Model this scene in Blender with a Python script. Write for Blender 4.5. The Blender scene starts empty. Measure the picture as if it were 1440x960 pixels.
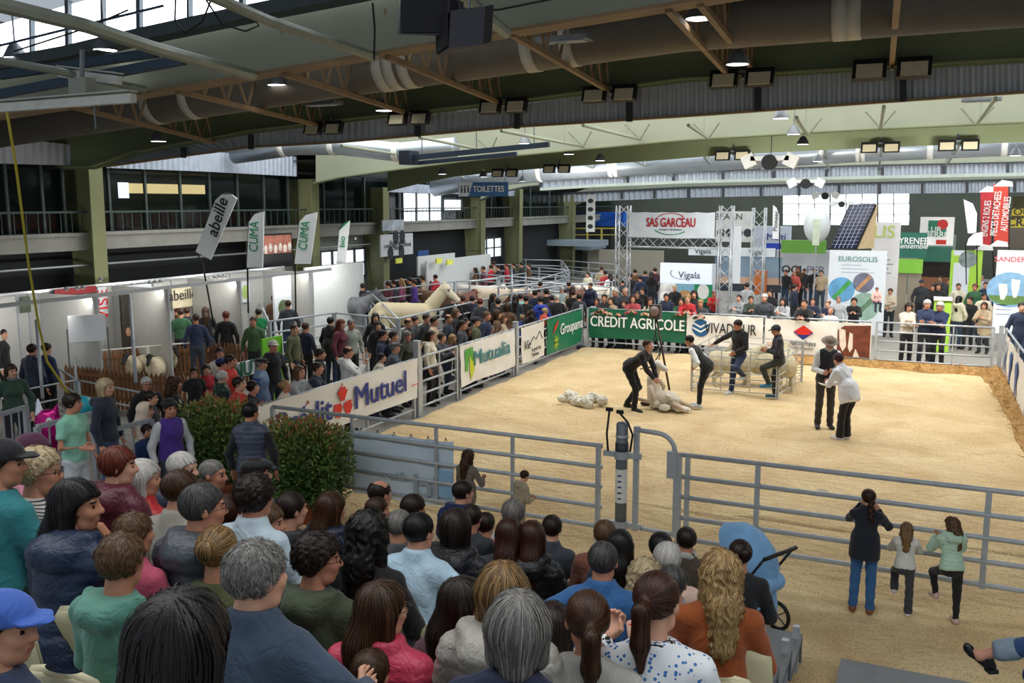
import bpy, math, random
import numpy as np
from mathutils import Vector, Matrix, Euler
R = math.radians
rnd = random.Random(7)
SC = bpy.context.scene
COL = SC.collection

# ---------------------------------------------------------------- camera, world, lights, exposure
CAM_Z = 4.5
FPX = 1300.0                                   # focal length in pixels of a 1440 wide frame
cam_d = bpy.data.cameras.new('camera'); cam = bpy.data.objects.new('camera', cam_d); COL.objects.link(cam)
cam.location = (0, 0, CAM_Z); cam.rotation_euler = (R(90 - 8.53), 0, R(23.95))
cam_d.lens = 36 * FPX / 1440; cam_d.sensor_width = 36; cam_d.clip_end = 300; cam_d.clip_start = .05
SC.camera = cam
SC.view_settings.view_transform = 'Standard'; SC.view_settings.look = 'None'
SC.view_settings.gamma = 1; SC.view_settings.use_curve_mapping = False
SC.view_settings.exposure = 0.5
try:
    SC.cycles.use_denoising = True; SC.cycles.max_bounces = 5; SC.cycles.diffuse_bounces = 3; SC.cycles.glossy_bounces = 2
    SC.cycles.transmission_bounces = 4; SC.cycles.transparent_max_bounces = 8; SC.cycles.sample_clamp_indirect = 5
except Exception: pass
W = bpy.data.worlds.new('overcast_sky'); SC.world = W; W.use_nodes = True
bg = W.node_tree.nodes['Background']; bg.inputs[0].default_value = (.80, .90, 1.0, 1); bg.inputs[1].default_value = .34

def area(name, loc, size, energy, rot=(0, 0, 0), col=(1, 1, 1)):
    l = bpy.data.lights.new(name, 'AREA'); l.shape = 'RECTANGLE'; l.size, l.size_y = size; l.energy = energy; l.color = col
    o = bpy.data.objects.new(name, l); COL.objects.link(o); o.location = loc; o.rotation_euler = [R(a) for a in rot]; return o
# daylight falling through the glazed roof bays
area('skylight_over_stand', (-3, 4.5, 9.6), (26, 6), 780, (14, 0, 0), (1, .985, .95))
area('skylight_over_arena', (-4, 21.3, 8.6), (30, 6.5), 1500, (0, 0, 0), (1, .985, .95))
area('skylight_over_pens', (-4, 34.2, 8.2), (34, 6), 1300, (0, 0, 0), (.95, .98, 1))
area('skylight_over_stands', (0, 46.0, 8.0), (44, 6), 1500, (0, 0, 0), (.93, .97, 1))
area('booth_lamps', (-16.62, 18.5, 2.38), (14, .12), 90, (0, -58, 90), (1, .97, .92)).rotation_euler = (R(75), 0, R(90))
for lx, ly, lz, le in ((1.5, 26.3, 5.1, 210), (-4, 26.3, 5.0, 170), (7, 28, 5.2, 200), (4, 40.5, 5.4, 160), (-12, 31, 5.2, 160)): area('projector_light', (lx, ly, lz), (1.2, .6), le, (56, 0, 0), (1, .98, .94))
area('skylight_at_end', (4, 57.5, 8.0), (50, 5), 1400, (0, 0, 0), (.93, .97, 1))

# ---------------------------------------------------------------- measuring: a picture point to a point in the hall
CR = Euler(cam.rotation_euler).to_matrix()
def ray(px, py): return (CR @ Vector(((px - 720) / FPX, (480 - py) / FPX, -1)))
CL = Vector((0, 0, CAM_Z))
def G(px, py, z=0.0):
    d = ray(px, py); t = (z - CAM_Z) / d.z; return CL + d * t
def PY(px, py, Y):
    d = ray(px, py); return CL + d * (Y / d.y)
def PX(px, py, X):
    d = ray(px, py); return CL + d * (X / d.x)
CRi = CR.transposed()
def proj(p):
    v = CRi @ (Vector(p) - CL); return (720 + FPX * v.x / -v.z, 480 - FPX * v.y / -v.z)

# ---------------------------------------------------------------- materials
def lin(h):
    if isinstance(h, str):
        h = h.lstrip('#'); v = [int(h[i:i + 2], 16) / 255 for i in (0, 2, 4)]
        return tuple(((x / 12.92) if x <= .04045 else ((x + .055) / 1.055) ** 2.4) for x in v)
    return tuple(h)
MC = {}
def mat(col, rough=.7, metal=0, var=.12, vs=6., bump=0., bs=60., sheen=0, kind='', emit=0, alpha=1, spec=.5):
    key = (col, rough, metal, var, vs, bump, bs, sheen, kind, emit, alpha)
    if key in MC: return MC[key]
    c = lin(col); m = bpy.data.materials.new('surface_' + str(col).strip('#')); m.use_nodes = True
    m.diffuse_color = (*c, 1)
    n = m.node_tree.nodes; L = m.node_tree.links; b = n['Principled BSDF']
    b.inputs['Base Color'].default_value = (*c, 1); b.inputs['Roughness'].default_value = rough; b.inputs['Metallic'].default_value = metal
    b.inputs['Specular IOR Level'].default_value = spec
    if sheen: b.inputs['Sheen Weight'].default_value = sheen
    if alpha < 1: b.inputs['Alpha'].default_value = alpha
    if emit:
        b.inputs['Emission Color'].default_value = (*c, 1); b.inputs['Emission Strength'].default_value = emit
    tc = n.new('ShaderNodeTexCoord')
    if var > 0:
        no = n.new('ShaderNodeTexNoise'); no.inputs['Scale'].default_value = vs; no.inputs['Detail'].default_value = 4
        L.new(tc.outputs['Object'], no.inputs['Vector'])
        mr = n.new('ShaderNodeMapRange'); mr.inputs[1].default_value = .25; mr.inputs[2].default_value = .75
        mr.inputs[3].default_value = 1 - var; mr.inputs[4].default_value = 1 + var
        L.new(no.outputs[0], mr.inputs[0])
        mx = n.new('ShaderNodeVectorMath'); mx.operation = 'SCALE'; mx.inputs[0].default_value = c
        L.new(mr.outputs[0], mx.inputs['Scale']); L.new(mx.outputs[0], b.inputs['Base Color'])
    if kind in ('floral', 'stripe'):
        v = n.new('ShaderNodeTexVoronoi' if kind == 'floral' else 'ShaderNodeTexWave'); v.inputs['Scale'].default_value = 44 if kind == 'floral' else 22
        if kind == 'stripe': v.bands_direction = 'Z'
        L.new(tc.outputs['Object'], v.inputs['Vector']); r = n.new('ShaderNodeValToRGB'); r.color_ramp.interpolation = 'CONSTANT'; r.color_ramp.elements[0].color = (*c, 1); r.color_ramp.elements[1].color = (.78, .8, .82, 1) if kind == 'floral' else (.03, .03, .04, 1); r.color_ramp.elements[1].position = .30 if kind == 'floral' else .72
        L.new(v.outputs['Distance' if kind == 'floral' else 'Fac'], r.inputs[0]); L.new(r.outputs[0], b.inputs['Base Color'])
    if bump:
        tx = None
        if kind == 'knit':
            tx = n.new('ShaderNodeTexWave'); tx.inputs['Scale'].default_value = bs; tx.inputs['Distortion'].default_value = 3
        elif kind == 'wrinkle':
            tx = n.new('ShaderNodeTexNoise'); tx.inputs['Scale'].default_value = bs; tx.inputs['Detail'].default_value = 3
            tx.inputs['Distortion'].default_value = 1.2
        else:
            tx = n.new('ShaderNodeTexNoise'); tx.inputs['Scale'].default_value = bs; tx.inputs['Detail'].default_value = 5
        L.new(tc.outputs['Object'], tx.inputs['Vector'])
        bp = n.new('ShaderNodeBump'); bp.inputs['Strength'].default_value = min(1, bump); bp.inputs['Distance'].default_value = .02 if kind != 'knit' else .01
        L.new(tx.outputs[0 if tx.bl_idname != 'ShaderNodeTexWave' else 1], bp.inputs['Height']); L.new(bp.outputs[0], b.inputs['Normal'])
    MC[key] = m; return m
def cloth(col, kind='cloth'):
    if kind == 'puffer': return mat(col, .42, var=.10, bump=.5, bs=22, kind='wrinkle', spec=.45)
    if kind == 'knit': return mat(col, .95, var=.12, bump=.9, bs=55, kind='knit', sheen=.3)
    if kind in ('floral', 'stripe'): return mat(col, .8, kind=kind)
    if kind == 'leather': return mat(col, .35, var=.1, bump=.35, bs=14, kind='wrinkle')
    return mat(col, .88, var=.12, vs=9, bump=.9, bs=9, kind='wrinkle', sheen=.15)
def skin(col='#c89478'): return mat(col, .55, var=.07, vs=18)
STEEL = mat('#b0b6bb', .42, .25, var=.12, vs=9)
STEELD = mat('#6d7378', .45, .25, var=.15, vs=9)
WHITE = mat('#e4e4e0', .6, var=.03); BLACK = mat('#141416', .6, var=.1); CHROME = mat('#b9bdc0', .3, .3, var=.05)
def sandm():
    m = bpy.data.materials.new('sand_floor'); m.use_nodes = True; n = m.node_tree.nodes; L = m.node_tree.links; b = n['Principled BSDF']
    b.inputs['Roughness'].default_value = .95; b.inputs['Specular IOR Level'].default_value = .15
    tc = n.new('ShaderNodeTexCoord')
    def noise(s, d=6, dist=0):
        t = n.new('ShaderNodeTexNoise'); t.inputs['Scale'].default_value = s; t.inputs['Detail'].default_value = d; t.inputs['Distortion'].default_value = dist
        L.new(tc.outputs['Object'], t.inputs['Vector']); return t
    a = noise(.9, 9, .8); r = n.new('ShaderNodeValToRGB'); r.color_ramp.elements[0].color = (*lin('#c9ac80'), 1); r.color_ramp.elements[1].color = (*lin('#e3cda2'), 1)
    r.color_ramp.elements[0].position = .25; r.color_ramp.elements[1].position = .72
    L.new(a.outputs[0], r.inputs[0])
    f = noise(45, 8); r2 = n.new('ShaderNodeValToRGB'); r2.color_ramp.elements[0].color = (.62, .58, .52, 1); r2.color_ramp.elements[1].color = (1.05, 1.03, 1, 1)
    r2.color_ramp.elements[0].position = .34; r2.color_ramp.elements[1].position = .52
    L.new(f.outputs[0], r2.inputs[0])
    mx = n.new('ShaderNodeMix'); mx.data_type = 'RGBA'; mx.blend_type = 'MULTIPLY'; mx.inputs[0].default_value = .8
    L.new(r.outputs[0], mx.inputs[6]); L.new(r2.outputs[0], mx.inputs[7])
    # bark bits and damp specks
    v = n.new('ShaderNodeTexVoronoi'); v.inputs['Scale'].default_value = 6.0; L.new(tc.outputs['Object'], v.inputs['Vector'])
    r3 = n.new('ShaderNodeValToRGB'); r3.color_ramp.elements[0].color = (1, 1, 1, 1); r3.color_ramp.elements[0].position = .03; r3.color_ramp.elements[1].color = (0, 0, 0, 1); r3.color_ramp.elements[1].position = .09
    L.new(v.outputs['Distance'], r3.inputs[0])
    g = noise(1.3, 4); gm = n.new('ShaderNodeMapRange'); gm.inputs[1].default_value = .44; gm.inputs[2].default_value = .6; L.new(g.outputs[0], gm.inputs[0])
    mm = n.new('ShaderNodeMath'); mm.operation = 'MULTIPLY'; L.new(r3.outputs[0], mm.inputs[0]); L.new(gm.outputs[0], mm.inputs[1])
    m2 = n.new('ShaderNodeMix'); m2.data_type = 'RGBA'; L.new(mm.outputs[0], m2.inputs[0]); L.new(mx.outputs[2], m2.inputs[6]); m2.inputs[7].default_value = (*lin('#8a6640'), 1)
    L.new(m2.outputs[2], b.inputs['Base Color'])
    mp = n.new('ShaderNodeMapping'); mp.inputs['Scale'].default_value = (1, 1.5, 1); mp.inputs['Rotation'].default_value = (0, 0, -.4); L.new(tc.outputs['Object'], mp.inputs[0])
    h = noise(4.5, 10, .3); L.new(mp.outputs[0], h.inputs['Vector']); bp = n.new('ShaderNodeBump'); bp.inputs['Strength'].default_value = .8; bp.inputs['Distance'].default_value = .09
    L.new(h.outputs[0], bp.inputs['Height']); L.new(bp.outputs[0], b.inputs['Normal'])
    return m
def hairm(c0, c1, rough=.42):
    key = ('hair', c0, c1)
    if key in MC: return MC[key]
    m = bpy.data.materials.new('hair_' + c0.strip('#')); m.use_nodes = True; n = m.node_tree.nodes; L = m.node_tree.links; b = n['Principled BSDF']
    b.inputs['Roughness'].default_value = rough; b.inputs['Specular IOR Level'].default_value = .35
    at = n.new('ShaderNodeAttribute'); at.attribute_name = 'strand'
    mx = n.new('ShaderNodeMix'); mx.data_type = 'RGBA'; mx.inputs[6].default_value = (*lin(c0), 1); mx.inputs[7].default_value = (*lin(c1), 1)
    L.new(at.outputs['Fac'], mx.inputs[0]); L.new(mx.outputs[2], b.inputs['Base Color'])
    tc = n.new('ShaderNodeTexCoord'); mp = n.new('ShaderNodeMapping'); mp.inputs['Scale'].default_value = (1, 1, .12); L.new(tc.outputs['Object'], mp.inputs[0])
    no = n.new('ShaderNodeTexNoise'); no.inputs['Scale'].default_value = 160; L.new(mp.outputs[0], no.inputs['Vector'])
    bp = n.new('ShaderNodeBump'); bp.inputs['Strength'].default_value = .5; bp.inputs['Distance'].default_value = .004
    L.new(no.outputs[0], bp.inputs['Height']); L.new(bp.outputs[0], b.inputs['Normal'])
    MC[key] = m; return m

# ---------------------------------------------------------------- mesh helpers
def link(o, parent=None):
    COL.objects.link(o)
    if parent is not None: o.parent = parent
    return o
class MB:
    def __init__(s): s.v = []; s.f = []; s.m = []; s.cur = 0
    def mesh(s, name, mats=(), smooth=False):
        me = bpy.data.meshes.new(name); me.from_pydata([tuple(p) for p in s.v], [], s.f)
        for m in mats: me.materials.append(m)
        if len(mats) > 1: me.polygons.foreach_set('material_index', s.m)
        if smooth: me.polygons.foreach_set('use_smooth', [True] * len(s.f))
        me.update(); return me
    def build(s, name, mats, parent=None, smooth=False, **tags):
        if not isinstance(mats, (list, tuple)): mats = [mats]
        o = bpy.data.objects.new(name, s.mesh(name, mats, smooth)); link(o, parent)
        for k, v in tags.items(): o[k] = v
        return o
    def face(s, *idx): s.f.append(idx); s.m.append(s.cur)
    def add(s, vs, fs):
        b = len(s.v); s.v += [Vector(p) for p in vs]
        for f in fs: s.f.append(tuple(b + i for i in f)); s.m.append(s.cur)
        return s
    def box(s, c, d, rz=0, M=None):
        x, y, z = [q / 2 for q in d]; vs = [Vector((i * x, j * y, k * z)) for k in (-1, 1) for j in (-1, 1) for i in (-1, 1)]
        A = M if M is not None else Matrix.Rotation(rz, 3, 'Z')
        return s.add([A @ v + Vector(c) for v in vs], [(0, 2, 3, 1), (4, 5, 7, 6), (0, 1, 5, 4), (2, 6, 7, 3), (0, 4, 6, 2), (1, 3, 7, 5)])
    def bar(s, a, b, w, h=None, up=(0, 0, 1)):
        a = Vector(a); b = Vector(b); h = h or w; t = (b - a).normalized(); u = Vector(up)
        if abs(t.dot(u)) > .98: u = Vector((0, 1, 0))
        sd = t.cross(u).normalized(); u = sd.cross(t).normalized(); vs = []
        for p in (a, b):
            for i, j in ((-1, -1), (1, -1), (1, 1), (-1, 1)): vs.append(p + sd * (i * w / 2) + u * (j * h / 2))
        return s.add(vs, [(3, 2, 1, 0), (4, 5, 6, 7), (0, 1, 5, 4), (1, 2, 6, 5), (2, 3, 7, 6), (3, 0, 4, 7)])
    def tube(s, pts, r, n=8, cap=True, closed=False):
        pts = [Vector(p) for p in pts]; k = len(pts); rs = r if isinstance(r, (list, tuple)) else [r] * k; b = len(s.v); u = None
        for i, p in enumerate(pts):
            if closed: t = pts[(i + 1) % k] - pts[i - 1]
            else: t = pts[min(i + 1, k - 1)] - pts[max(i - 1, 0)]
            t.normalize()
            if u is None:
                u = Vector((0, 0, 1)) if abs(t.z) < .9 else Vector((0, 1, 0))
            u = (u - t * u.dot(t)).normalized(); w = t.cross(u)
            for q in range(n):
                a = 2 * math.pi * q / n; s.v.append(p + (u * math.cos(a) + w * math.sin(a)) * rs[i])
        for i in range(k if closed else k - 1):
            i2 = (i + 1) % k
            for q in range(n):
                s.face(b + i * n + q, b + i * n + (q + 1) % n, b + i2 * n + (q + 1) % n, b + i2 * n + q)
        if cap and not closed:
            s.face(*[b + q for q in range(n)][::-1]); s.face(*[b + (k - 1) * n + q for q in range(n)])
        return s
    def lathe(s, prof, c=(0, 0, 0), n=16, M=None, cap=True):
        b = len(s.v); c = Vector(c); k = len(prof)
        for r, z in prof:
            for q in range(n):
                a = 2 * math.pi * q / n; v = Vector((r * math.cos(a), r * math.sin(a), z)); s.v.append((M @ v if M else v) + c)
        for i in range(k - 1):
            for q in range(n): s.face(b + i * n + q, b + i * n + (q + 1) % n, b + (i + 1) * n + (q + 1) % n, b + (i + 1) * n + q)
        if cap: s.face(*[b + q for q in range(n)][::-1]); s.face(*[b + (k - 1) * n + q for q in range(n)])
        return s
    def prism(s, poly, thick):                    # planar 3-D polygon given thickness along a vector
        t = Vector(thick); n = len(poly); p = [Vector(q) for q in poly]
        return s.add(p + [q + t for q in p], [tuple(range(n))[::-1], tuple(range(n, 2 * n))] + [(i, (i + 1) % n, (i + 1) % n + n, i + n) for i in range(n)])
    def ball(s, c, r, n=12, k=8):
        rr = r if isinstance(r, (tuple, list)) else (r, r, r); c = Vector(c); b = len(s.v)
        for i in range(k + 1):
            a = math.pi * i / k
            for q in range(n):
                o = 2 * math.pi * q / n; s.v.append(c + Vector((rr[0] * math.sin(a) * math.cos(o), rr[1] * math.sin(a) * math.sin(o), rr[2] * math.cos(a))))
        for i in range(k):
            for q in range(n): s.face(b + i * n + q, b + (i + 1) * n + q, b + (i + 1) * n + (q + 1) % n, b + i * n + (q + 1) % n)
        return s
    def grid(s, P):                                # rows of points
        b = len(s.v); h = len(P); w = len(P[0])
        for row in P: s.v += [Vector(p) for p in row]
        for i in range(h - 1):
            for j in range(w - 1): s.face(b + i * w + j, b + i * w + j + 1, b + (i + 1) * w + j + 1, b + (i + 1) * w + j)
        return s
LABELS = {}
def thing(name, label, cat, loc=(0, 0, 0), rz=0, group=None, scale=1):
    o = bpy.data.objects.new(name, None); o.empty_display_size = .1; link(o)
    o.location = loc; o.rotation_euler = (0, 0, rz); o.scale = (scale,) * 3
    return tag(o, label, cat, group)
def tag(o, label, cat, group=None):
    w = label.split()
    if len(w) > 16: print('LONG LABEL', len(w), label)
    if label in LABELS and not group: print('DUP LABEL', label)
    LABELS[label] = LABELS.get(label, 0) + 1
    o['label'] = label; o['category'] = cat
    if group: o['group'] = group
    return o
def struct(o): o['kind'] = 'structure'; return o
def stuff(o): o['kind'] = 'stuff'; return o
FB = {}
def text(s, size, m, parent, loc, rot=(0, 0, 0), bold=0.0, shear=0, align='CENTER', ext=.003, sx=1.0, name='lettering', sp=1.0, lsp=1.0, fit=None):
    c = bpy.data.curves.new(name, 'FONT'); c.body = s; c.size = size; c.extrude = ext; c.shear = shear
    c.align_x = align; c.align_y = 'CENTER'; c.space_character = sp; c.resolution_u = 3; c.space_line = lsp
    c.materials.append(m); o = bpy.data.objects.new(name, c); link(o, parent); o.location = loc; o.rotation_euler = rot; o.scale = (sx, 1, 1)
    if bold: o['bold'] = min(bold, .02) * size * 1.3
    if fit: o['fit'] = fit
    return o
def copytree(o, parent=None):
    c = o.copy(); COL.objects.link(c); c.parent = parent
    for ch in o.children: copytree(ch, c)
    return c
ORD = ['first', 'second', 'third', 'fourth', 'fifth', 'sixth', 'seventh', 'eighth', 'ninth', 'tenth', 'eleventh', 'twelfth', 'thirteenth', 'fourteenth', 'fifteenth', 'sixteenth', 'seventeenth', 'eighteenth', 'nineteenth', 'twentieth', '21st', '22nd', '23rd', '24th', '25th', '26th', '27th', '28th', '29th', '30th']
# ---------------------------------------------------------------- the hall: floor, walls, roof
GREEN = mat('#939884', .6, var=.06, vs=1.2, bump=.05, bs=3); GREEND = mat('#76805c', .65, var=.08, vs=1.5)
SOFF = mat('#3b3a30', .85, var=.12, vs=.7); RUST = mat('#8b7455', .7, var=.2, vs=3)
CORR = mat('#b2b6bb', .5, .2, var=.07, vs=2); DARKW = mat('#1d1f23', .8, var=.1, vs=1)
CONC = mat('#8d8880', .85, var=.12, vs=.9, bump=.2, bs=12)
XW = -19.0
f = MB().box((0, 32, -.06), (90, 84, .1)).build('floor', CONC); struct(f)
sand = MB()
NX, NY = 96, 110
def hgt(x, y): return .03 * math.sin(1.7 * x + .6 * math.sin(y)) * math.sin(1.3 * y + 1) + .018 * math.sin(4.1 * x - 2.7 * y) + .012 * math.sin(7.3 * y + 3.1 * x)
rows = []
for j in range(NY + 1):
    y = 8.3 + (27.0 - 8.3) * j / NY; row = []
    for i in range(NX + 1):
        x0 = -9.5 if y > 11.1 else -9.0
        x1 = 2.6 if y > 13 else 7
        x = x0 + (x1 - x0) * i / NX; row.append((x, y, .035 + hgt(x, y) * .8))
    rows.append(row)
sand.grid(rows); sobj = sand.build('ground_sand', sandm(), smooth=True); struct(sobj)

def strip(name, Y, lo, hi, thick, m):
    """vertical plate in the plane Y; lo and hi are picture points of its lower and upper edge"""
    a = [PY(x, y, Y) for x, y in lo]; b = [PY(x, y, Y) for x, y in hi]; mb = MB(); n = len(a)
    for i in range(n - 1):
        q = [a[i], a[i + 1], b[i + 1], b[i]]; mb.prism(q, (0, thick, 0))
    return struct(mb.build(name, m))
def edge(name, Y, pts, w, h, m):
    mb = MB(); p = [PY(x, y, Y) for x, y in pts]
    for i in range(len(p) - 1): mb.bar(p[i] + Vector((0, 0, h / 2)), p[i + 1] + Vector((0, 0, h / 2)), w, h)
    return struct(mb.build(name, m))
def off(pts, d): return [(x, y + d) for x, y in pts]
YA1, YB1, YA2, YB2, YA3, YB3, YA4 = 10.3, 16.7, 25.5, 30.0, 38.4, 41.9, 52.0
A1 = [(-160, 190), (190, 138), (560, 75), (940, 13), (1160, -24)]
A1t = [(-160, 92), (190, 40), (560, -16), (940, -84), (1160, -122)]
strip('ceiling_girder', YA1, A1, A1t, .06, GREEN); edge('ceiling_girder_flange', YA1, A1, .34, .035, RUST)
B1 = [(-70, 240), (0, 239), (133, 238), (187, 219), (243, 208), (353, 188), (480, 173), (720, 147), (960, 116), (1200, 101), (1460, 87), (1700, 72)]
B1t = [(-70, 140), (0, 138), (133, 130), (187, 120), (243, 112), (353, 100), (480, 86), (720, 60), (960, 30), (1200, 6), (1460, -12), (1700, -30)]
strip('ceiling_girder', YB1, B1, B1t, .06, GREEND); edge('ceiling_girder_flange', YB1, off(B1, -3), .3, .03, GREEND)
A2 = [(444, 258), (480, 250), (560, 239), (640, 229), (720, 220), (960, 198), (1200, 184), (1460, 172), (1700, 160)]
A2t = [(444, 200), (480, 195), (560, 186), (640, 178), (720, 168), (960, 146), (1200, 130), (1460, 112), (1700, 98)]
strip('ceiling_girder', YA2, A2, A2t, .06, GREEN); edge('ceiling_girder_flange', YA2, A2, .3, .03, GREEND)
B2 = [(545, 269), (590, 258), (640, 248), (710, 241), (783, 235), (930, 225), (1030, 217), (1240, 207), (1460, 199), (1700, 190)]
strip('ceiling_girder', YB2, B2, off(B2, -34), .06, GREEND)
A3 = [(676, 282), (700, 272), (740, 263), (820, 256), (960, 243), (1200, 235), (1460, 228), (1700, 221)]
strip('ceiling_girder', YA3, A3, off(A3, -30), .06, GREEN); edge('ceiling_girder_flange', YA3, A3, .3, .04, mat('#3c4238', .7))
A4 = [(800, 292), (840, 277), (960, 263), (1200, 257), (1460, 250), (1700, 243)]
strip('ceiling_girder', YA4, A4, off(A4, -18), .06, GREEN)
def corrugated(name, Y, lo, hi, pitch=.16, dep=.05, m=CORR, plane='Y'):
    f_ = PY if plane == 'Y' else PX
    a = [f_(x, y, Y) for x, y in lo]; b = [f_(x, y, Y) for x, y in hi]; mb = MB(); ra = []; rb = []; k = 0
    for i in range(len(a) - 1):
        L = (a[i + 1] - a[i]).length; n = max(2, int(L / pitch) * 4)
        for j in range(n):
            t = j / n; d = dep * (0, 0, 1, 1)[k % 4]; k += 1
            o = Vector((0, -d, 0)) if plane == 'Y' else Vector((d, 0, 0))
            ra.append(a[i].lerp(a[i + 1], t) + o); rb.append(b[i].lerp(b[i + 1], t) + o)
    mb.grid([ra, rb]); return struct(mb.build(name, m))
C1l = [(150, 235), (283, 217), (353, 208), (480, 201), (720, 180), (960, 165), (1200, 148), (1460, 130), (1700, 116)]
C1h = [(150, 226), (243, 208), (353, 188), (480, 174), (720, 148), (960, 116), (1200, 101), (1460, 87), (1700, 72)]
corrugated('ceiling_cladding', YB1 + .12, C1l, C1h); edge('ceiling_cladding_trim', YB1 + .1, C1l, .12, .04, RUST)
# uprights of the cladding
mb = MB()
for x, y0, y1 in ((258, 207, 222), (353, 189, 210), (588, 163, 192), (727, 147, 181), (885, 128, 171), (1066, 108, 156), (1270, 97, 143)):
    mb.bar(PY(x, y0, YB1 - .02), PY(x, y1, YB1 - .02), .1, .08)
struct(mb.build('ceiling_cladding_upright', mat('#2e3032', .7)))
C3l = [(760, 268), (840, 263), (960, 258), (1200, 252), (1460, 247), (1700, 241)]
C3h = [(760, 254), (840, 250), (960, 243), (1200, 234), (1460, 229), (1700, 223)]
corrugated('ceiling_cladding', YA3 - .25, C3l, C3h, .3, .07, mat('#9da4ad', .5, .1)); edge('ceiling_cladding_trim', YA3 - .35, C3l, .12, .12, mat('#a6b0a6', .5)); edge('ceiling_cladding_trim', YA3 - .35, C3h, .12, .05, mat('#2c2f33', .6))
C4l = [(740, 286), (860, 282), (960, 278), (1200, 273), (1460, 270), (1700, 266)]
C4h = [(740, 276), (860, 270), (960, 265), (1200, 259), (1460, 254), (1700, 250)]
corrugated('ceiling_cladding', YA4 - .3, C4l, C4h, .3, .07, mat('#9da4ad', .5, .1)); edge('ceiling_cladding_trim', YA4 - .4, C4h, .12, .1, mat('#2c2f33', .6))
mb = MB()
for x in (760, 883, 947, 1017, 1088, 1162, 1241, 1327, 1417): mb.bar(PY(x, 244 - (x - 960) * .03, YA3 - .36), PY(x, 258 - (x - 960) * .024, YA3 - .36), .1, .06)
for x in (874, 920, 968, 1017, 1070, 1124, 1180, 1237, 1297, 1360, 1427): mb.bar(PY(x, 265 - (x - 960) * .024, YA4 - .42), PY(x, 278 - (x - 960) * .018, YA4 - .42), .12, .06)
struct(mb.build('ceiling_cladding_upright', mat('#2c2f33', .6)))
# dark roof decks over the low bays and above the stand
def deck(Y0, Y1, p0, p1, dz, m=SOFF, name='ceiling_deck'):
    a = [PY(x, y, Y0) + Vector((0, 0, dz)) for x, y in p0]; b = [PY(x, y, Y1) + Vector((0, 0, dz)) for x, y in p1]
    n = 14
    def res(q):
        xs = np.linspace(-26, 26, n); qx = [p.x for p in q]; qz = [p.z for p in q]; return [(x, q[0].y, float(np.interp(x, qx, qz))) for x in xs]
    mb = MB(); A = res(a); B = res(b); mb.grid([A, B]); mb.grid([[(p[0], p[1], p[2] + .2) for p in A], [(p[0], p[1], p[2] + .2) for p in B]][::-1]); return struct(mb.build(name, m))
deck(YA1, YB1, A1, B1, 1.15); deck(YA2, YB2, A2, B2, .72); deck(YA3, YB3, A3, off(A3, 8), .8); deck(YA4, 55.2, A4, C4h, .8)
# near roof with ribbed deck and clerestory glazing above the first girder
mb = MB(); ys = np.linspace(5.2, 10.0, 61)
pr = []
for k, y in enumerate(ys): pr.append([(-22, y, 7.35 + .06 * (k % 2) - .02 * (10 - y)), (-6.4, y, 8.1 + .06 * (k % 2)), (4, y, 8.5 + .06 * (k % 2)), (14, y, 8.5)])
mb.grid(pr); struct(mb.build('ceiling', mat('#5b6266', .7, var=.1)))
gl0 = [(-160, 104), (0, 84), (100, 67), (200, 44), (345, 14), (480, -12), (640, -44)]
gl1 = [(-160, 60), (0, 34), (100, 6), (200, -22), (345, -50), (480, -80), (640, -110)]
skyl = mat('#f4f8ff', .5, var=0, emit=3.2)
win = thing('window_1', 'band of bright clerestory glazing above the nearest roof girder', 'window'); del win['category'], win['label']; struct(win)
a = [PY(x, y, YA1 - .1) for x, y in gl0]; b = [PY(x, y, YA1 - .1) for x, y in gl1]
for i in range(len(a) - 1):
    for j in range(2):
        t0, t1 = j / 2 + .01, (j + 1) / 2 - .01
        mb = MB().prism([a[i].lerp(a[i + 1], t0), a[i].lerp(a[i + 1], t1), b[i].lerp(b[i + 1], t1), b[i].lerp(b[i + 1], t0)], (0, .03, 0)); mb.build('pane', skyl, win)
        MB().bar(a[i].lerp(a[i + 1], t1) + Vector((0, -.03, -.05)), b[i].lerp(b[i + 1], t1) + Vector((0, -.03, .05)), .07 if j else .035, .08).build('mullion', mat('#566066', .6), win)
edge('ceiling_gutter', YA1 - .25, [(x, y + 16) for x, y in gl0], .3, .16, mat('#4a5256', .6))

# ---- columns of the left wall
def column(xr, wpx, ytop, idx):
    p = PX(xr, 330, XW); Y = p.y; dep = (CRi @ (p - CL)).z * -1; w = wpx * dep / FPX
    top = PY(xr, ytop, Y).z + .15
    mb = MB()
    mb.prism([(XW - w * .72, Y, 0), (XW, Y, 0), (XW + .05, Y, top), (XW - w * 1.05, Y, top)], (0, .06, 0))
    mb.bar((XW, Y + .03, 0), (XW + .05, Y + .03, top), .05, .42, up=(0, 1, 0)); mb.bar((XW - w * .72, Y + .03, 0), (XW - w * 1.05, Y + .03, top), .04, .3, up=(0, 1, 0))
    mb.bar((XW - w * .8, Y - .02, 2.3), (XW, Y - .02, 2.3), .03, .05)
    struct(mb.build('wall_left_column', GREENC)); return Y
GREENC = mat('#777a55', .65, var=.08, vs=1.3)
for i, (xr, w, yt) in enumerate(((136, 46, 238), (442, 36, 258), (541, 32, 269), (678, 27, 282), (731, 24, 270), (806, 22, 279))): column(xr, w, yt, i)
struct(MB().box((XW - .9, 36, 7.0), (.1, 62, 3.3)).build('wall_left_upper', mat('#2b2e2b', .8, var=.1)))
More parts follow.
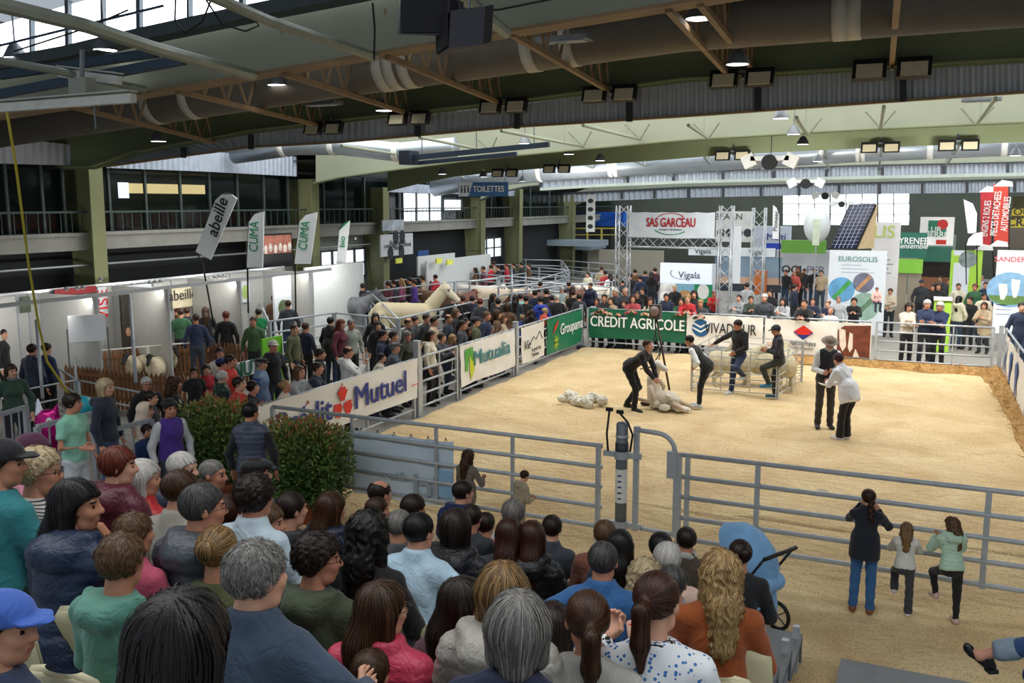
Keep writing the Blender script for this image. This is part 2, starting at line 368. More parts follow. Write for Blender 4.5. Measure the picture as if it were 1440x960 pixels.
# ---- left wall: dark lower storey, slab, glazing of the upper storey
mb = MB().box((XW - 1.1, 36, 1.65), (.2, 62, 3.3)); struct(mb.build('wall_left', DARKW))
mb = MB().box((XW - .75, 36, 3.5), (.9, 62, .36)).box((XW - .45, 36, 3.72), (.4, 62, .08)); struct(mb.build('wall_left_slab', mat('#85857f', .7, var=.15, vs=2)))
mb = MB().tube([(XW - .2, 6, 2.95), (XW - .2, 30, 2.95)], .03).tube([(XW - .55, 6, 3.62), (XW - .55, 66, 3.62)], .035); struct(mb.build('wall_left_pipe', mat('#8d9294', .4, .6)))
mb = MB()
mb.box((XW - 5.5, 36, 4.6), (.2, 62, 2.0)).box((XW - 3, 36, 5.5), (5, 62, .1)).box((XW - 3.2, 36, 3.66), (5, 62, .06)); struct(mb.build('wall_gallery_back', mat('#22282a', .8)))
mb = MB()
for y in np.arange(9, 30, 3.1): mb.box((XW - 4.4, y, 4.0), (1.4, 1.5, .5))
struct(mb.build('wall_gallery_seats', mat('#6d1a20', .7)))
MB().box((XW - 4.9, 24.6, 4.97), (.1, 3.6, .32)).build('gallery_lit_panel', mat('#ffe9a8', .5, var=0, emit=1.0))['kind'] = 'structure'
MB().box((XW - 4.8, 22.6, 4.9), (.1, .35, .5)).build('gallery_lit_panel', mat('#dfeaff', .5, var=0, emit=2))['kind'] = 'structure'
w2 = thing('window_2', 'x', 'window'); del w2['category'], w2['label']; struct(w2)
GLASS = mat('#0d1614', .06, var=0, alpha=.32, spec=.6)
xs = [-120, -60, 10, 60, 90, 154, 205, 254, 295, 334, 371, 405, 455, 485, 512, 560, 584, 600, 620, 645, 690, 745, 772, 830, 860]
Ys = sorted(PX(x, 300, XW - .6).y for x in xs)
for i in range(len(Ys) - 1):
    y0, y1 = Ys[i], Ys[i + 1]
    MB().box((XW - .6, (y0 + y1) / 2, 4.6), (.02, y1 - y0 - .05, 1.75)).build('pane', GLASS, w2)
    MB().box((XW - .58, y1, 4.6), (.07, .07, 1.8)).build('mullion', mat('#4b5754', .5, .3), w2)
mb = MB().bar((XW - .3, 8, 4.27), (XW - .3, 60, 4.27), .05)
for y in np.arange(8, 60, .2 * 1.6): mb.bar((XW - .3, y, 3.75), (XW - .3, y, 4.27), .018)
r_ = mb.build('wall_gallery_railing', mat('#42504c', .5, .3)); struct(r_)
corrugated('wall_left_cladding', XW - .3, [(150, 236), (283, 241), (417, 248)], [(150, 210), (283, 213), (417, 220)], .2, .05, mat('#a9b3c2', .5, .1), 'X')
corrugated('wall_left_cladding', XW - .3, [(-60, 226), (0, 230), (112, 233)], [(-60, 180), (0, 192), (112, 205)], .2, .05, CORR, 'X')
corrugated('wall_left_cladding', XW - .3, [(545, 270), (620, 272), (730, 276)], [(545, 255), (620, 262), (730, 268)], .3, .05, mat('#a9b3c2', .5, .1), 'X')
# bright windows of the far part of the left wall
def lit(name, x0, y0, x1, y1, X, nx, ny, e=1.3):
    a = PX(x0, (y0 + y1) / 2, X); b = PX(x1, (y0 + y1) / 2, X); z1 = PX((x0 + x1) / 2, y0, X).z; z0 = PX((x0 + x1) / 2, y1, X).z
    w = thing(name, 'x', 'window'); del w['category'], w['label']; struct(w); dy = (b.y - a.y) / nx; dz = (z1 - z0) / ny
    for i in range(nx):
        for j in range(ny):
            MB().box((X, a.y + dy * (i + .5), z0 + dz * (j + .5)), (.03, abs(dy) * .94, dz * .95)).build('pane', mat('#eef4ff', .4, var=0, emit=e), w)
    mb = MB()
    for i in range(nx + 1): mb.box((X + .04, a.y + dy * i, (z0 + z1) / 2), (.08, .08, z1 - z0 + .1))
    for j in range(ny + 1): mb.box((X + .04, (a.y + b.y) / 2, z0 + dz * j), (.07, abs(b.y - a.y), .06))
    mb.build('window_frame', mat('#39403f', .6), w)
lit('window_3', 565, 271, 620, 322, XW - .5, 3, 2, 1.5); lit('window_4', 622, 280, 648, 296, XW - .5, 1, 1, 1.2)
lit('window_5', 432, 352, 512, 392, XW - .85, 5, 2, .8); lit('window_6', 672, 335, 704, 362, XW - .85, 3, 2, 1.0)
mb = MB().box((XW - .95, PX(470, 340, XW).y, 2.2), (.1, 7, 2.2)); struct(mb.build('wall_left_light_panel', mat('#8a8f86', .8)))
# ---- back wall
YBK = 62.0
mb = MB().box((0, YBK + .1, 4), (90, .2, 9)); struct(mb.build('wall_back', mat('#4c5248', .85, var=.12, vs=1)))
w = thing('window_7', 'x', 'window'); del w['category'], w['label']; struct(w)
for i in range(8):
    for j in range(3):
        x0 = 1101 + i * 22.3; a = PY(x0, 316 - j * 15, YBK - .1); b = PY(x0 + 21.6, 302 - j * 15, YBK - .1)
        MB().box(((a.x + b.x) / 2, YBK - .05, (a.z + b.z) / 2), (b.x - a.x, .04, abs(b.z - a.z))).build('pane', mat('#f3f7ff', .4, var=0, emit=1.4), w)
mb = MB()
for i in range(9):
    x0 = 1100.5 + i * 22.3; mb.bar(PY(x0, 317, YBK - .12), PY(x0, 271, YBK - .12), .1 if i in (3, 6) else .04, .05)
mb.build('window_frame', mat('#5a625c', .6), w)
mb = MB().box((24, 36, 4), (.2, 60, 9)); struct(mb.build('wall_right', mat('#5a6054', .85)))
# gallery and stair landing at the far left
mb = MB().box((PY(800, 342, 56).x, 55, PY(800, 345, 56).z), (3.6 * 1.3, 3, .28)); struct(mb.build('wall_back_landing', mat('#7d8a93', .7)))
g = thing('gallery_railing', 'yellow tubular railing of the landing at the back of the hall', 'railing')
for k in range(6):
    MB().bar(PY(766 + 20 * k, 338, 54), PY(766 + 20 * k, 321, 54), .09).build('post', mat('#c9c05a', .6), g)
MB().bar(PY(764, 321, 54), PY(868, 321, 54), .08).build('rail', mat('#c9c05a', .6), g)
MB().bar(PY(764, 330, 54), PY(868, 330, 54), .05).build('rail', mat('#c9c05a', .6), g)
tag(MB().box(PY(857, 308, 58), (2.2, 1, .9)).bar(PY(838, 312, 57), PY(868, 304, 57), .5, .12).build('tarpaulin', mat('#1f5fc0', .7)), 'bright blue sheeting heaped on the far landing', 'tarpaulin')

# ---- joists
def joist(a, b, h=.55, n=8, m=RUST, r=.035):
    a = Vector(a); b = Vector(b); up = Vector((0, 0, h)); mb = MB(); mb.bar(a, b, r * 2.2, r * 2); mb.bar(a + up, b + up, r * 2, r * 2)
    for i in range(n):
        p = a.lerp(b, i / n); q = a.lerp(b, (i + 1) / n); mid = (p + q) / 2 + up; mb.bar(p, mid, r, r); mb.bar(mid, q, r, r)
    return struct(mb.build('ceiling_joist', m))
for p, q in (((720, 48), (857, 128)), ((545, 80), (706, 146)), ((400, 104), (575, 160)), ((250, 128), (455, 178)), ((100, 150), (300, 200)), ((940, 13), (1024, 105)), ((985, 5), (1058, 96)), ((1265, -38), (1254, 92))):
    joist(PY(*p, YA1), PY(*q, YB1))
for p, q in (((630, 182), (690, 228)), ((700, 184), (790, 214)), ((820, 173), (880, 205)), ((560, 196), (620, 222)), ((480, 203), (560, 235))): pass
for p, q in (((480, 205), (592, 222)), ((590, 193), (690, 213)), ((705, 184), (820, 206)), ((820, 176), (900, 196)), ((968, 176), (996, 195)), ((1120, 165), (1136, 190)), ((1243, 150), (1238, 180)), ((1400, 138), (1372, 176))):
    a = PY(*p, YB1 + .6); b = PY(*q, YA2 - .1); struct(MB().tube([a, b], .035, 6).tube([b, b + Vector((-.35, -.3, .4))], .025, 5).tube([b, b + Vector((.35, -.3, .4))], .025, 5).tube([b + (a - b) * .3, b + (a - b) * .3 + Vector((0, 0, .5))], .02, 5).build('ceiling_joist', mat('#8f9682', .6)))
for x0, x1, y0, y1 in ((620, 700, 238, 268), (800, 880, 225, 252), (880, 947, 222, 248), (1030, 1075, 214, 240), (1240, 1236, 205, 238), (1350, 1330, 203, 233), (990, 1010, 220, 243), (1160, 1165, 210, 240)):
    joist(PY(x0, y0, YB2 + .2), PY(x1, y1, YA3 - .3), .4, 6, mat('#8a9088', .6), .03)
# pipes in front of the first girder
for pts, r, Y in (((( -20, 2), (120, 36), (218, 68), (355, 106)), .075, (6.2, 7.2, 8.2, 10.1)), (((268, -18), (380, 30), (528, 80)), .06, (7.0, 8.3, 10.1)), (((-20, 82), (72, 98), (205, 126)), .05, (8.3, 9, 10.1)), (((640, -14), (712, 46)), .07, (8.6, 10.1))):
    mb = MB().tube([PY(x, y, q) for (x, y), q in zip(pts, Y)], r); struct(mb.build('ceiling_pipe', mat('#8c9388', .5, .3)))
for a, b, Y, w_ in (((0, 106), (220, 74), 9.9, .10), ((-10, 134), (258, 84), 9.7, .10), ((0, 64), (230, 8), 9.9, .025)):
    mb = MB().bar(PY(*a, Y), PY(*b, Y), w_, w_ * 1.2); struct(mb.build('ceiling_rail', mat('#34465a', .6)))
# ---- ducts
def duct(pts, Y, r, straps, m, label, ms=WHITE):
    o = thing('air_duct', label, 'duct')
    P = [PY(x, y, Y) for x, y in pts]; MB().tube(P, r, 20).build('pipe', m, o, True)
    for x in straps:
        i = 0
        while i < len(pts) - 2 and pts[i + 1][0] < x: i += 1
        t = (x - pts[i][0]) / (pts[i + 1][0] - pts[i][0]); y = pts[i][1] + t * (pts[i + 1][1] - pts[i][1])
        c = PY(x, y, Y); d = (P[i + 1] - P[i]).normalized() * .09; MB().tube([c - d, c + d], r * 1.03, 20).build('strap', ms, o, True)
DM = mat('#6d675c', .6, .3, var=.1, vs=3); DS = mat('#a9b2bb', .35, .6, var=.08, vs=3)
duct([(-60, 190), (480, 104), (960, 34), (1460, -8)], 13.4, .38, (222, 275, 545, 560, 580, 750, 805, 1183, 1203), DM, 'dull brown ventilation duct under the nearest low roof bay', mat('#b9b5a6', .5))
duct([(610, 264), (700, 248), (800, 239), (960, 229), (1200, 213), (1460, 201)], 33.5, .36, (760, 861, 868, 1055, 1155, 1208, 1213, 1308, 1412), DS, 'bright metal duct behind the second pair of roof girders', WHITE)
duct([(640, 207), (560, 214), (480, 205), (420, 205), (330, 218)][::-1], 22.3, .26, (400, 470, 560), DS, 'silver duct below the cladding beside the left wall')
# ---------------------------------------------------------------- implicit surfaces -> mesh (numpy surface nets)
def A3(p): return np.array(p, dtype=np.float32)
class SDF:
    """list of (kind, args) blended with smooth union; k is the blending radius"""
    def __init__(s, k=.03): s.p = []; s.k = k; s.cuts = []; s.disp = None; s.sub = []
    def cap(s, a, b, ra, rb=None, flat=None, k=None):
        """round cone a-b; flat=(axis, factor): squeezed along the axis by the factor"""
        s.p.append(('c', A3(a), A3(b), ra, ra if rb is None else rb, flat, k)); return s
    def ell(s, c, r, M=None, k=None): s.p.append(('e', A3(c), A3(r), M, None, None, k)); return s
    def cut(s, fn): s.cuts.append(fn); return s
    def eval(s, P, infl=0.0):
        D = None
        for q in s.p:
            if q[0] == 'c':
                _, a, b, ra, rb, flat, k = q; X = P - a; ba = b - a
                if flat is not None:
                    ax = A3(flat[0]); ax = ax / np.linalg.norm(ax); f = flat[1]
                    X = X + np.outer(X @ ax, ax) * (1 / f - 1); ba = ba + ax * (ba @ ax) * (1 / f - 1)
                L2 = float(ba @ ba) + 1e-9; h = np.clip((X @ ba) / L2, 0, 1)
                d = np.sqrt(((X - h[:, None] * ba) ** 2).sum(1)) - (ra + (rb - ra) * h)
                if flat is not None and flat[1] < 1: d = d * (1 + flat[1]) / 2
            else:
                _, c, r, M, _, _, k = q; X = P - c
                if M is not None: X = X @ M
                m = np.sqrt(((X / r) ** 2).sum(1)); g = np.sqrt(((X / (r * r)) ** 2).sum(1)) + 1e-6
                d = m * (m - 1) / g
            kk = s.k if k is None else k
            if D is None: D = d
            else:
                h = np.clip(.5 + .5 * (d - D) / kk, 0, 1); D = d * (1 - h) + D * h - kk * h * (1 - h)
        for q in s.sub:
            d = q.eval(P); kk = .035
            if D is None: D = d
            else:
                h = np.clip(.5 + .5 * (d - D) / kk, 0, 1); D = d * (1 - h) + D * h - kk * h * (1 - h)
        D = D - infl
        if s.disp is not None: D = D - s.disp(P)
        for fn in s.cuts: D = np.maximum(D, fn(P))
        return D
    def bounds(s):
        lo = np.full(3, 1e9); hi = -lo
        for q in s.p:
            if q[0] == 'c':
                r = max(q[3], q[4]) * (1.0 if q[5] is None else max(1, q[5][1]));
                lo = np.minimum(lo, np.minimum(q[1], q[2]) - r); hi = np.maximum(hi, np.maximum(q[1], q[2]) + r)
            else:
                r = q[2] if q[3] is None else np.full(3, q[2].max()); lo = np.minimum(lo, q[1] - r); hi = np.maximum(hi, q[1] + r)
        for q in s.sub:
            l2, h2 = q.bounds(); lo = np.minimum(lo, l2); hi = np.maximum(hi, h2)
        return lo, hi
def nets(fn, lo, hi, h):
    lo = np.array(lo) - 2 * h; hi = np.array(hi) + 2 * h; n = np.ceil((hi - lo) / h).astype(int) + 1
    ax = [lo[i] + h * np.arange(n[i]) for i in range(3)]
    g = np.stack(np.meshgrid(*ax, indexing='ij'), -1).reshape(-1, 3).astype(np.float32)
    D = fn(g).reshape(n); S = D < 0
    nx, ny, nz = n - 1
    cnt = np.zeros((nx, ny, nz), np.int32); acc = np.zeros((nx, ny, nz, 3), np.float32)
    def sl(o): return D[o[0]:o[0] + nx, o[1]:o[1] + ny, o[2]:o[2] + nz]
    for a in range(3):
        e = [0, 0, 0]; e[a] = 1; b, c = [i for i in range(3) if i != a]
        for i in (0, 1):
            for j in (0, 1):
                o = [0, 0, 0]; o[b] = i; o[c] = j; o2 = list(o); o2[a] = 1
                d0 = sl(o); d1 = sl(o2); m = (d0 < 0) != (d1 < 0)
                t = np.where(m, d0 / np.where(m, d0 - d1, 1), 0); cnt += m
                acc[..., a] += np.where(m, t, 0); acc[..., b] += np.where(m, i, 0); acc[..., c] += np.where(m, j, 0)
    act = cnt > 0; idx = np.full((nx, ny, nz), -1, np.int64); ii = np.argwhere(act); idx[act] = np.arange(len(ii))
    V = lo + h * (ii + acc[act] / cnt[act][:, None]); F = []
    for a in range(3):
        b, c = [(1, 2), (2, 0), (0, 1)][a]
        s0 = [slice(None)] * 3; s1 = [slice(None)] * 3; s0[a] = slice(0, -1); s1[a] = slice(1, None)
        m = S[tuple(s0)] != S[tuple(s1)]; q = np.argwhere(m); q = q[(q[:, b] > 0) & (q[:, c] > 0) & (q[:, b] < n[b] - 1) & (q[:, c] < n[c] - 1)]
        if not len(q): continue
        db = np.zeros(3, int); db[b] = 1; dc = np.zeros(3, int); dc[c] = 1
        f = np.stack([idx[tuple((q - db - dc).T)], idx[tuple((q - dc).T)], idx[tuple(q.T)], idx[tuple((q - db).T)]], 1)
        ins = S[tuple(q.T)]; f[~ins] = f[~ins][:, ::-1]; F.append(f)
    return V, (np.concatenate(F) if F else np.zeros((0, 4), int))
def np_mesh(name, V, F, mi=None, smooth=True, strand=None):
    me = bpy.data.meshes.new(name); nv, nf = len(V), len(F)
    me.vertices.add(nv); me.vertices.foreach_set('co', np.asarray(V, np.float32).ravel())
    k = F.shape[1]; me.loops.add(nf * k); me.loops.foreach_set('vertex_index', F.ravel().astype(np.int32))
    me.polygons.add(nf); me.polygons.foreach_set('loop_start', np.arange(0, nf * k, k, dtype=np.int32))
    if smooth: me.polygons.foreach_set('use_smooth', np.ones(nf, bool))
    if mi is not None: me.polygons.foreach_set('material_index', np.asarray(mi, np.int32))
    if strand is not None:
        a = me.attributes.new('strand', 'FLOAT', 'POINT'); a.data.foreach_set('value', np.asarray(strand, np.float32))
    me.update(calc_edges=True); return me
def solid(name, sdf, h, infl=0.0):
    lo, hi = sdf.bounds(); pad = abs(infl) + sdf.k * .3 + (.03 if sdf.disp is not None else 0)
    return nets(lambda P: sdf.eval(P, infl), lo - pad, hi + pad, h)
def Rm(rx=0, ry=0, rz=0): return np.array(Euler((rx, ry, rz)).to_matrix(), np.float32)

# ---- head: origin at the middle of the head, face towards +Y
def head_sdf(child=0, fem=0):
    s = SDF(.022)
    s.ell((0, -.014, .032), (.074, .092, .082)); s.ell((0, .020, -.030), (.060 - .004 * fem, .068, .076))
    s.cap((-.030, .028, -.078), (.030, .028, -.078), .030 - .004 * fem, k=.03); s.cap((0, .048, -.088), (0, .046, -.084), .024, k=.025)
    s.cap((0, .086, .010), (0, .103, -.024), .009, .0125, k=.012); s.cap((-.010, .094, -.028), (.010, .094, -.028), .010, k=.01)
    s.cap((-.036, .074, .028), (.036, .074, .028), .013, k=.015)
    s.cap((-.040, .056, -.020), (-.034, .064, -.026), .020, k=.02); s.cap((.040, .056, -.020), (.034, .064, -.026), .020, k=.02)
    s.cap((-.018, .082, -.052), (.018, .082, -.052), .0075, k=.006); s.cap((-.015, .080, -.064), (.015, .080, -.064), .0085, k=.006)
    for x in (-1, 1):
        s.ell((x * .077, -.012, -.002), (.010, .019, .031), Rm(.15, 0, x * -.35), k=.006); s.ell((x * .031, .066, .006), (.0135, .0135, .0125), k=.003)
    s.cap((0, -.020, -.06), (0, -.048, -.20), .056 - .008 * fem, .062 - .008 * fem, k=.02)
    def sock(P):
        d = np.full(len(P), -1.0, np.float32)
        for x in (-1, 1): d = np.maximum(d, .0125 - np.sqrt(((P - A3((x * .031, .0925, .006))) ** 2).sum(1)))
        return d
    s.cut(sock); return s
HEADC = {}
def head_mesh(h, fem=0):
    key = (h, fem)
    if key in HEADC: return HEADC[key]
    s = head_sdf(0, fem); V, F = nets(s.eval, (-.1, -.13, -.21), (.1, .12, .13), h)
    c = V[F].mean(1); mi = np.zeros(len(F), int)                       # 0 skin, 1 lip, 2 eye, 3 brow
    mi[(np.abs(c[:, 0]) < .021) & (c[:, 1] > .083) & (c[:, 2] < -.050) & (c[:, 2] > -.068)] = 1
    br = (np.abs(np.abs(c[:, 0]) - .031) < .017) & (c[:, 1] > .07) & (np.abs(c[:, 2] - .029) < .0055); mi[br] = 3
    ey = (np.hypot(np.abs(c[:, 0]) - .031, c[:, 2] - .006) < .0078) & (c[:, 1] > .06); mi[ey] = 2
    HEADC[key] = (V, F, mi); return HEADC[key]
# ---- hand: wrist at origin, fingers towards +X, palm facing -Z, thumb on +Y side
HANDC = {}
def hand_mesh(kind='relax'):
    if kind in HANDC: return HANDC[kind]
    s = SDF(.010); s.cap((-.03, 0, 0), (.02, 0, 0), .025, .028, flat=((0, 0, 1), .72)); s.cap((.02, -.012, 0), (.072, -.014, 0), .030, .026, flat=((0, 0, 1), .48)); s.cap((.03, .015, 0), (.075, .016, 0), .024, .022, flat=((0, 0, 1), .5))
    curl = {'relax': .38, 'grip': 1.15, 'fist': 1.45, 'flat': .1}[kind]
    for i, (y, L) in enumerate(((.029, .070), (.010, .078), (-.010, .073), (-.028, .058))):
        p = A3((.082, y, 0)); a = curl * .55
        for j, f in enumerate((.45, .32, .23)):
            q = p + A3((math.cos(a), (y * .12), -math.sin(a))) * L * f; s.cap(p, q, .0092 - j * .0008, .0086 - j * .0008, k=.003); p = q; a += curl * (.9 if j == 0 else .7)
    p = A3((.022, .028, -.004)); q = A3((.050, .055, -.014 - .012 * curl)); r = A3((.078, .058 - .02 * curl, -.022 - .02 * curl)); s.cap(p, q, .014, .0115, k=.01); s.cap(q, r, .0112, .009, k=.003)
    HANDC[kind] = nets(s.eval, (-.05, -.06, -.11), (.18, .09, .05), .0072); return HANDC[kind]

# ---- poses: joints in metres for a 1.75 m body, x to its right, y forward, z up
def mkpose(lean=0, side=0, hip=(0, 0, .94), legs=None, arms=None, nod=0, turn=0, crouch=0, hands=('relax', 'relax'), neckf=0, twist=0):
    hip = Vector(hip); T = Matrix.Rotation(-R(lean), 3, 'X') @ Matrix.Rotation(R(side), 3, 'Y')
    U = lambda x, y, z: hip + T @ Matrix.Rotation(R(twist), 3, 'Z') @ Vector((x, y, z))
    J = dict(hip=hip, waist=hip + T @ Vector((0, .0, .16)), chest=hip + T @ Vector((0, .005, .36)), neck=hip + T @ Vector((0, -.01, .52)))
    for i, sx in enumerate((-1, 1)):
        J['sh%d' % i] = U(sx * .163, -.012, .445)
    T2 = Matrix.Rotation(-R(lean * .45 + nod), 3, 'X') @ Matrix.Rotation(R(side * .5), 3, 'Y')
    J['head'] = J['neck'] + T2 @ Vector((0, .035 + neckf, .152)); J['HR'] = T2 @ Matrix.Rotation(R(turn), 3, 'Z')
    legs = legs or [((-.10, .02, .50), (-.11, -.02, .08), (-.13, .14, .035)), ((.10, .02, .50), (.11, -.02, .08), (.13, .14, .035))]
    for i in (0, 1):
        J['hp%d' % i] = hip + Vector(((-1, 1)[i] * .088, 0, -.03)); k, a, t = legs[i]; J['kn%d' % i] = Vector(k); J['an%d' % i] = Vector(a); J['to%d' % i] = Vector(t)
    arms = arms or [((-.27, -.02, 1.13), (-.26, .06, .88)), ((.27, -.02, 1.13), (.26, .06, .88))]
    for i in (0, 1):
        e, h_ = arms[i]; e = Vector(e); h_ = Vector(h_); sh = J['sh%d' % i]
        J['el%d' % i] = e; J['wr%d' % i] = h_
    J['hands'] = hands; return J
def fixarm(J, L1=.29, L2=.25):
    """keep natural arm lengths: the hand stays, the elbow is solved"""
    for i in (0, 1):
        S, E, H = J['sh%d' % i], J['el%d' % i], J['wr%d' % i]; d = H - S; L = d.length
        if L > L1 + L2 - .01: H = S + d * ((L1 + L2 - .01) / L); J['wr%d' % i] = H; d = H - S; L = d.length
        u = d.normalized(); a = (L1 * L1 - L2 * L2 + L * L) / (2 * L); h_ = math.sqrt(max(0, L1 * L1 - a * a)); w = (E - S); w = w - u * w.dot(u)
        w = w.normalized() if w.length > 1e-4 else Vector((0, -1, 0)); J['el%d' % i] = S + u * a + w * h_
    return J
SITLEG = [((-.12, .42, .47), (-.12, .40, .08), (-.13, .56, .04)), ((.12, .42, .47), (.12, .40, .08), (.13, .56, .04))]
POSES = {}
def P_(name, **k): POSES[name] = fixarm(mkpose(**k))
P_('stand'); P_('stand2', arms=[((-.28, -.05, 1.14), (-.24, .10, .90)), ((.27, -.03, 1.13), (.12, .22, 1.10))], turn=25)
P_('cross', arms=[((-.27, .05, 1.14), (.08, .24, 1.18)), ((.27, .05, 1.14), (-.08, .22, 1.14))], nod=6)
P_('phone', arms=[((-.24, .16, 1.12), (-.05, .34, 1.36)), ((.24, .16, 1.12), (.05, .34, 1.36))], hands=('grip', 'grip'), nod=4)
P_('lean', lean=26, hip=(0, -.12, .90), arms=[((-.24, .28, 1.06), (-.08, .44, 1.17)), ((.24, .28, 1.06), (.08, .44, 1.17))], nod=-18, legs=[((-.10, -.06, .48), (-.11, -.16, .08), (-.13, .02, .035)), ((.10, .0, .48), (.11, -.08, .08), (.13, .10, .035))])
P_('lean2', lean=32, hip=(0, -.2, .88), arms=[((-.30, .20, 1.05), (.05, .36, 1.17)), ((.28, .22, 1.05), (-.05, .40, 1.17))], nod=-22, turn=18, legs=[((-.10, -.1, .48), (-.11, -.22, .08), (-.13, -.04, .035)), ((.10, .0, .48), (.11, -.08, .08), (.13, .10, .035))])
P_('sit', lean=6, hip=(0, 0, .52), legs=SITLEG, arms=[((-.27, .06, .74), (-.12, .30, .60)), ((.27, .06, .74), (.12, .30, .60))])
P_('sitfold', lean=14, hip=(0, 0, .52), legs=SITLEG, arms=[((-.29, .12, .72), (.02, .32, .66)), ((.29, .12, .72), (-.02, .34, .66))], nod=2)
P_('sitlean', lean=28, hip=(0, 0, .52), legs=SITLEG, arms=[((-.25, .36, .62), (-.04, .52, .70)), ((.25, .36, .62), (.04, .52, .70))], nod=-14)
P_('sithand', lean=18, hip=(0, 0, .52), legs=SITLEG, arms=[((-.27, .12, .72), (-.02, .32, .66)), ((.20, .36, .74), (.06, .30, .98))], hands=('relax', 'fist'), nod=-8)
P_('sitwide', lean=10, hip=(0, 0, .52), legs=SITLEG, arms=[((-.42, .02, .82), (-.44, .24, .76)), ((.42, .05, .80), (.30, .30, .74))])
P_('sitcup', lean=10, hip=(0, 0, .52), legs=SITLEG, arms=[((-.33, .10, .76), (-.22, .34, .92)), ((.27, .06, .74), (.12, .30, .62))], hands=('grip', 'relax'), nod=4)

LOD = {'hi': (.0165, .0085, True), 'mid': (.024, .0125, True), 'lo': (.034, .017, False)}
PUFF = lambda amp, L: (lambda P: amp * (np.abs(np.sin(P[:, 2] * math.pi / L)) ** .5 - .5))
def limb_parts(J, fat=1.0, fem=0, arm=1.0):
    f = fat; t = SDF(.055); hip, wa, ch, ne = J['hip'], J['waist'], J['chest'], J['neck']
    ux = (J['sh1'] - J['sh0']).normalized(); d = (ch - hip).normalized(); fw = ux.cross(d) * 1.0
    t.cap(hip, wa, .150 * f + .012 * fem, .135 * f - .012 * fem, flat=(tuple(fw), .72)); t.cap(wa, ch, .132 * f - .012 * fem, .158 * f - .012 * fem, flat=(tuple(fw), .72))
    t.cap(J['sh0'] * .72 + J['sh1'] * .28, J['sh1'] * .72 + J['sh0'] * .28, .078 * f, flat=(tuple(fw), .9)); t.cap(ch, ne, .11 * f, .056)
    for i in (0, 1): t.cap(ne - d * .03, J['sh%d' % i], .052, .045)
    if fem: t.cap(ch + ux * .07 + fw * -.0 + (-fw if fw.y < 0 else fw) * .07 - d * .03, ch - ux * .07 + (-fw if fw.y < 0 else fw) * .07 - d * .03, .06)
    a = SDF(.03)
    for i in (0, 1):
        a.cap(J['sh%d' % i], J['el%d' % i], (.053 - .006 * fem) * f * arm, .043 * arm * (f + 1) / 2); a.cap(J['el%d' % i], J['wr%d' % i], .042 * arm * (f + 1) / 2, .029 * arm)
    l = SDF(.028)
    l.ell(hip + Vector((0, -.01, -.02)), (.155 * f + .01 * fem, .115 * f, .11), k=.05)
    for i in (0, 1):
        l.cap(J['hp%d' % i], J['kn%d' % i], .086 * (f + 1) / 2, .058); l.cap(J['kn%d' % i], J['an%d' % i], .057, .038)
    return t, a, l
def join(parts):
    Vs, Fs, Ms, o = [], [], [], 0
    for V, F, m in parts:
        Vs.append(V); Fs.append(F + o); Ms.append(np.full(len(F), m) if np.isscalar(m) else m); o += len(V)
    return np.concatenate(Vs), np.concatenate(Fs), np.concatenate(Ms)
PC = {}
def body_mesh(pose, lod, fat, fem, turn, nod, arms_bare):
    key = ('b', pose, lod, fat, fem, turn, nod)
    if key in PC: return PC[key]
    J = POSES[pose]; h, hh, fing = LOD[lod]; t, a, l = limb_parts(J, fat, fem)
    s = SDF(.03); s.p = t.p + a.p + l.p
    s.cap(J['neck'], J['head'] + J['HR'] @ Vector((0, -.03, -.07)), .055)
    for i in (0, 1): s.cap(J['an%d' % i], J['to%d' % i], .04, .032)
    parts = [(*solid('b', s, h * 1.25, -.014), 0)]
    V, F, mi = head_mesh(hh, fem); HR = J['HR'] @ Matrix.Rotation(R(turn), 3, 'Z') @ Matrix.Rotation(-R(nod), 3, 'X')
    M = np.array(HR, np.float32); parts.append((V @ M.T + A3(J['head']), F, mi))
    for i in (0, 1):
        d = (J['wr%d' % i] - J['el%d' % i]).normalized(); W_ = J['wr%d' % i]
        if fing:
            V, F = hand_mesh(J['hands'][i]); V = V.copy()
            if i: V = V * A3((1, -1, 1)); F = F[:, ::-1]
            # thumb (+Y of the left-hand template) points to the middle of the body / up
            th = Vector((1 if i == 0 else -1, .6, .8)); th = (th - d * th.dot(d)).normalized()
            if i: th = -th
            z = d.cross(th); B = np.array([d, th, z], np.float32); parts.append((V @ B + A3(W_), F, 0))
        else:
            s2 = SDF(.01); s2.cap(W_, W_ + d * .10, .033, .026, flat=((0, 0, 1), .7)); parts.append((*solid('h', s2, .016), 0))
    V, F, mi = join(parts); PC[key] = (np_mesh('body', V, F, mi), HR); return PC[key]
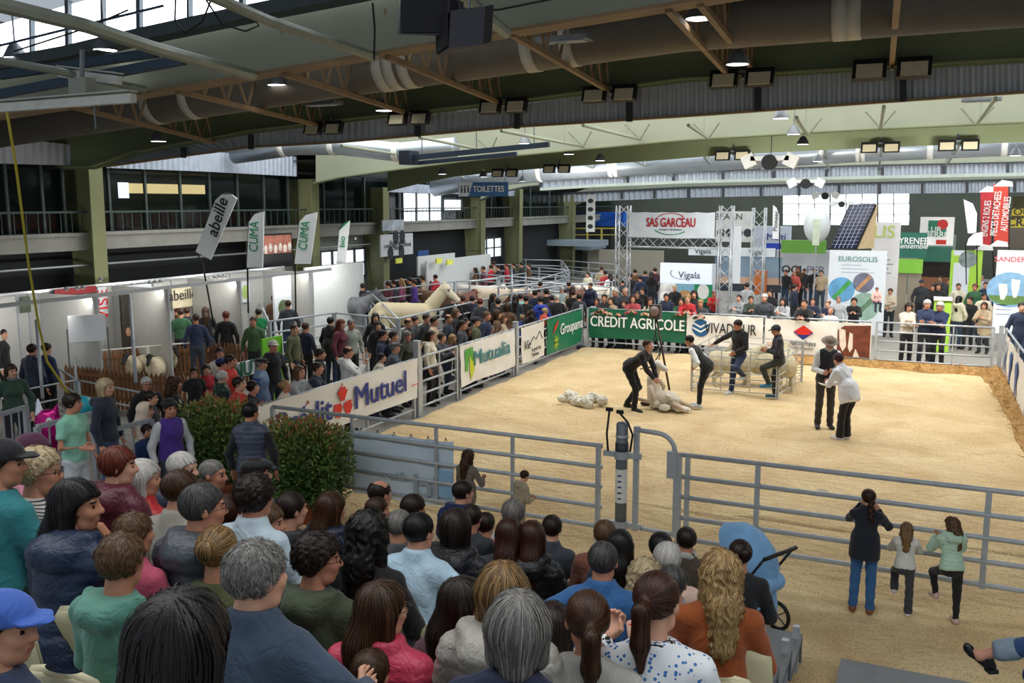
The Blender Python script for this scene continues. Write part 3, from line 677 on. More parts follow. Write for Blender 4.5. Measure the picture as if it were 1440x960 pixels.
def top_mesh(pose, lod, fat, fem, style):
    key = ('t', pose, lod, fat, fem, style)
    if key in PC: return PC[key]
    J = POSES[pose]; h = LOD[lod][0]; t, a, l = limb_parts(J, fat, fem, 1.06)
    kind = style.split('+'); s = SDF(.035); s.p = list(t.p)
    up = (J['chest'] - J['hip']).normalized(); seated = J['hip'].z < .7
    n_ = J['neck']
    if 'vest' not in kind:
        for i in (0, 1):
            q = SDF(.02); q.p = a.p[2 * i:2 * i + 2]; S_, E_, W_ = J['sh%d' % i], J['el%d' % i], J['wr%d' % i]
            if 'tee' in kind:
                q.p = q.p[:1]; c = S_.lerp(E_, .62); d = (E_ - S_).normalized()
            else: d = (W_ - E_).normalized(); c = W_ - d * .01
            q.cuts.append(lambda P, c=A3(c), n=A3(d): (P - c) @ n + 0 * P[:, 0]) if 'tee' in kind else q.cuts.append(lambda P, c=A3(c), n=A3(d): np.where(np.linalg.norm(P - c, axis=1) < .12, (P - c) @ n, -1))
            s.sub.append(q)
    if 'vest' in kind:
        for i in (0, 1): s.cap(J['sh%d' % i] * .85 + J['sh%d' % (1 - i)] * .15, J['sh%d' % i] * .85 + J['sh%d' % (1 - i)] * .15 - up * .1, .06)
    hem = (.10 if seated else .04) if 'coat' not in kind else (.12 if seated else (.16 if 'mid' in kind else .34))
    if 'coat' in kind and not seated:
        s.cap(J['hip'] + up * .1, Vector(J['hip']) - Vector((0, .0, .10 if 'mid' in kind else .26)), .182 * fat, .192 * fat, flat=((0, 1, 0), .92))
    elif not seated: s.cap(J['hip'] + up * .05, Vector(J['hip']) - up * .03, .155 * fat, .158 * fat, flat=((0, 1, 0), .75))
    else: s.cap(J['hip'] + up * .02, J['hip'] + Vector((0, 0, -.03)), .165 * fat, .175 * fat, flat=((0, 1, 0), .8))
    hp = A3(J['hip'] - up * (hem if not seated else .06)); s.cuts.append(lambda P: np.where(np.linalg.norm(P - hp, axis=1) < .36, (hp - P) @ A3(up), -1) if not seated else (hp - P) @ A3((0, 0, 1)))
    if 'collar' in kind or 'puffer' in kind or 'coat' in kind: s.cap(n_ + up * .0, n_ + up * .035, .068, .070)
    else: s.cap(n_ - up * .02, n_ + up * .03, .062, .060)
    s.cuts.append(lambda P, c=A3(n_ + up * (.06 if ('collar' in kind or 'puffer' in kind or 'coat' in kind) else .03)), n=A3(up): np.where(np.linalg.norm(P - c, axis=1) < .14, (P - c) @ n, -1))
    if 'hood' in kind:
        bk = Vector((0, -1, 0)) if up.y < .7 else Vector((0, -.5, .5)); c = n_ + bk * .075 + Vector((0, 0, .0))
        s.cap(c + Vector((-.10, .06, .02)), c + Vector((-.05, -.03, -.03)), .040, .046, k=.03); s.cap(c + Vector((.10, .06, .02)), c + Vector((.05, -.03, -.03)), .040, .046, k=.03)
        s.cap(c + Vector((-.05, -.03, -.03)), c + Vector((.05, -.03, -.03)), .046, k=.03); s.cap(c + Vector((0, -.02, -.06)), c + Vector((0, -.015, -.15)), .055, .03, flat=((0, 1, 0), .6), k=.03)
    infl = .012
    if 'puffer' in kind: s.disp = PUFF(.011, .062 if lod != 'lo' else .11); infl = .022
    elif 'loose' in kind: infl = .02
    rg = np.random.RandomState(len(key[1]) + 3); ph = rg.rand(6) * 6
    if s.disp is None:
        s.disp = lambda P: .005 * np.sin(P[:, 2] * 31 + 5 * np.sin(P[:, 0] * 11 + ph[0]) + ph[1]) * np.sin(P[:, 0] * 13 + P[:, 1] * 9 + ph[2])
    V, F = solid('t', s, h, infl); PC[key] = np_mesh('top', V, F); return PC[key]
def leg_mesh(pose, lod, fat, fem, style):
    key = ('l', pose, lod, fat, fem, style)
    if key in PC: return PC[key]
    J = POSES[pose]; h = LOD[lod][0]; t, a, l = limb_parts(J, fat, fem); s = SDF(.022); s.p = l.p
    for i in (0, 1):
        if 'wide' in style: s.cap(J['kn%d' % i], J['an%d' % i], .062, .068)
        elif 'slim' not in style: s.cap(J['kn%d' % i], J['an%d' % i], .056, .050)
        d = (J['an%d' % i] - J['kn%d' % i]).normalized(); s.cuts.append(lambda P, c=A3(J['an%d' % i] + d * .015), n=A3(d): np.where(np.linalg.norm(P - c, axis=1) < .12, (P - c) @ n, -1))
    s.cap(J['hip'], J['hip'] + (J['waist'] - J['hip']) * .5, .150 * fat, .145 * fat, flat=((0, 1, 0), .75), k=.05)
    wp = A3(J['hip'] + (J['waist'] - J['hip']) * .55); n = A3((J['waist'] - J['hip']).normalized()); s.cuts.append(lambda P: (P - wp) @ n)
    s.disp = lambda P: .004 * np.sin(P[:, 2] * 40 + 6 * np.sin(P[:, 0] * 15))
    V, F = solid('l', s, h, .008); PC[key] = np_mesh('trousers', V, F); return PC[key]
def shoe_mesh(pose, lod, i, boot=0):
    key = ('s', pose, lod, i, boot)
    if key in PC: return PC[key]
    J = POSES[pose]; a, t = J['an%d' % i], J['to%d' % i]; s = SDF(.02); d = (t - a); dn = Vector((d.x, d.y, 0)).normalized() if abs(d.y) + abs(d.x) > .03 else Vector((0, 1, 0))
    s.cap(a + Vector((0, 0, -.035)) - dn * .02, t - dn * .0, .042, .036); s.cap(a - dn * .03 + Vector((0, 0, -.045)), t + dn * .02 + Vector((0, 0, -.008)), .035, .032, flat=((0, 0, 1), .7))
    s.cap(a + Vector((0, 0, .0 + .09 * boot)), a + Vector((0, 0, -.03)), .044, .042)
    z = min(a.z - .08, t.z - .035); s.cuts.append(lambda P: z + .002 - P[:, 2])
    V, F = solid('s', s, .014 if lod != 'lo' else .02, .004); PC[key] = np_mesh('shoe', V, F); return PC[key]
# ---- hair
def hairline(P, f=0.0, side=.0, back=-.085):
    z = np.interp(P[:, 1], [-.13, -.06, -.02, .02, .05, .085, .12], [back, back + .015, -.03 + side, .012 + side, .040 + f, .060 + f, .062 + f]); return (z - P[:, 2]) * .8
def hair_sdf(style):
    s = SDF(.02); st = style; T = .012
    if st in ('short', 'buzz', 'balding', 'mid', 'curly', 'bun', 'pony', 'bob', 'long', 'longcurl', 'braid', 'afro', 'tousled'):
        T = dict(buzz=.004, balding=.007, short=.011, mid=.017, tousled=.018, curly=.026, afro=.035, bun=.010, pony=.010, bob=.020, long=.016, longcurl=.026, braid=.014)[st]
    s.ell((0, -.016, .034), (.075 + T, .092 + T, .082 + T))
    side = {'bob': 0, 'mid': -.02, 'tousled': -.005}.get(st, 0)
    if st in ('bob', 'long', 'longcurl', 'braid'):
        if st == 'bob':
            for x in (-1, 1): s.cap((x * .062, -.02, .02), (x * .066, -.012, -.085), .040, .030, k=.03)
            s.cap((0, -.06, .0), (0, -.062, -.09), .066, .048, k=.03)
        elif st in ('long', 'longcurl'):
            w = 0 if st == 'long' else .012
            s.cap((0, -.060, .02), (0, -.128, -.14), .080 + w, .070 + w, flat=((0, 1, 0), .66), k=.03); s.cap((0, -.128, -.14), (0, -.142, -.34), .070 + w, .050 + w, flat=((0, 1, 0), .62), k=.03)
            for x in (-1, 1): s.cap((x * .062, -.025, .0), (x * .078, -.035, -.20), .034 + w, .026 + w, k=.03)
    if st == 'pony':
        s.cap((0, -.11, .03), (0, -.150, .0), .020, .03, k=.01); s.cap((0, -.150, .0), (0, -.150, -.12), .032, .034, k=.02); s.cap((0, -.150, -.12), (0, -.135, -.22), .032, .010, k=.02)
    if st == 'braid':
        for i in range(7): s.ell((.01 * (-1) ** i, -.128 - .004 * i, -.03 - .040 * i), (.038 - .002 * i, .032, .030), k=.008)
    if st == 'bun': s.ell((0, -.115, .045), (.045, .038, .042), k=.01)
    if st in ('curly', 'afro', 'longcurl', 'tousled'):
        A = dict(curly=.010, afro=.013, longcurl=.012, tousled=.006)[st]; q = 95 if st != 'longcurl' else 60
        s.disp = lambda P: A * np.sin(P[:, 0] * q + 3 * np.sin(P[:, 2] * 40)) * np.sin(P[:, 1] * q + 1) * np.sin(P[:, 2] * q * .8 + 2 * np.sin(P[:, 0] * 50))
    longh = st in ('long', 'longcurl', 'bob', 'pony', 'braid')
    def face(P):
        d = hairline(P, 0, side)
        if st in ('long', 'longcurl', 'bob'):
            d = np.where(P[:, 1] < .018, -1, d)                      # curtains behind the cheeks run on down
            d = np.maximum(d, np.where(P[:, 2] < .03, (P[:, 1] - .045), -1))
        if st in ('pony', 'braid'): d = np.where(P[:, 1] < -.092, -1, d)
        return d
    s.cuts.append(face)
    if st == 'balding': s.cuts.append(lambda P: .070 - np.sqrt(P[:, 0] ** 2 + (P[:, 1] + .02) ** 2) * 1 if False else np.where((P[:, 2] > .055), .066 - np.sqrt(P[:, 0] ** 2 + (P[:, 1] + .005) ** 2), -1))
    return s
HC = {}
def hair_mesh(style, lod):
    key = (style, lod)
    if key in HC: return HC[key]
    s = hair_sdf(style); h = {'hi': .0095, 'mid': .012, 'lo': .017}[lod]
    V, F = solid('hair', s, h, 0); strand = np.full(len(V), .35, np.float32) + .2 * np.sin(V[:, 0] * 180)
    if lod != 'lo' and len(V):
        rg = np.random.RandomState(5); N = {'hi': 1200, 'mid': 340}[lod]
        if style in ('long', 'longcurl'): N = int(N * 1.25)
        L = {'short': 5, 'buzz': 2, 'balding': 4, 'mid': 7, 'tousled': 5, 'curly': 5, 'afro': 5, 'bun': 9, 'pony': 12, 'bob': 12, 'long': 18, 'longcurl': 17, 'braid': 12}[style]
        step = .013; P = V[rg.randint(0, len(V), N)].astype(np.float32) + rg.randn(N, 3).astype(np.float32) * .003; w = {'hi': .0017, 'mid': .0032}[lod] * (1.25 if 'curl' in style or style == 'afro' else 1)
        crown = A3((.012, -.045, .12)); pts = []; e = .004; lift = rg.rand(N) * (.004 if style in ('buzz', 'short', 'pony', 'bun') else .007)
        ph = rg.rand(N) * 6.3; curl = {'curly': .9, 'afro': 1.2, 'longcurl': .55, 'tousled': .55, 'short': .18, 'mid': .15}.get(style, .05)
        keep = None
        for k in range(L):
            g = np.stack([s.eval(P + A3(ax) * e) - s.eval(P - A3(ax) * e) for ax in np.eye(3)], 1); g /= (np.linalg.norm(g, axis=1)[:, None] + 1e-6)
            d = s.eval(P); 
            if k == 0: g0 = g
            P = P - g * np.clip(d - lift, -.02, .02)[:, None]; 
            out = g.copy(); pts.append((P.copy(), g))
            dirn = np.where((P[:, 2] > .02)[:, None], (P - crown), A3((0, -.02, -1)) + 0 * P); dirn[:, 2] -= .03
            if style in ('pony', 'bun'):
                tgt = A3((0, -.115, .035)) - P; dirn = np.where((P[:, 1] > -.12)[:, None], tgt, A3((0, 0, -1)) + 0 * P)
            dirn = dirn / (np.linalg.norm(dirn, axis=1)[:, None] + 1e-6)
            rnd3 = np.stack([np.sin(ph + k * 1.3), np.sin(ph * 2 + k * 1.7), np.sin(ph * 3 + k * 1.1)], 1); dirn = dirn + rnd3 * curl
            dirn -= g * (dirn * g).sum(1)[:, None]; dirn /= (np.linalg.norm(dirn, axis=1)[:, None] + 1e-6); P = P + dirn * step
        Vs = []; Q = np.stack([p for p, g in pts], 1); Gn = np.stack([g for p, g in pts], 1); T = np.gradient(Q, axis=1); sd = np.cross(T, Gn); sd /= (np.linalg.norm(sd, axis=2)[..., None] + 1e-6)
        tp = np.linspace(1, .35, L)[None, :, None]; lw = w * (.6 + .8 * rg.rand(N))[:, None, None]
        a = Q - sd * lw * tp; b = Q + sd * lw * tp; SV = np.stack([a, b], 2).reshape(-1, 3); i0 = (np.arange(N)[:, None] * L + np.arange(L - 1)[None]).ravel() * 2
        SF = np.stack([i0, i0 + 1, i0 + 3, i0 + 2], 1) + len(V); V = np.concatenate([V, SV]); F = np.concatenate([F, SF]); strand = np.concatenate([strand, np.repeat(rg.rand(N), L * 2)])
    HC[key] = np_mesh('hair', V, F, strand=strand); return HC[key]
def cap_mesh(kind):
    if kind in HC: return HC[kind]
    s = SDF(.015)
    if kind == 'cap':
        s.ell((0, -.012, .045), (.096, .110, .088)); s.cut(lambda P: .030 - P[:, 2] - .0 * P[:, 1]); s.p.append(('c', A3((-.03, .10, .042)), A3((.03, .10, .042)), .05, .05, ((0, 0, 1), .16), .01)); s.p.append(('c', A3((0, .12, .036)), A3((0, .145, .032)), .045, .04, ((0, 0, 1), .16), .01))
    elif kind == 'beret': s.ell((0.008, -.01, .082), (.115, .125, .036)); s.cap((0, -.012, .05), (0, -.012, .07), .085); s.cap((0, -.01, .118), (0, -.01, .126), .006)
    elif kind == 'flatcap': s.ell((0, -.005, .075), (.094, .118, .045)); s.cap((-.03, .105, .045), (.03, .105, .045), .035, flat=((0, 0, 1), .3)); s.cut(lambda P: .030 - P[:, 2])
    elif kind == 'hat': s.ell((0, -.012, .075), (.088, .098, .065)); s.p.append(('c', A3((0, -.012, .048)), A3((0, -.010, .050)), .150, .150, ((0, 0, 1), .10), .02)); s.disp = lambda P: .004 * np.sin(P[:, 0] * 40) * np.sin(P[:, 1] * 30)
    elif kind == 'beanie': s.ell((0, -.018, .045), (.092, .108, .10)); s.cut(lambda P: .012 - P[:, 2] + .45 * np.maximum(P[:, 1], -.08)); s.disp = lambda P: .003 * np.sin(np.arctan2(P[:, 0], P[:, 1]) * 26)
    elif kind == 'hood': s.ell((0, -.03, .03), (.110, .120, .120)); s.cap((0, -.05, -.02), (0, -.07, -.12), .095, .10); s.cut(lambda P: P[:, 1] - .035 - .1 * P[:, 2])
    HC[kind] = np_mesh(kind, *solid(kind, s, .0085, 0)); return HC[kind]

HAIRC = {'black': ('#0d0b0b', '#221c1a'), 'dark': ('#191210', '#35261f'), 'brown': ('#281a12', '#503725'), 'chestnut': ('#2a1910', '#54351f'), 'red': ('#4a1d10', '#7e3820'), 'auburn': ('#26140e', '#4e2b1c'),
         'lightbrown': ('#43301f', '#7a5c3e'), 'blonde': ('#7c5c36', '#c9a873'), 'fair': ('#a08a66', '#dccba6'), 'grey': ('#55524f', '#98948f'), 'darkgrey': ('#2b2a2a', '#5d5b5a'), 'white': ('#a8a49e', '#e2dfd9'), 'high': ('#3c2817', '#b08a58')}
SKINS = ['#c48d70', '#b97f62', '#d09c80', '#c08468', '#ca9478']
def person(label, loc, rz, pose='stand', top=('#222326', 'plain'), legs=('#20232c', 'plain'), hair=('short', 'dark'), scale=1.0, lod='mid', fat=1.0, fem=0, turn=0, nod=0, hat=None, shoes='#1c1b1b', boot=0,
           skinc=None, group=None, glasses=False, scarf=None, under=None, cat='person', topname=None, extra=None, showlegs=True):
    root = thing('person', label, cat, loc, rz, group, scale); J = POSES[pose]
    kind = top[1]; me, HR = body_mesh(pose, lod, fat, fem, turn, nod, 0)
    def part(name, mesh, ms, par=root):
        o = bpy.data.objects.new(name, mesh)
        while len(mesh.materials) < len(ms): mesh.materials.append(ms[0])
        link(o, par)
        for i, m in enumerate(ms): o.material_slots[i].link = 'OBJECT'; o.material_slots[i].material = m
        return o
    sk = skinc or SKINS[len(label) * 7 % 5]
    hc = HAIRC[hair[1]]; hm = hairm(*hc)
    part('body', me, [skin(sk), mat('#a8685a', .5, var=.05), mat('#15100e', .15, var=0), mat(hc[0], .8, var=0)])
    fab = 'puffer' if 'puffer' in kind else 'knit' if 'knit' in kind else 'floral' if 'floral' in kind else 'stripe' if 'stripe' in kind else 'leather' if 'shiny' in kind else 'cloth'
    nm = topname or ('puffer_jacket' if 'puffer' in kind else 'hooded_jacket' if 'hood' in kind else 'coat' if 'coat' in kind else 'vest' if 'vest' in kind else 'sweater' if 'knit' in kind else 'shirt')
    part(nm, top_mesh(pose, lod, fat, fem, kind), [cloth(top[0], fab)])
    if under: part('shirt', top_mesh(pose, lod, round(fat * .93, 2), fem, 'plain'), [cloth(under)])
    if showlegs:
        part('trousers', leg_mesh(pose, lod, fat, fem, legs[1]), [cloth(legs[0])])
        for i in (0, 1): part('shoe', shoe_mesh(pose, lod, i, boot), [mat(shoes, .5, var=.08)])
    hl = J['head']; E = HR.to_euler()
    def onhead(o): o.location = hl; o.rotation_euler = E; return o
    if hair[0] != 'bald': onhead(part('hair', hair_mesh(hair[0], lod), [hm]))
    if hat: onhead(part(hat[0], cap_mesh(hat[0]), [cloth(hat[1])]))
    if glasses and lod != 'lo':
        k = ('glasses',)
        if k not in PC:
            mb = MB()
            for x in (-1, 1):
                mb.tube([(x * .033 + .021 * math.cos(a), .098, .004 + .017 * math.sin(a)) for a in np.linspace(0, 2 * math.pi, 13)[:-1]], .0022, 5, closed=True); mb.tube([(x * .054, .098, .010), (x * .083, .06, .010), (x * .086, -.02, .006)], .002, 5)
            mb.bar((-.012, .1, .008), (.012, .1, .008), .003); PC[k] = mb.mesh('glasses')
        onhead(part('glasses', PC[k], [mat('#1b1b1f', .3, var=0)]))
    if scarf:
        k = ('scarf', pose)
        if k not in PC:
            s = SDF(.02); n_ = J['neck'] + Vector((0, .015, .035)); 
            for i in range(10):
                a = i / 10 * 6.283; b = (i + 1) / 10 * 6.283; s.cap(n_ + Vector((.062 * math.cos(a), .066 * math.sin(a), .012 * math.sin(a * 3))), n_ + Vector((.062 * math.cos(b), .066 * math.sin(b), .012 * math.sin(b * 3))), .030)
            V, F = solid('s', s, .013); PC[k] = np_mesh('scarf', V, F)
        part('scarf', PC[k], [cloth(scarf, 'knit')])
    return root
# ---------------------------------------------------------------- fences of the ring
XL, YF, YN = -9.65, 27.1, 11.0
def panel(name, label, A, B, z, posts=(0, 1), r=.026, group=None, cat='fence', m=STEEL, pr=.03, foot=True, nmid=0):
    """panel of horizontal tubes between two ground points; z = rail heights"""
    A = Vector(A); B = Vector(B); e_ = (B - A).normalized() * .035; A = A + e_; B = B - e_; o = thing(name, label, cat, (A.x, A.y, 0), 0, group); d = B - A
    for k in z: MB().tube([Vector((0, 0, k)), d + Vector((0, 0, k))], r, 8).build('rail', m, o, True)
    for t in posts: MB().bar(d * t + Vector((0, 0, .0 if foot else z[0])), d * t + Vector((0, 0, z[-1] + .0)), pr * 2, pr * 2).build('post', m, o)
    for i in range(nmid):
        t = (i + 1) / (nmid + 1); MB().bar(d * t + Vector((0, 0, z[0])), d * t + Vector((0, 0, z[-1])), .035, .035).build('upright', m, o)
    return o
RZ = [.18, .45, .72, .98, 1.25]
def yl(px, py): return PX(px, py, XL).y
yC0, yC1, yM0, yM1, yV0, yG1 = YN + .1, yl(586, 530), yl(645, 500), yl(724, 490), yl(727, 480), YF
GF = 'steel tube panels fencing the ring'
panel('ring_fence', 'ring fence panel behind the white banner with big blue and red lettering', (XL, yC0, 0), (XL, yC1 - .05, 0), RZ, (.01, .99), nmid=2)
panel('ring_fence', 'open ring fence panel with leaning spectators and no banner, left side', (XL, yC1 + .1, 0), (XL, yM0 - .05, 0), RZ, (0.02, .98), nmid=1)
panel('ring_fence', 'ring fence panel behind the white banner with the green leaf logo', (XL, yM0, 0), (XL, yM1 - .04, 0), RZ, (.0, .98), nmid=1)
panel('ring_fence', 'ring fence panel carrying small white and green banners near far corner', (XL, yM1 + .1, 0), (XL, yG1 - .1, 0), RZ, (.01, .99), nmid=3)
def post(x, y, h, label, r=.06, m=STEEL):
    o = thing('ring_post', label, 'post', (x, y, 0)); MB().bar((0, 0, 0), (0, 0, h), r * 2, r * 2).build('shaft', m, o); MB().box((0, 0, h), (r * 2.3, r * 2.3, .02)).build('cap', m, o); return o
post(XL, yC1 + .03, 1.62, 'square steel post right of the red and blue lettered banner')
post(XL, yM1 + .04, 1.42, 'square steel post between the leaf logo banner and small white banner')
post(XL - .02, YF, 1.35, 'square steel post at the far left corner of the ring', .045)
# far fence: end points from the picture
XR = 2.15; far = lambda x: YF + .012 * (x - XL)
xF = [XL + .12, PY(980, 470, YF).x, PY(1080, 470, YF).x, PY(1228, 470, YF).x, PY(1402, 470, YF).x]
lab = ['far ring fence panel behind the dark green banner', 'far ring fence panel behind the white banner with blue round logo', 'far ring fence panel behind the white banner with a cow picture', 'open far ring fence panel with spectators at right end']
for i in range(4): panel('ring_fence', lab[i], (xF[i] + .03, YF, 0), (xF[i + 1] - .03, YF, 0), [.22, .48, .74, 1.0, 1.26], (0.005, .995), nmid=1 + (i == 3), r=.024)
post(xF[4] + .1, YF + .02, 1.32, 'square steel post at the far right corner of the ring', .05)
yR = 19.5; xr0 = xF[4] + .2
panel('ring_fence', 'ring fence panel at the right edge of the picture', (xr0, YF - .1, 0), (xr0 + .1, yR, 0), [.18, .45, .72, .98, 1.27], (0, .99), nmid=2)
# straw along the far and the right fence
def straw(name, pts, w, h, n, label):
    rg = random.Random(4); mb = MB()
    for i in range(len(pts) - 1):
        a, b = Vector(pts[i]), Vector(pts[i + 1]); sd = (b - a).normalized().cross(Vector((0, 0, 1))); mb.add([a - sd * w, a + sd * w, a + Vector((0, 0, h)), b - sd * w, b + sd * w, b + Vector((0, 0, h))], [(0, 3, 5, 2), (1, 2, 5, 4), (0, 2, 1), (3, 4, 5)])
        for _ in range(n):
            t = rg.random(); s_ = rg.uniform(-1, 1); p = a.lerp(b, t) + sd * w * s_ + Vector((0, 0, h * (1 - abs(s_)) + .005)); q = p + Vector((rg.uniform(-.14, .14), rg.uniform(-.14, .14), rg.uniform(-.01, .09))); mb.bar(p, q, .010, .006)
    return tag(stuff(mb.build(name, mat('#a8814a', .9, var=.35, vs=12))), label, 'straw')
straw('straw_bank', [(xF[2] - 1, YF - .12, .02), (xF[3], YF - .16, .02), (xr0 - .1, YF - .2, .02)], .28, .20, 420, 'bank of straw heaped against the foot of the far ring fence')
straw('straw_bank', [(xr0 - .2, YF - .3, .02), (xr0 + .05, 22, .02), (xr0 + .1, 17.5, .02)], .34, .30, 420, 'bank of straw along the right hand ring fence')

# ---------------------------------------------------------------- banners
def banner(name, label, O, U, w, h, m, z0=0, amp=.012, seed=1, scale_k=1.0, cat='banner', nx=36, ny=8, hang=None):
    """cloth hung on the fence: O = lower left corner, U = unit direction to the right; the empty keeps x along U, z up, -y towards the viewer"""
    U = Vector(U).normalized(); o = thing(name, label, cat, O, math.atan2(U.y, U.x)); rg = random.Random(seed); a = [rg.uniform(0, 6) for _ in range(4)]
    P = []
    for j in range(ny + 1):
        v = j / ny; row = []
        for i in range(nx + 1):
            u = i / nx; y = amp * (math.sin(u * 19 + v * 4 + a[0]) * .5 + math.sin(u * 43 - v * 3 + a[1]) * .3 + math.sin((u + v) * 11 + a[2]) * .6)
            zz = z0 + v * h - (.018 * abs(math.sin(u * math.pi * 5)) if j == ny else 0) + (.014 * math.sin(u * 7 + a[3]) if j == 0 else 0)
            row.append((u * w, y, zz))
        P.append(row)
    mb = MB(); mb.grid(P); mb.grid([[(x, y + .006, z) for x, y, z in r][::-1] for r in P]); mb.build('cloth', m, o, True)
    for i in range(6):
        MB().tube([((i + .5) / 6 * w, .0, z0 + h - .03), ((i + .5) / 6 * w, .03, z0 + h + .03), ((i + .5) / 6 * w, .07, z0 + h - .02)], .006, 5).build('eyelet_tie', BLACK, o)
    return o
BW = mat('#e6e3dc', .55, var=.04, vs=3, bump=.15, bs=5); TB = mat('#1d2f86', .5, var=0); TR = mat('#d8291f', .5, var=0); TW = mat('#f2f4f2', .5, var=0); TG = mat('#1e8a55', .5, var=0)
TK = mat('#26292e', .6, var=0); FRONT = (R(90), 0, 0)
def flat(o, polys, m, name='emblem', y=-.016):
    mb = MB()
    for p in polys: mb.prism([(a, y, b) for a, b in p], (0, .003, 0))
    return mb.build(name, m, o)
def circ(cx, cz, r, n=20, a0=0, a1=6.2832, k=1): return [(cx + r * math.cos(a0 + (a1 - a0) * i / n), cz + k * r * math.sin(a0 + (a1 - a0) * i / n)) for i in range(n + (a1 - a0 < 6.28))]
def ringp(cx, cz, r, t, a0, a1, n=14, k=1):
    return [[(cx + q * math.cos(a), cz + k * q * math.sin(a)) for q, a in ((r, A), (r + t, A), (r + t, B), (r, B))] for A, B in [(a0 + (a1 - a0) * i / n, a0 + (a1 - a0) * (i + 1) / n) for i in range(n)]]
# left side banners hang on the ring side (+X of the fence), read with the viewer inside the ring: U points to +Y
L1 = yC1 - YN - .3
b = banner('banner', 'long white banner with blue lettering and a red three-armed emblem on the ring fence', (XL + .05, YN + .25, 0), (0, 1, 0), L1, .84, BW, .44, seed=3)
bu = lambda px, o0=YN + .25: PX(px, 545, XL + .05).y - o0
text('Crédit', .60, TB, b, ((bu(376) + bu(464)) / 2, -.03, .83), FRONT, .012, fit=bu(464) - bu(376)); text('Mutuel', .62, TB, b, ((bu(497) + bu(570)) / 2, -.03, .86), FRONT, .012, fit=bu(570) - bu(497))
cx, cz = bu(480), .86
for k in range(3):
    a = R(90 + 120 * k); ca, sa = math.cos(a), math.sin(a); T = lambda u, v: (cx + u * ca - v * sa, cz + u * sa + v * ca)
    flat(b, [[T(.05, -.05), T(.24, -.17), T(.24, .17), T(.05, .05)], [T(.24, -.11), T(.31, -.08), T(.31, .08), T(.24, .11)]], TR, y=-.03)
flat(b, [[(L1 * .945, .73), (L1 * .995, .73), (L1 * .995, .745), (L1 * .945, .745)]], TR, 'underline', y=-.03)
L2 = yM1 - yM0 - .1
b = banner('banner', 'white banner with a green and yellow leaf logo and teal lettering', (XL + .05, yM0, 0), (0, 1, 0), L2, .98, BW, .28, seed=5)
flat(b, [[(.20, 1.12), (.62, 1.16), (.40, 1.02), (.34, .60), (.20, .62)], [(.40, 1.0), (.62, 1.14), (.62, .60), (.50, .44)]], mat('#4aa23a', .5, var=0)); flat(b, [[(.42, .96), (.58, .78), (.72, .98), (.70, .62), (.52, .36), (.44, .6)]], mat('#c6cf2d', .5, var=0), y=-.02)
text('Mutualia', .5, mat('#2f7f86', .5, var=0), b, ((bu(665, yM0) + bu(716, yM0)) / 2, -.03, .84), FRONT, .012, fit=bu(716, yM0) - bu(665, yM0))
y3 = yl(731, 480); L3 = (yl(763, 470) - y3) / .74
b = banner('banner', 'small white banner with a thin black mountain outline', (XL + .05, y3, 0), (0, 1, 0), L3 * .74, 1.0, BW, .24, seed=6)
text('Vie', .36, TK, b, (L3 * .15, -.03, .72), FRONT, .0, .3); mb = MB(); mb.tube([(L3 * .24, -.025, .72), (L3 * .36, -.025, .90), (L3 * .44, -.025, .80), (L3 * .56, -.025, 1.0), (L3 * .66, -.025, .76)], .012, 4); mb.build('mountain_line', TK, b); text('le goût des', .15, TK, b, (L3 * .45, -.03, .55), FRONT); text('Pyrénées', .13, TK, b, (L3 * .42, -.03, .40), FRONT)
y4 = yl(767, 470); L4 = YF - y4 - .15; GB = mat('#12734e', .5, var=.05, vs=2, bump=.12, bs=4)
b = banner('banner', 'green banner with white lettering and a yellow green plant emblem', (XL + .05, y4, 0), (0, 1, 0), L4, 1.02, GB, .22, seed=7)
text('Groupama', .46, TW, b, ((bu(786, y4) + bu(817, y4)) / 2, -.03, .82), FRONT, .006, .1, fit=bu(817, y4) - bu(786, y4))
fx = L4 * .24
flat(b, [[(fx - .03, .50), (fx + .03, .50), (fx + .34 * math.cos(a), .50 + .26 * math.sin(a))] for a in [R(q) for q in range(0, 360, 30)]], mat('#c9d92e', .5, var=0)); flat(b, [[(fx - .3, .74), (fx + .05, .94), (fx + .22, 1.16), (fx - .12, 1.0)]], mat('#c2432b', .5, var=0))
# far banners hang on the ring side, U along +X
def bx(x): return PY(x, 470, YF).x
w = bx(965) - bx(829)
b = banner('banner', 'dark green banner with large white capitals on the far fence', (bx(829), YF - .05, 0), (1, 0, 0), w, .92, mat('#0d5e43', .5, var=.05, vs=2, bump=.12, bs=4), .36, seed=8)
text('CRÉDIT AGRICOLE', .46, TW, b, ((bx(831) + bx(963)) / 2 - bx(829), -.03, .86), FRONT, .014, fit=bx(963) - bx(831))
x0 = bx(966); w = bx(1073) - x0
b = banner('banner', 'white banner with dark capitals and a blue round striped logo', (x0, YF - .05, 0), (1, 0, 0), w, .92, BW, .32, seed=9)
text('VIVADOUR', .44, TK, b, ((bx(991) + bx(1064)) / 2 - x0, -.03, .84), FRONT, .008, fit=bx(1064) - bx(991))
flat(b, [circ(.42, .84, .26)], mat('#1d5c8f', .5, var=0)); flat(b, [[(.2, .95), (.42, .84), (.64, .98), (.64, 1.03), (.42, .89), (.19, 1.0)], [(.17, .82), (.42, .70), (.67, .86), (.67, .90), (.42, .75), (.17, .87)]], TW, y=-.022)
x0 = bx(1076); w = bx(1226) - x0
b = banner('banner', 'white banner with red and blue diamond logo and cow picture', (x0, YF - .05, 0), (1, 0, 0), w, .98, BW, .24, seed=10)
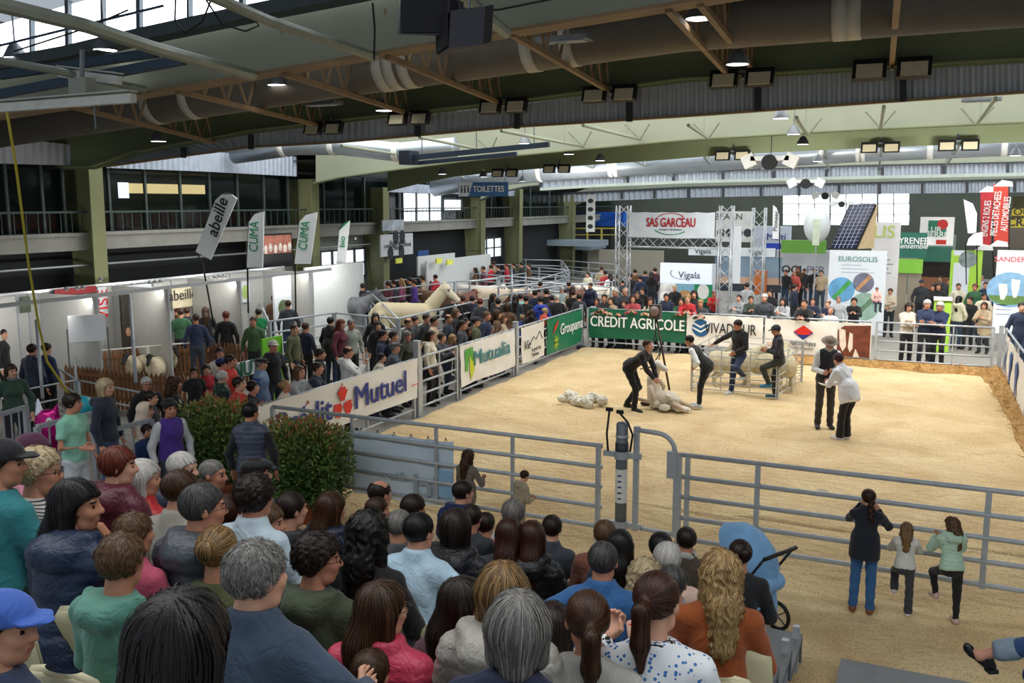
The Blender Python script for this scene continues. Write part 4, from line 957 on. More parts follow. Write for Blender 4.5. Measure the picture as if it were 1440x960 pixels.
flat(b, [[(w * .37, .98), (w * .37 + .22, .82), (w * .37, .80), (w * .37 - .22, .82)]], TR, y=-.02); flat(b, [[(w * .37, 1.08), (w * .37 + .27, .86), (w * .37, .66), (w * .37 - .27, .86)]], TB, y=-.016); flat(b, [[(w * .37, 1.08), (w * .37 + .27, .88), (w * .37 - .27, .88)]], TR, y=-.018)
text('VanDrie France', .20, TK, b, (w * .37, -.03, .56), FRONT, .012, fit=w * .25); text('Veau de qualité', .11, TK, b, (w * .37, -.03, .42), FRONT, fit=w * .2)
text('SOBEVAL', .16, mat('#c8685c', .6, var=0), b, (w * .14, -.03, .48), FRONT, .004)
cp = mat('#6d3522', .6, var=.5, vs=5); flat(b, [[(w * .69, .26), (w * .99, .26), (w * .99, 1.16), (w * .75, 1.12), (w * .69, 1.0)]], cp, 'cow_picture'); flat(b, [[(w * .70, 1.06), (w * .76, 1.0), (w * .775, .55), (w * .745, .40), (w * .715, .56)], [(w * .80, .95), (w * .83, .9), (w * .835, .5), (w * .81, .38), (w * .79, .52)], [(w * .84, .26), (w * .9, .26), (w * .86, .5)]], mat('#e4d6c8', .6, var=.2, vs=6), 'cow_face', y=-.02)
b = banner('banner', 'white banner with tall blue letters on the right hand fence', (xr0 - .06, YF - 1.0, 0), (0, -1, 0), 5.4, .98, BW, .26, seed=11)
flat(b, [[(.35, .45), (.75, .32), (.72, .42), (.58, .5), (.62, 1.12), (.48, 1.1), (.35, .6)], [(1.75, .95), (2.1, 1.1), (2.3, 1.0), (2.2, .7), (2.05, .62), (2.02, .28), (1.85, .3)], [(3.2, .95), (3.6, 1.1), (3.8, .9), (3.6, .3), (3.4, .3)]], mat('#1b4f9c', .5, var=0), 'blue_mark', y=-.03)['kind'] = 'stuff'

# ---------------------------------------------------------------- near fence, gate and its post
def nf(px, py=640): return PY(px, py, YN).x
NZ = [.34, .61, .88, 1.14, 1.42]
A = Vector((nf(372, 577), YN + .15, 0)); B = Vector((nf(851, 632), YN, 0))
panel('ring_fence', 'near ring fence panel with the pale blue banner, left of the gate post', A, B, NZ, (.0, .99), r=.03, nmid=0)
o = [q for q in bpy.data.objects if q.get('label', '').startswith('near ring fence panel with the pale')][0]
for px in (487, 607, 716):
    t = (nf(px, 610) - A.x) / (B.x - A.x); d = (B - A) * t; MB().bar(d + Vector((0, 0, .30)), d + Vector((0, 0, 1.42)), .045, .045).build('upright', STEEL, o)
C_ = Vector((nf(952, 640), YN, 0)); D_ = Vector((C_.x + 7.4, YN - .12, 0))
g2 = panel('ring_fence', 'near ring fence panel right of the gate with children leaning on it', C_, D_, NZ, (.0, .99), r=.031, nmid=0)
for px in (961, 1060, 1386):
    t = (PY(px, 690, YN - .05).x - C_.x) / (D_.x - C_.x); d = (D_ - C_) * t; MB().bar(d + Vector((0, 0, .30)), d + Vector((0, 0, 1.42)), .06, .05).build('upright', STEEL, g2)
# arched gate frame
gx0, gx1 = nf(895, 640), nf(949, 640)
ga = thing('arched_gate', 'arched steel tube frame of the ring gate', 'gate', (gx0, YN, 0))
wd = gx1 - gx0; arc = [(0, 0, .36), (0, 0, 1.72)] ; arc2 = [(0, 0, 1.68), (wd * .55, 0, 1.66)] + [(wd * .55 + .22 * math.sin(a), 0, 1.44 + .22 * math.cos(a)) for a in np.linspace(.2, 1.5, 7)] + [(wd * .55 + .24, 0, 1.3), (wd * .98, 0, 1.28)]
MB().bar(arc[0], arc[1], .07, .05).build('upright', STEEL, ga); MB().tube(arc2[:-1], .032, 8).build('arch', STEEL, ga, True); MB().tube([(0, 0, .40), (wd, 0, .38)], .03).build('bottom_rail', STEEL, ga, True)
MB().box((wd - .03, 0, 1.28), (.12, .08, .34)).box((wd + .02, 0, .9), (.05, .06, 1.1)).build('latch_plate', STEEL, ga)
# round gate post with label and clamps
px_ = nf(875, 640); gp = thing('gate_post', 'thick grey round gate post with a white printed label', 'post', (px_, YN - .02, 0))
MB().lathe([(.075, 0), (.075, 1.74), (.055, 1.76), (.0, 1.77)], n=20).build('shaft', STEELD, gp, True)
MB().lathe([(.085, 1.30), (.085, 1.50)], n=20).build('collar', mat('#3b4044', .5, .4), gp, True); MB().lathe([(.083, 1.56), (.083, 1.60)], n=20).build('collar', STEEL, gp, True)
lb = MB().lathe([(.078, .72), (.078, 1.16)], n=20, cap=False).build('label', WHITE, gp, True)
for k in range(5): MB().box((.0, -.079, .78 + k * .075), (.05, .004, .02)).build('print_line', mat('#30507c', .6), gp)
for z in (.42, 1.34): MB().bar((-.24, 0, z), (.26, 0, z), .05, .07).build('hinge_bar', STEEL, gp); MB().lathe([(.095, z - .05), (.095, z + .05)], n=16).build('clamp', STEEL, gp)
for dx, pts in ((-.17, [(0, 0, 1.38), (-.02, 0, 1.6), (.01, 0, 1.9)]), (.10, [(.02, 0, 1.40), (.05, 0, 1.62), (-.02, 0, 1.78), (-.12, 0, 1.88)])):
    c = thing('elastic_strap', 'black elastic strap standing up %s of the gate post' % ('left' if dx < 0 else 'right'), 'strap', (px_ + dx, YN - .06, 0))
    MB().tube(pts, .014, 7).build('cord', BLACK, c, True); MB().box(Vector(pts[-1]) + Vector((0, 0, .02)), (.09, .03, .045)).build('hook', BLACK, c)
# pale banner seen from its back
u0, u1 = nf(490, 640), nf(634, 660)
b = banner('banner', 'pale blue banner seen from behind, tied to the near fence', (u0, YN + .10, 0), (1, -.01, 0), u1 - u0, .96, mat('#c8d8e6', .55, var=.06, vs=2, bump=.15, bs=4), .26, seed=12)
text('ici', .5, mat('#9aa4ae', .6, var=0), b, ((u1 - u0) * .74, -.03, .52), (R(90), 0, 0), .02, sx=-1); text('Béarn', .17, mat('#9aa4ae', .6, var=0), b, ((u1 - u0) * .42, -.03, .62), (R(90), 0, 0), .006, sx=-1)
MB().prism([((u1 - u0) * .86, -.02, .4), ((u1 - u0) * .99, -.02, .4), ((u1 - u0) * .99, -.02, .8), ((u1 - u0) * .86, -.02, .8)], (0, .002, 0)).build('blue_square', mat('#8db8dc', .6), b)
banner('banner', 'plain grey white banner between the bushes and the pale blue banner', (A.x + .9, YN + .2, 0), (1, -.01, 0), u0 - A.x - 1.0, .85, mat('#c4c6c8', .6, var=.05), .3, seed=13, nx=20)

# ---------------------------------------------------------------- pen of light hurdles in the ring, fleece, shearing stand
def hurdle(label, A, B, z=(.12, .27, .42, .57, .74, .92, 1.08), par=None, nb=0):
    o = panel('hurdle', label, A, B, list(z), (0, 1), r=.011, cat='hurdle', m=CHROME, pr=.014, group=None)
    d = Vector(B) - Vector(A)
    for i in range(1, 3): MB().bar(d * i / 3 + Vector((0, 0, .1)), d * i / 3 + Vector((0, 0, 1.08)), .02, .02).build('upright', CHROME, o)
    return o
def g0(px, py): q = G(px, py); return (q.x, q.y, 0)
a, b_, c, d = g0(971, 552), g0(1093, 562), g0(1128, 540), g0(1006, 528)
hurdle('left end hurdle of the small sheep pen', a, d); hurdle('front hurdle of the small sheep pen', a, b_); hurdle('right end hurdle of the small sheep pen', b_, c); hurdle('back hurdle of the small sheep pen', d, c)
# shearing machine on its stand
s0 = G(942, 552); st = thing('shearing_stand', 'dark shearing machine on a slanting pole with hanging flexible drive', 'machine', (s0.x, s0.y, 0))
top = PY(922, 440, s0.y + .1) - Vector((s0.x, s0.y, 0)); MB().tube([(0, 0, 0), top], [.028, .022], 8).build('pole', mat('#3a1d1c', .5), st, True)
MB().box(top + Vector((0, 0, .03)), (.26, .22, .34)).build('motor', mat('#4d4745', .5, .3), st); MB().lathe([(.10, -.06), (.12, 0), (.10, .06)], c=top + Vector((0, -.12, .06)), M=Matrix.Rotation(R(90), 3, 'X')).build('motor_cover', mat('#8b7a74', .4, .3), st, True)
MB().tube([top + Vector((0, -.05, -.15)), top + Vector((.05, -.1, -.6)), top + Vector((.16, -.1, -.95)), top + Vector((-.05, -.15, -1.3)), top + Vector((-.3, -.2, -1.35))], .016, 6).build('flexible_drive', BLACK, st, True)
for k in (-1, 1): MB().tube([top + Vector((.0, 0, -.5)), top + Vector((.14 * k, 0, -.95)), top + Vector((.06 * k, .05, -1.3))], .010, 5).build('cord', BLACK, st)
tag(MB().lathe([(.0, 0), (.14, 0), (.15, .06), (.09, .1), (.0, .12)], c=g0(817, 490), n=14).build('floor_lamp_case', BLACK, None, True), 'small black box on the ground at the far left corner', 'box')

# ---------------------------------------------------------------- animals
WOOL = mat('#d9d2bf', .95, var=.12, vs=10, bump=1, bs=26); WOOL2 = mat('#c9bd9d', .95, var=.15, vs=10, bump=1, bs=22)
def wool(P): return .016 * np.sin(P[:, 0] * 44 + 3 * np.sin(P[:, 2] * 21)) * np.sin(P[:, 1] * 41 + 2 * np.sin(P[:, 0] * 19)) * np.sin(P[:, 2] * 43)
def sdfobj(name, s, h, m, par=None, infl=0):
    V, F = solid(name, s, h, infl); o = bpy.data.objects.new(name, np_mesh(name, V, F)); o.data.materials.append(m); return link(o, par)
def quad_body(kind='sheep', lying=False, head_up=.0):
    """facing +X; returns body, head and leg shapes"""
    K = dict(sheep=(.42, .58, .24), horse=(.85, 1.25, .34), cow=(.85, 1.15, .38))[kind]; Lh, zt, r = K; dz = -zt * .42 if lying else 0
    s = SDF(.06 if kind == 'sheep' else .10); zc = zt - r * .15 + dz
    s.cap((-Lh * .78, 0, zc), (0, 0, zc - .02), r * .98, r * 1.0, flat=((0, 1, 0), .86)); s.cap((0, 0, zc - .02), (Lh * .72, 0, zc + .0), r * 1.0, r * .96, flat=((0, 1, 0), .84)); s.ell((-Lh * .9, 0, zc + r * .1), (r * .8, r * .78, r * .9))
    hz = zc + (r * 1.35 if kind == 'sheep' else r * 2.2) + head_up; hx = Lh * (1.45 if kind == 'sheep' else 1.42)
    s.cap((Lh * .85, 0, zc + r * .35), (hx - .02, 0, hz - r * .2), r * .66, r * (.42 if kind == 'sheep' else .46), flat=((0, 1, 0), .75))
    hd = SDF(.03 if kind == 'sheep' else .06); f = 1 if kind == 'sheep' else 2.1
    hd.cap((hx, 0, hz), (hx + .19 * f, 0, hz - .15 * f), .085 * f * .8, .045 * f * .9, flat=((0, 1, 0), .8)); hd.ell((hx + .02, 0, hz + .01), (.09 * f * .8, .075 * f * .8, .09 * f * .8))
    for y in (-1, 1):
        if kind == 'horse': hd.cap((hx - .02, y * .07, hz + .12), (hx + .0, y * .085, hz + .27), .035, .012)
        else: hd.cap((hx - .01, y * .06 * f * .8, hz + .03), (hx - .04, y * .17 * f * .8, hz + .0), .026 * f * .7, .014 * f, flat=((0, 0, 1), .6))
    lg = []
    if not lying:
        t = .05 if kind == 'sheep' else .105
        for y in (-1, 1):
            q = SDF(.03); q.cap((Lh * .72, y * r * .5, zc - r * .5), (Lh * .74, y * r * .5, zt * .36), t * 1.3, t * .75); q.cap((Lh * .74, y * r * .5, zt * .36), (Lh * .72, y * r * .5, .05), t * .66, t * .6); q.cap((Lh * .73, y * r * .5, .04), (Lh * .78, y * r * .5, .03), t * .75); lg.append(q)
            q = SDF(.03); q.cap((-Lh * .85, y * r * .5, zc - r * .2), (-Lh * .66, y * r * .5, zt * .55), t * 1.9, t * 1.1); q.cap((-Lh * .66, y * r * .5, zt * .55), (-Lh * .98, y * r * .5, zt * .36), t * 1.1, t * .7); q.cap((-Lh * .98, y * r * .5, zt * .36), (-Lh * .94, y * r * .5, .05), t * .66, t * .6); q.cap((-Lh * .93, y * r * .5, .04), (-Lh * .86, y * r * .5, .03), t * .75); lg.append(q)
    return s, hd, lg, (hx, hz, f)
ANC = {}
def animal(kind, label, loc, rz, coat, head, h=.03, lying=False, legc=None, mane=None, sc=1.0, group=None, name=None, head_up=0):
    o = thing(name or kind, label, 'sheep' if kind == 'sheep' else 'horse' if kind == 'horse' else 'cow', loc, rz, group, sc); key = (kind, lying, h, head_up)
    if key not in ANC:
        s, hd, lg, (hx, hz, f) = quad_body(kind, lying, head_up)
        if kind == 'sheep': s.disp = wool
        b = SDF(.05); b.p = s.p + [p for q in lg for p in q.p]
        ANC[key] = (np_mesh('body', *solid('b', b if kind != 'sheep' else s, h)), np_mesh('head', *solid('h', hd, h * .5)), [np_mesh('leg', *solid('l', q, h * .6)) for q in lg] if kind == 'sheep' else [], (hx, hz, f), s.p)
    bm, hm_, lm, (hx, hz, f), _ = ANC[key]
    def part(n, me, m):
        q = bpy.data.objects.new(n, me)
        if not me.materials: me.materials.append(m)
        link(q, o); q.material_slots[0].link = 'OBJECT'; q.material_slots[0].material = m; return q
    part('body' if kind != 'sheep' else 'fleece', bm, coat); part('head', hm_, head)
    for q in lm: part('leg', q, legc or head)
    for y in (-1, 1): MB().ball((hx + .06 * f, y * .058 * f * .8, hz + .0), .012 * f, 8, 6).build('eye', BLACK, o, True)
    if kind != 'sheep':
        L_, zt, r = dict(horse=(.85, 1.25, .34), cow=(.85, 1.15, .38))[kind]; mb = MB(); mb.tube([(-L_ * 1.15, 0, zt + .1), (-L_ * 1.32, 0, zt - .1), (-L_ * 1.34, 0, zt - .55)], [.05, .07, .03], 8); mb.build('tail', mane or coat, o, True)
        if kind == 'horse':
            q = SDF(.03); zc = zt - r * .15
            for i in range(6):
                t = i / 5; q.ell((L_ * .8 + (hx - .08 - L_ * .8) * t, .02, zc + r * 1.02 + (hz - zc - r * .85) * t), (.10, .05, .09))
            sdfobj('mane', q, .03, mane or coat, o)
            MB().tube([(hx + .16, -.12, hz - .02), (hx + .19, 0, hz + .08), (hx + .16, .12, hz - .02), (hx + .08, 0, hz - .2)], .012, 5, closed=True).build('halter', mat('#30353c', .6), o)
    return o
# ---------------------------------------------------------------- people in and at the ring
def D(rz_deg): return R(rz_deg)
def placed(foot, headtop, label, rz, pose, topz=.115, ghost=None, **k):
    """standing figure: feet at a picture point, height from the picture point of the top of its head"""
    p = G(*foot); J = POSES[pose]; ho = Matrix.Rotation(rz, 3, 'Z') @ J['head']; sc = 1.0
    for _ in range(4):
        y = p.y + ho.y * sc; zt = PY(headtop[0], headtop[1], y).z; sc = zt / (J['head'].z + topz)
    return person(label, (p.x, p.y, .03 if -9.6 < p.x < 2 and p.y > 9.2 else 0), rz, pose, scale=sc, **k)
P_('shear', lean=52, hip=(0, -.10, .90), arms=[((-.22, .42, .78), (-.10, .50, .62)), ((.24, .42, .78), (.14, .56, .66))], hands=('grip', 'grip'), nod=-34,
   legs=[((-.14, .06, .47), (-.16, -.22, .08), (-.18, -.06, .035)), ((.14, .12, .47), (.16, .10, .08), (.20, .26, .035))])
P_('observe', lean=44, hip=(0, -.14, .93), arms=[((-.26, -.02, 1.05), (-.06, .12, .90)), ((.26, -.02, 1.05), (.08, .12, .92))], nod=-6,
   legs=[((-.08, -.03, .48), (-.09, -.02, .08), (-.11, .15, .035)), ((.08, .03, .48), (.09, .06, .08), (.12, .22, .035))])
P_('prop', lean=4, hip=(0, .04, .93), arms=[((-.24, .10, 1.12), (-.02, .22, .98)), ((.42, .02, 1.24), (.60, .10, 1.10))], nod=12, turn=-25,
   legs=[((-.10, .30, .66), (-.10, -.02, .44), (-.10, .12, .38)), ((.10, .08, .48), (.11, .12, .08), (.13, .28, .035))])
P_('perch', lean=6, hip=(0, -.02, .90), arms=[((-.24, .06, 1.08), (-.06, .26, 1.12)), ((.24, .06, 1.08), (.06, .28, 1.10))], nod=6,
   legs=[((-.10, .36, .72), (-.10, .20, .36), (-.10, .36, .30)), ((.10, .06, .47), (.11, .02, .08), (.13, .18, .035))])
P_('write', lean=10, hip=(0, 0, .94), arms=[((-.24, .02, 1.10), (-.04, .28, 1.10)), ((.26, .04, 1.10), (.10, .30, 1.08))], hands=('grip', 'grip'), nod=16)
P_('bend', lean=30, hip=(0, -.10, .93), arms=[((-.25, .22, 1.02), (-.08, .42, 1.05)), ((.25, .22, 1.02), (.04, .44, 1.02))], nod=10, hands=('grip', 'grip'),
   legs=[((-.08, .0, .48), (-.10, .0, .08), (-.12, .16, .035)), ((.08, .04, .48), (.10, .02, .08), (.13, .18, .035))])
P_('railup', lean=6, hip=(0, .0, .93), arms=[((-.26, .16, 1.22), (-.10, .34, 1.42)), ((.26, .16, 1.22), (.12, .34, 1.36))], nod=2, hands=('grip', 'relax'))
P_('rest', lean=8, hip=(0, .0, .93), arms=[((-.27, .14, 1.12), (-.12, .36, 1.16)), ((.27, .14, 1.12), (.14, .36, 1.14))], nod=0, hands=('grip', 'grip'))
P_('climb', lean=10, hip=(0, -.02, .94), arms=[((-.26, .18, 1.18), (-.12, .40, 1.30)), ((.26, .18, 1.18), (.12, .40, 1.30))], hands=('grip', 'grip'),
   legs=[((-.14, .34, .72), (-.14, .18, .40), (-.15, .33, .34)), ((.10, -.04, .48), (.10, -.06, .08), (.12, .10, .035))])
P_('hold', lean=-3, arms=[((-.25, .10, 1.10), (.02, .26, 1.08)), ((.25, .10, 1.10), (-.04, .28, 1.20))], hands=('flat', 'flat'), turn=30)
BK = '#17171a'; ND = '#1b2233'; JEAN = '#2d4f76'
placed((890, 578), (916, 480), 'shearer in black bending over the white sheep held between the legs', D(-90 - 8), 'shear', top=(BK, 'plain'), legs=('#121214', 'plain'), hair=('short', 'chestnut'), lod='hi', turn=-10)
placed((984, 575), (958, 473), 'young man in black vest and white shirt stooping to watch the shearing', D(82), 'observe', top=('#1a1b1e', 'vest'), under='#e8e8e6', legs=(BK, 'slim'), hair=('short', 'dark'), shoes='#c9ccd0', lod='hi', nod=4)
placed((1038, 556), (1044, 452), 'man in black printed polo leaning back on the sheep pen, one foot up', D(160), 'prop', top=('#1c1c1f', 'plain+collar'), legs=('#22334f', 'plain'), hair=('short', 'dark'), shoes='#d8d8d8', lod='hi')
placed((1092, 562), (1086, 459), 'man in dark cap and vest resting one foot on the sheep pen', D(108), 'perch', top=('#1d2027', 'plain+collar'), legs=('#2e3228', 'plain'), hair=('short', 'dark'), hat=('cap', '#1a1d24'), shoes='#1f6f96', lod='hi', nod=8)
hm = placed((1158, 603), (1162, 476), 'grey-bearded man in brown felt hat, dark waistcoat and white shirt in the ring', D(196), 'write', top=('#25282f', 'vest'), under='#dedfe0', legs=('#3f3a36', 'plain'), hair=('short', 'grey'), hat=('hat', '#857768'), lod='hi', nod=8)
placed((1186, 621), (1176, 500), 'woman in white jacket and black trousers bending over a notebook in the ring', D(48), 'bend', top=('#e6e7ea', 'coat+mid+collar'), legs=('#201b1e', 'wide'), hair=('short', 'auburn'), hat=('beanie', '#3a1a20'), shoes='#d6d6d6', lod='hi', fem=1)
q = PY(1166, 541, G(1170, 612).y); o = thing('notebook', 'open notebook held between the hatted man and the woman in white', 'book', q, .4)
MB().box((-.09, 0, 0), (.18, .24, .015), M=Matrix.Rotation(.25, 3, 'Y')).build('page', mat('#d8d2b8', .8), o); MB().box((.08, 0, .03), (.18, .25, .02), M=Matrix.Rotation(-.7, 3, 'Y')).build('cover', BLACK, o)
# beard of the hatted man
J = POSES['write']; s = SDF(.02); s.cap((-.045, .055, -.06), (.045, .055, -.06), .03); s.cap((0, .07, -.085), (0, .06, -.105), .035); V, F = solid('b', s, .009); bo = bpy.data.objects.new('beard', np_mesh('beard', V, F)); bo.data.materials.append(hairm(*HAIRC['white'])); link(bo, hm); bo.location = J['head']; bo.rotation_euler = (J['HR'] @ Matrix.Rotation(-R(8), 3, 'X')).to_euler()
# shorn sheep sitting upright between the shearer's knees
sp = G(917, 574); sh = thing('sheep', 'half-shorn white sheep sitting on its rump against the shearer', 'sheep', (sp.x, sp.y, .03), D(-8))
s = SDF(.03); s.cap((.06, 0, .24), (.0, 0, .62), .17, .13); s.cap((.0, 0, .6), (.08, 0, .88), .12, .09); s.cap((.1, 0, .22), (.42, .02, .22), .19, .17); s.ell((.48, 0, .2), (.15, .17, .16)); sdfobj('body', s, .025, mat('#d9cdbb', .9, var=.08, vs=6, bump=.4, bs=20), sh)
s = SDF(.04); s.cap((.10, 0, .95), (.30, 0, .87), .105, .058, flat=((0, 1, 0), .8)); s.ell((.12, 0, .96), (.09, .08, .09)); s.cap((.02, .07, .93), (-.06, .17, .93), .03, .012); s.cap((.02, -.07, .93), (-.06, -.17, .93), .03, .012); sdfobj('head', s, .014, mat('#e2dccd', .85, var=.05), sh)
for a, b, c in (((.0, -.12, .5), (.10, -.22, .30), (.16, -.22, .12)), ((.1, .12, .6), (.22, .12, .46), (.18, .1, .32)), ((.2, -.16, .16), (-.02, -.26, .18), (-.24, -.30, .22)), ((.45, .12, .18), (.66, .2, .12), (.86, .22, .05)), ((.45, -.12, .18), (.68, -.2, .14), (.88, -.26, .05))):
    MB().tube([a, b, c], [.065, .045, .032], 8).build('leg', mat('#cdb9a4', .9), sh, True)
s = SDF(.03); rg = random.Random(8)
for i in range(22): s.ell((rg.uniform(.12, .85), rg.uniform(-.34, .2), .04 + .10 * rg.random()), (.07 + .06 * rg.random(), .08, .05))
for i in range(8): s.ell((.38 + .03 * i, rg.uniform(-.14, .1), .33 - .015 * i), (.07, .08, .05))
s.disp = wool; sdfobj('fleece', s, .02, WOOL, sh)
MB().ball((.14, -.07, .90), .012, 8, 6).build('eye', BLACK, sh)
s = SDF(.04); q = G(936, 572); s.cap((-.45, 0, .05), (.25, .05, .06), .09, .07, flat=((0, 0, 1), .5)); s.disp = wool; o = sdfobj('wool_scrap', s, .025, mat('#3a3028', .95, var=.3, vs=8)); o.location = (q.x, q.y - .15, .03); tag(o, 'dark board of loose wool lying under the shorn sheep', 'wool')
rg = random.Random(3); s = SDF(.06)
for i in range(26): s.ell((rg.uniform(-.46, .46), rg.uniform(-.26, .26), .05 + .13 * rg.random()), (.07 + .08 * rg.random(), .09, .06 + .05 * rg.random()))
s.k = .03; s.disp = lambda P: wool(P) * 1.9; o = sdfobj('fleece', s, .022, mat('#ded8c6', .95, var=.12, vs=9, bump=1, bs=30)); q = G(819, 571); o.location = (q.x, q.y, .03); tag(o, 'shorn fleece lying in a heap on the sand, left of the shearer', 'fleece')
# sheep inside the small pen
for i, (x, y, rz, l) in enumerate(((1030, 545, 20, 'woolly sheep standing at the left of the small ring pen'), (1068, 545, 170, 'woolly sheep in the middle of the small ring pen'), (1104, 548, 100, 'woolly sheep rump at the right end of the small ring pen'))):
    q = G(x, y); animal('sheep', l, (q.x, q.y, .03), D(rz), WOOL2, mat('#c8bda2', .9), sc=1.12, group=None, lying=False)

# children at the near fence
def at_head(px, py, Y, label, rz, pose, ground=0, **k):
    """figure whose head sits on the picture point px,py at the depth Y; its height follows"""
    h = PY(px, py, Y); J = POSES[pose]; sc = (h.z - ground) / J['head'].z; of = Matrix.Rotation(rz, 3, 'Z') @ J['head'] * sc
    k.setdefault('scale', sc); return person(label, (h.x - of.x, h.y - of.y, ground), rz, pose, **k)
at_head(1221, 700, YN - .52, 'tallest of three girls at the fence, navy jacket, jeans and auburn braid', D(-3), 'railup', .03, top=('#161a26', 'coat+mid'), legs=('#2f5f92', 'plain'), hair=('braid', 'auburn'), shoes='#7a4a28', boot=1, lod='hi', fem=1, turn=25)
at_head(1275, 744, YN - .42, 'small girl in cream sweater and grey trousers, middle of three at the fence', D(4), 'climb', .03, top=('#d9d8cf', 'loose'), legs=('#3b3c42', 'wide'), hair=('longcurl', 'high'), shoes='#d8d4d0', lod='hi', fem=1)
at_head(1338, 738, YN - .42, 'small girl in mint green padded jacket, rightmost at the fence', D(22), 'climb', .03, top=('#b9d8c0', 'puffer+hood'), legs=('#141416', 'slim'), hair=('longcurl', 'lightbrown'), shoes='#c9a8a4', lod='hi', fem=1, turn=30)
at_head(659, 642, YN - .42, 'girl with very long auburn hair in grey tweed coat at the near fence', D(-10), 'rest', .03, top=('#6f645c', 'coat+mid'), legs=('#1c1a1c', 'slim'), hair=('longcurl', 'chestnut'), lod='hi', fem=1)
at_head(738, 669, YN - .35, 'boy in beige hooded sweatshirt looking down at the near fence', D(-30), 'write', .03, top=('#a3977c', 'plain+hood'), legs=('#8f8268', 'plain'), hair=('short', 'auburn'), lod='hi', nod=-10)
at_head(353, 580, 8.35, 'man in grey quilted vest standing between the bushes with his back turned', D(22), 'stand', .54, top=('#454b5c', 'puffer+vest'), under='#15151a', legs=(BK, 'plain'), hair=('short', 'black'), lod='hi', turn=-30)

# stroller
q = G(1082, 884); st = thing('stroller', 'light blue pushchair with raised hood beside the near fence', 'stroller', (q.x - .34, q.y - .1, .03), D(62), None, .96)
BL = cloth('#7fb0dc'); s = SDF(.05)
nA = 9; mb = MB(); P = []
for j in range(nA + 1):                                   # hood: fan of ribs about the hinge
    a = R(-8 + 128 * j / nA); row = []
    for i in range(13):
        t = math.pi * i / 12; w = .25; x = -w * math.cos(t) * (1 - .12 * (j / nA)); rr = .42 * math.sin(t) ** .5 + .02; rr += .012 * (j % 2); row.append((x, -.04 - rr * math.cos(a) * 1.0, .72 + rr * math.sin(a) * 1.05))
    P.append(row)
mb.grid(P); mb.grid([[Vector(p) * .985 + Vector((0, 0, .01)) for p in r][::-1] for r in P]); mb.build('hood', BL, st, True)
s = SDF(.05); s.cap((0, -.30, .66), (0, -.36, .32), .21, .20, flat=((0, 1, 0), .55)); s.cap((0, -.3, .34), (0, .3, .42), .17, .16, flat=((0, 0, 1), .6)); s.cap((-.12, -.42, .62), (.12, -.42, .62), .10); sdfobj('body', s, .025, BL, st)
for x in (-.25, .25):
    MB().tube([(x, .34, .16), (x, .0, .44), (x, -.34, .72), (x, -.52, .98)], .015, 8).build('frame_tube', BLACK, st, True); MB().tube([(x, -.30, .16), (x, -.05, .42)], .015, 8).build('frame_tube', BLACK, st, True)
    for y, r in ((-.34, .15), (.38, .11)):
        wh = MB().tube([(x * 1.12, y + r * math.cos(a), r + r * math.sin(a) * 1.0) for a in np.linspace(0, 6.283, 21)[:-1]], .022, 8, closed=True).build('wheel', BLACK, st, True); mb = MB()
        for a in range(5): mb.bar((x * 1.12, y, r), (x * 1.12, y + r * math.cos(a * 1.257), r + r * math.sin(a * 1.257)), .014)
        mb.build('spoke', STEELD, wh)
MB().tube([(-.25, -.52, .98), (-.22, -.58, 1.02), (.22, -.58, 1.02), (.25, -.52, .98)], .022, 8).build('handle', BLACK, st, True)
# legs of somebody sitting at the right edge
o = thing('person', 'crossed legs in rolled blue jeans and black loafer at the right edge', 'person', (0, 0, 0)); q = PY(1440, 905, 7.2)
u = Vector((.914, .406, 0)); f = Vector((-.406, .914, 0))
def rp(px, py, d=0): return PY(px, py, 7.2 + d)
s = SDF(.03); s.cap(rp(1425, 912), rp(1560, 890, -.2), .068, .085); s.cap(rp(1560, 890, -.2), rp(1680, 980, -.5), .09, .11); s.cap(rp(1452, 950, .2), rp(1600, 960), .07, .08); sdfobj('trousers', s, .016, cloth('#2c4a78'), o)
s = SDF(.01); s.cap(rp(1408, 914), rp(1426, 912), .078, .080); s.cuts.append(lambda P: .05 - np.linalg.norm(P - A3(rp(1400, 914)), axis=1)); sdfobj('cuff', s, .012, cloth('#7e8f9c'), o)
s = SDF(.02); s.cap(rp(1378, 922), rp(1415, 913), .035, .045); s.cap(rp(1378, 924), rp(1366, 915), .035, .035); sdfobj('body', s, .012, skin('#c08a70'), o)
s = SDF(.02); s.cap(rp(1388, 934), rp(1362, 912), .034, .034); s.cap(rp(1395, 936), rp(1390, 926), .03, .036); s.cap(rp(1366, 918), rp(1360, 908), .028, .024); sdfobj('shoe', s, .009, mat('#121214', .25, var=.05), o)
p_ = rp(1394, 942); MB().box(p_, (.07, .07, .03), rz=.5).build('heel', BLACK, o)

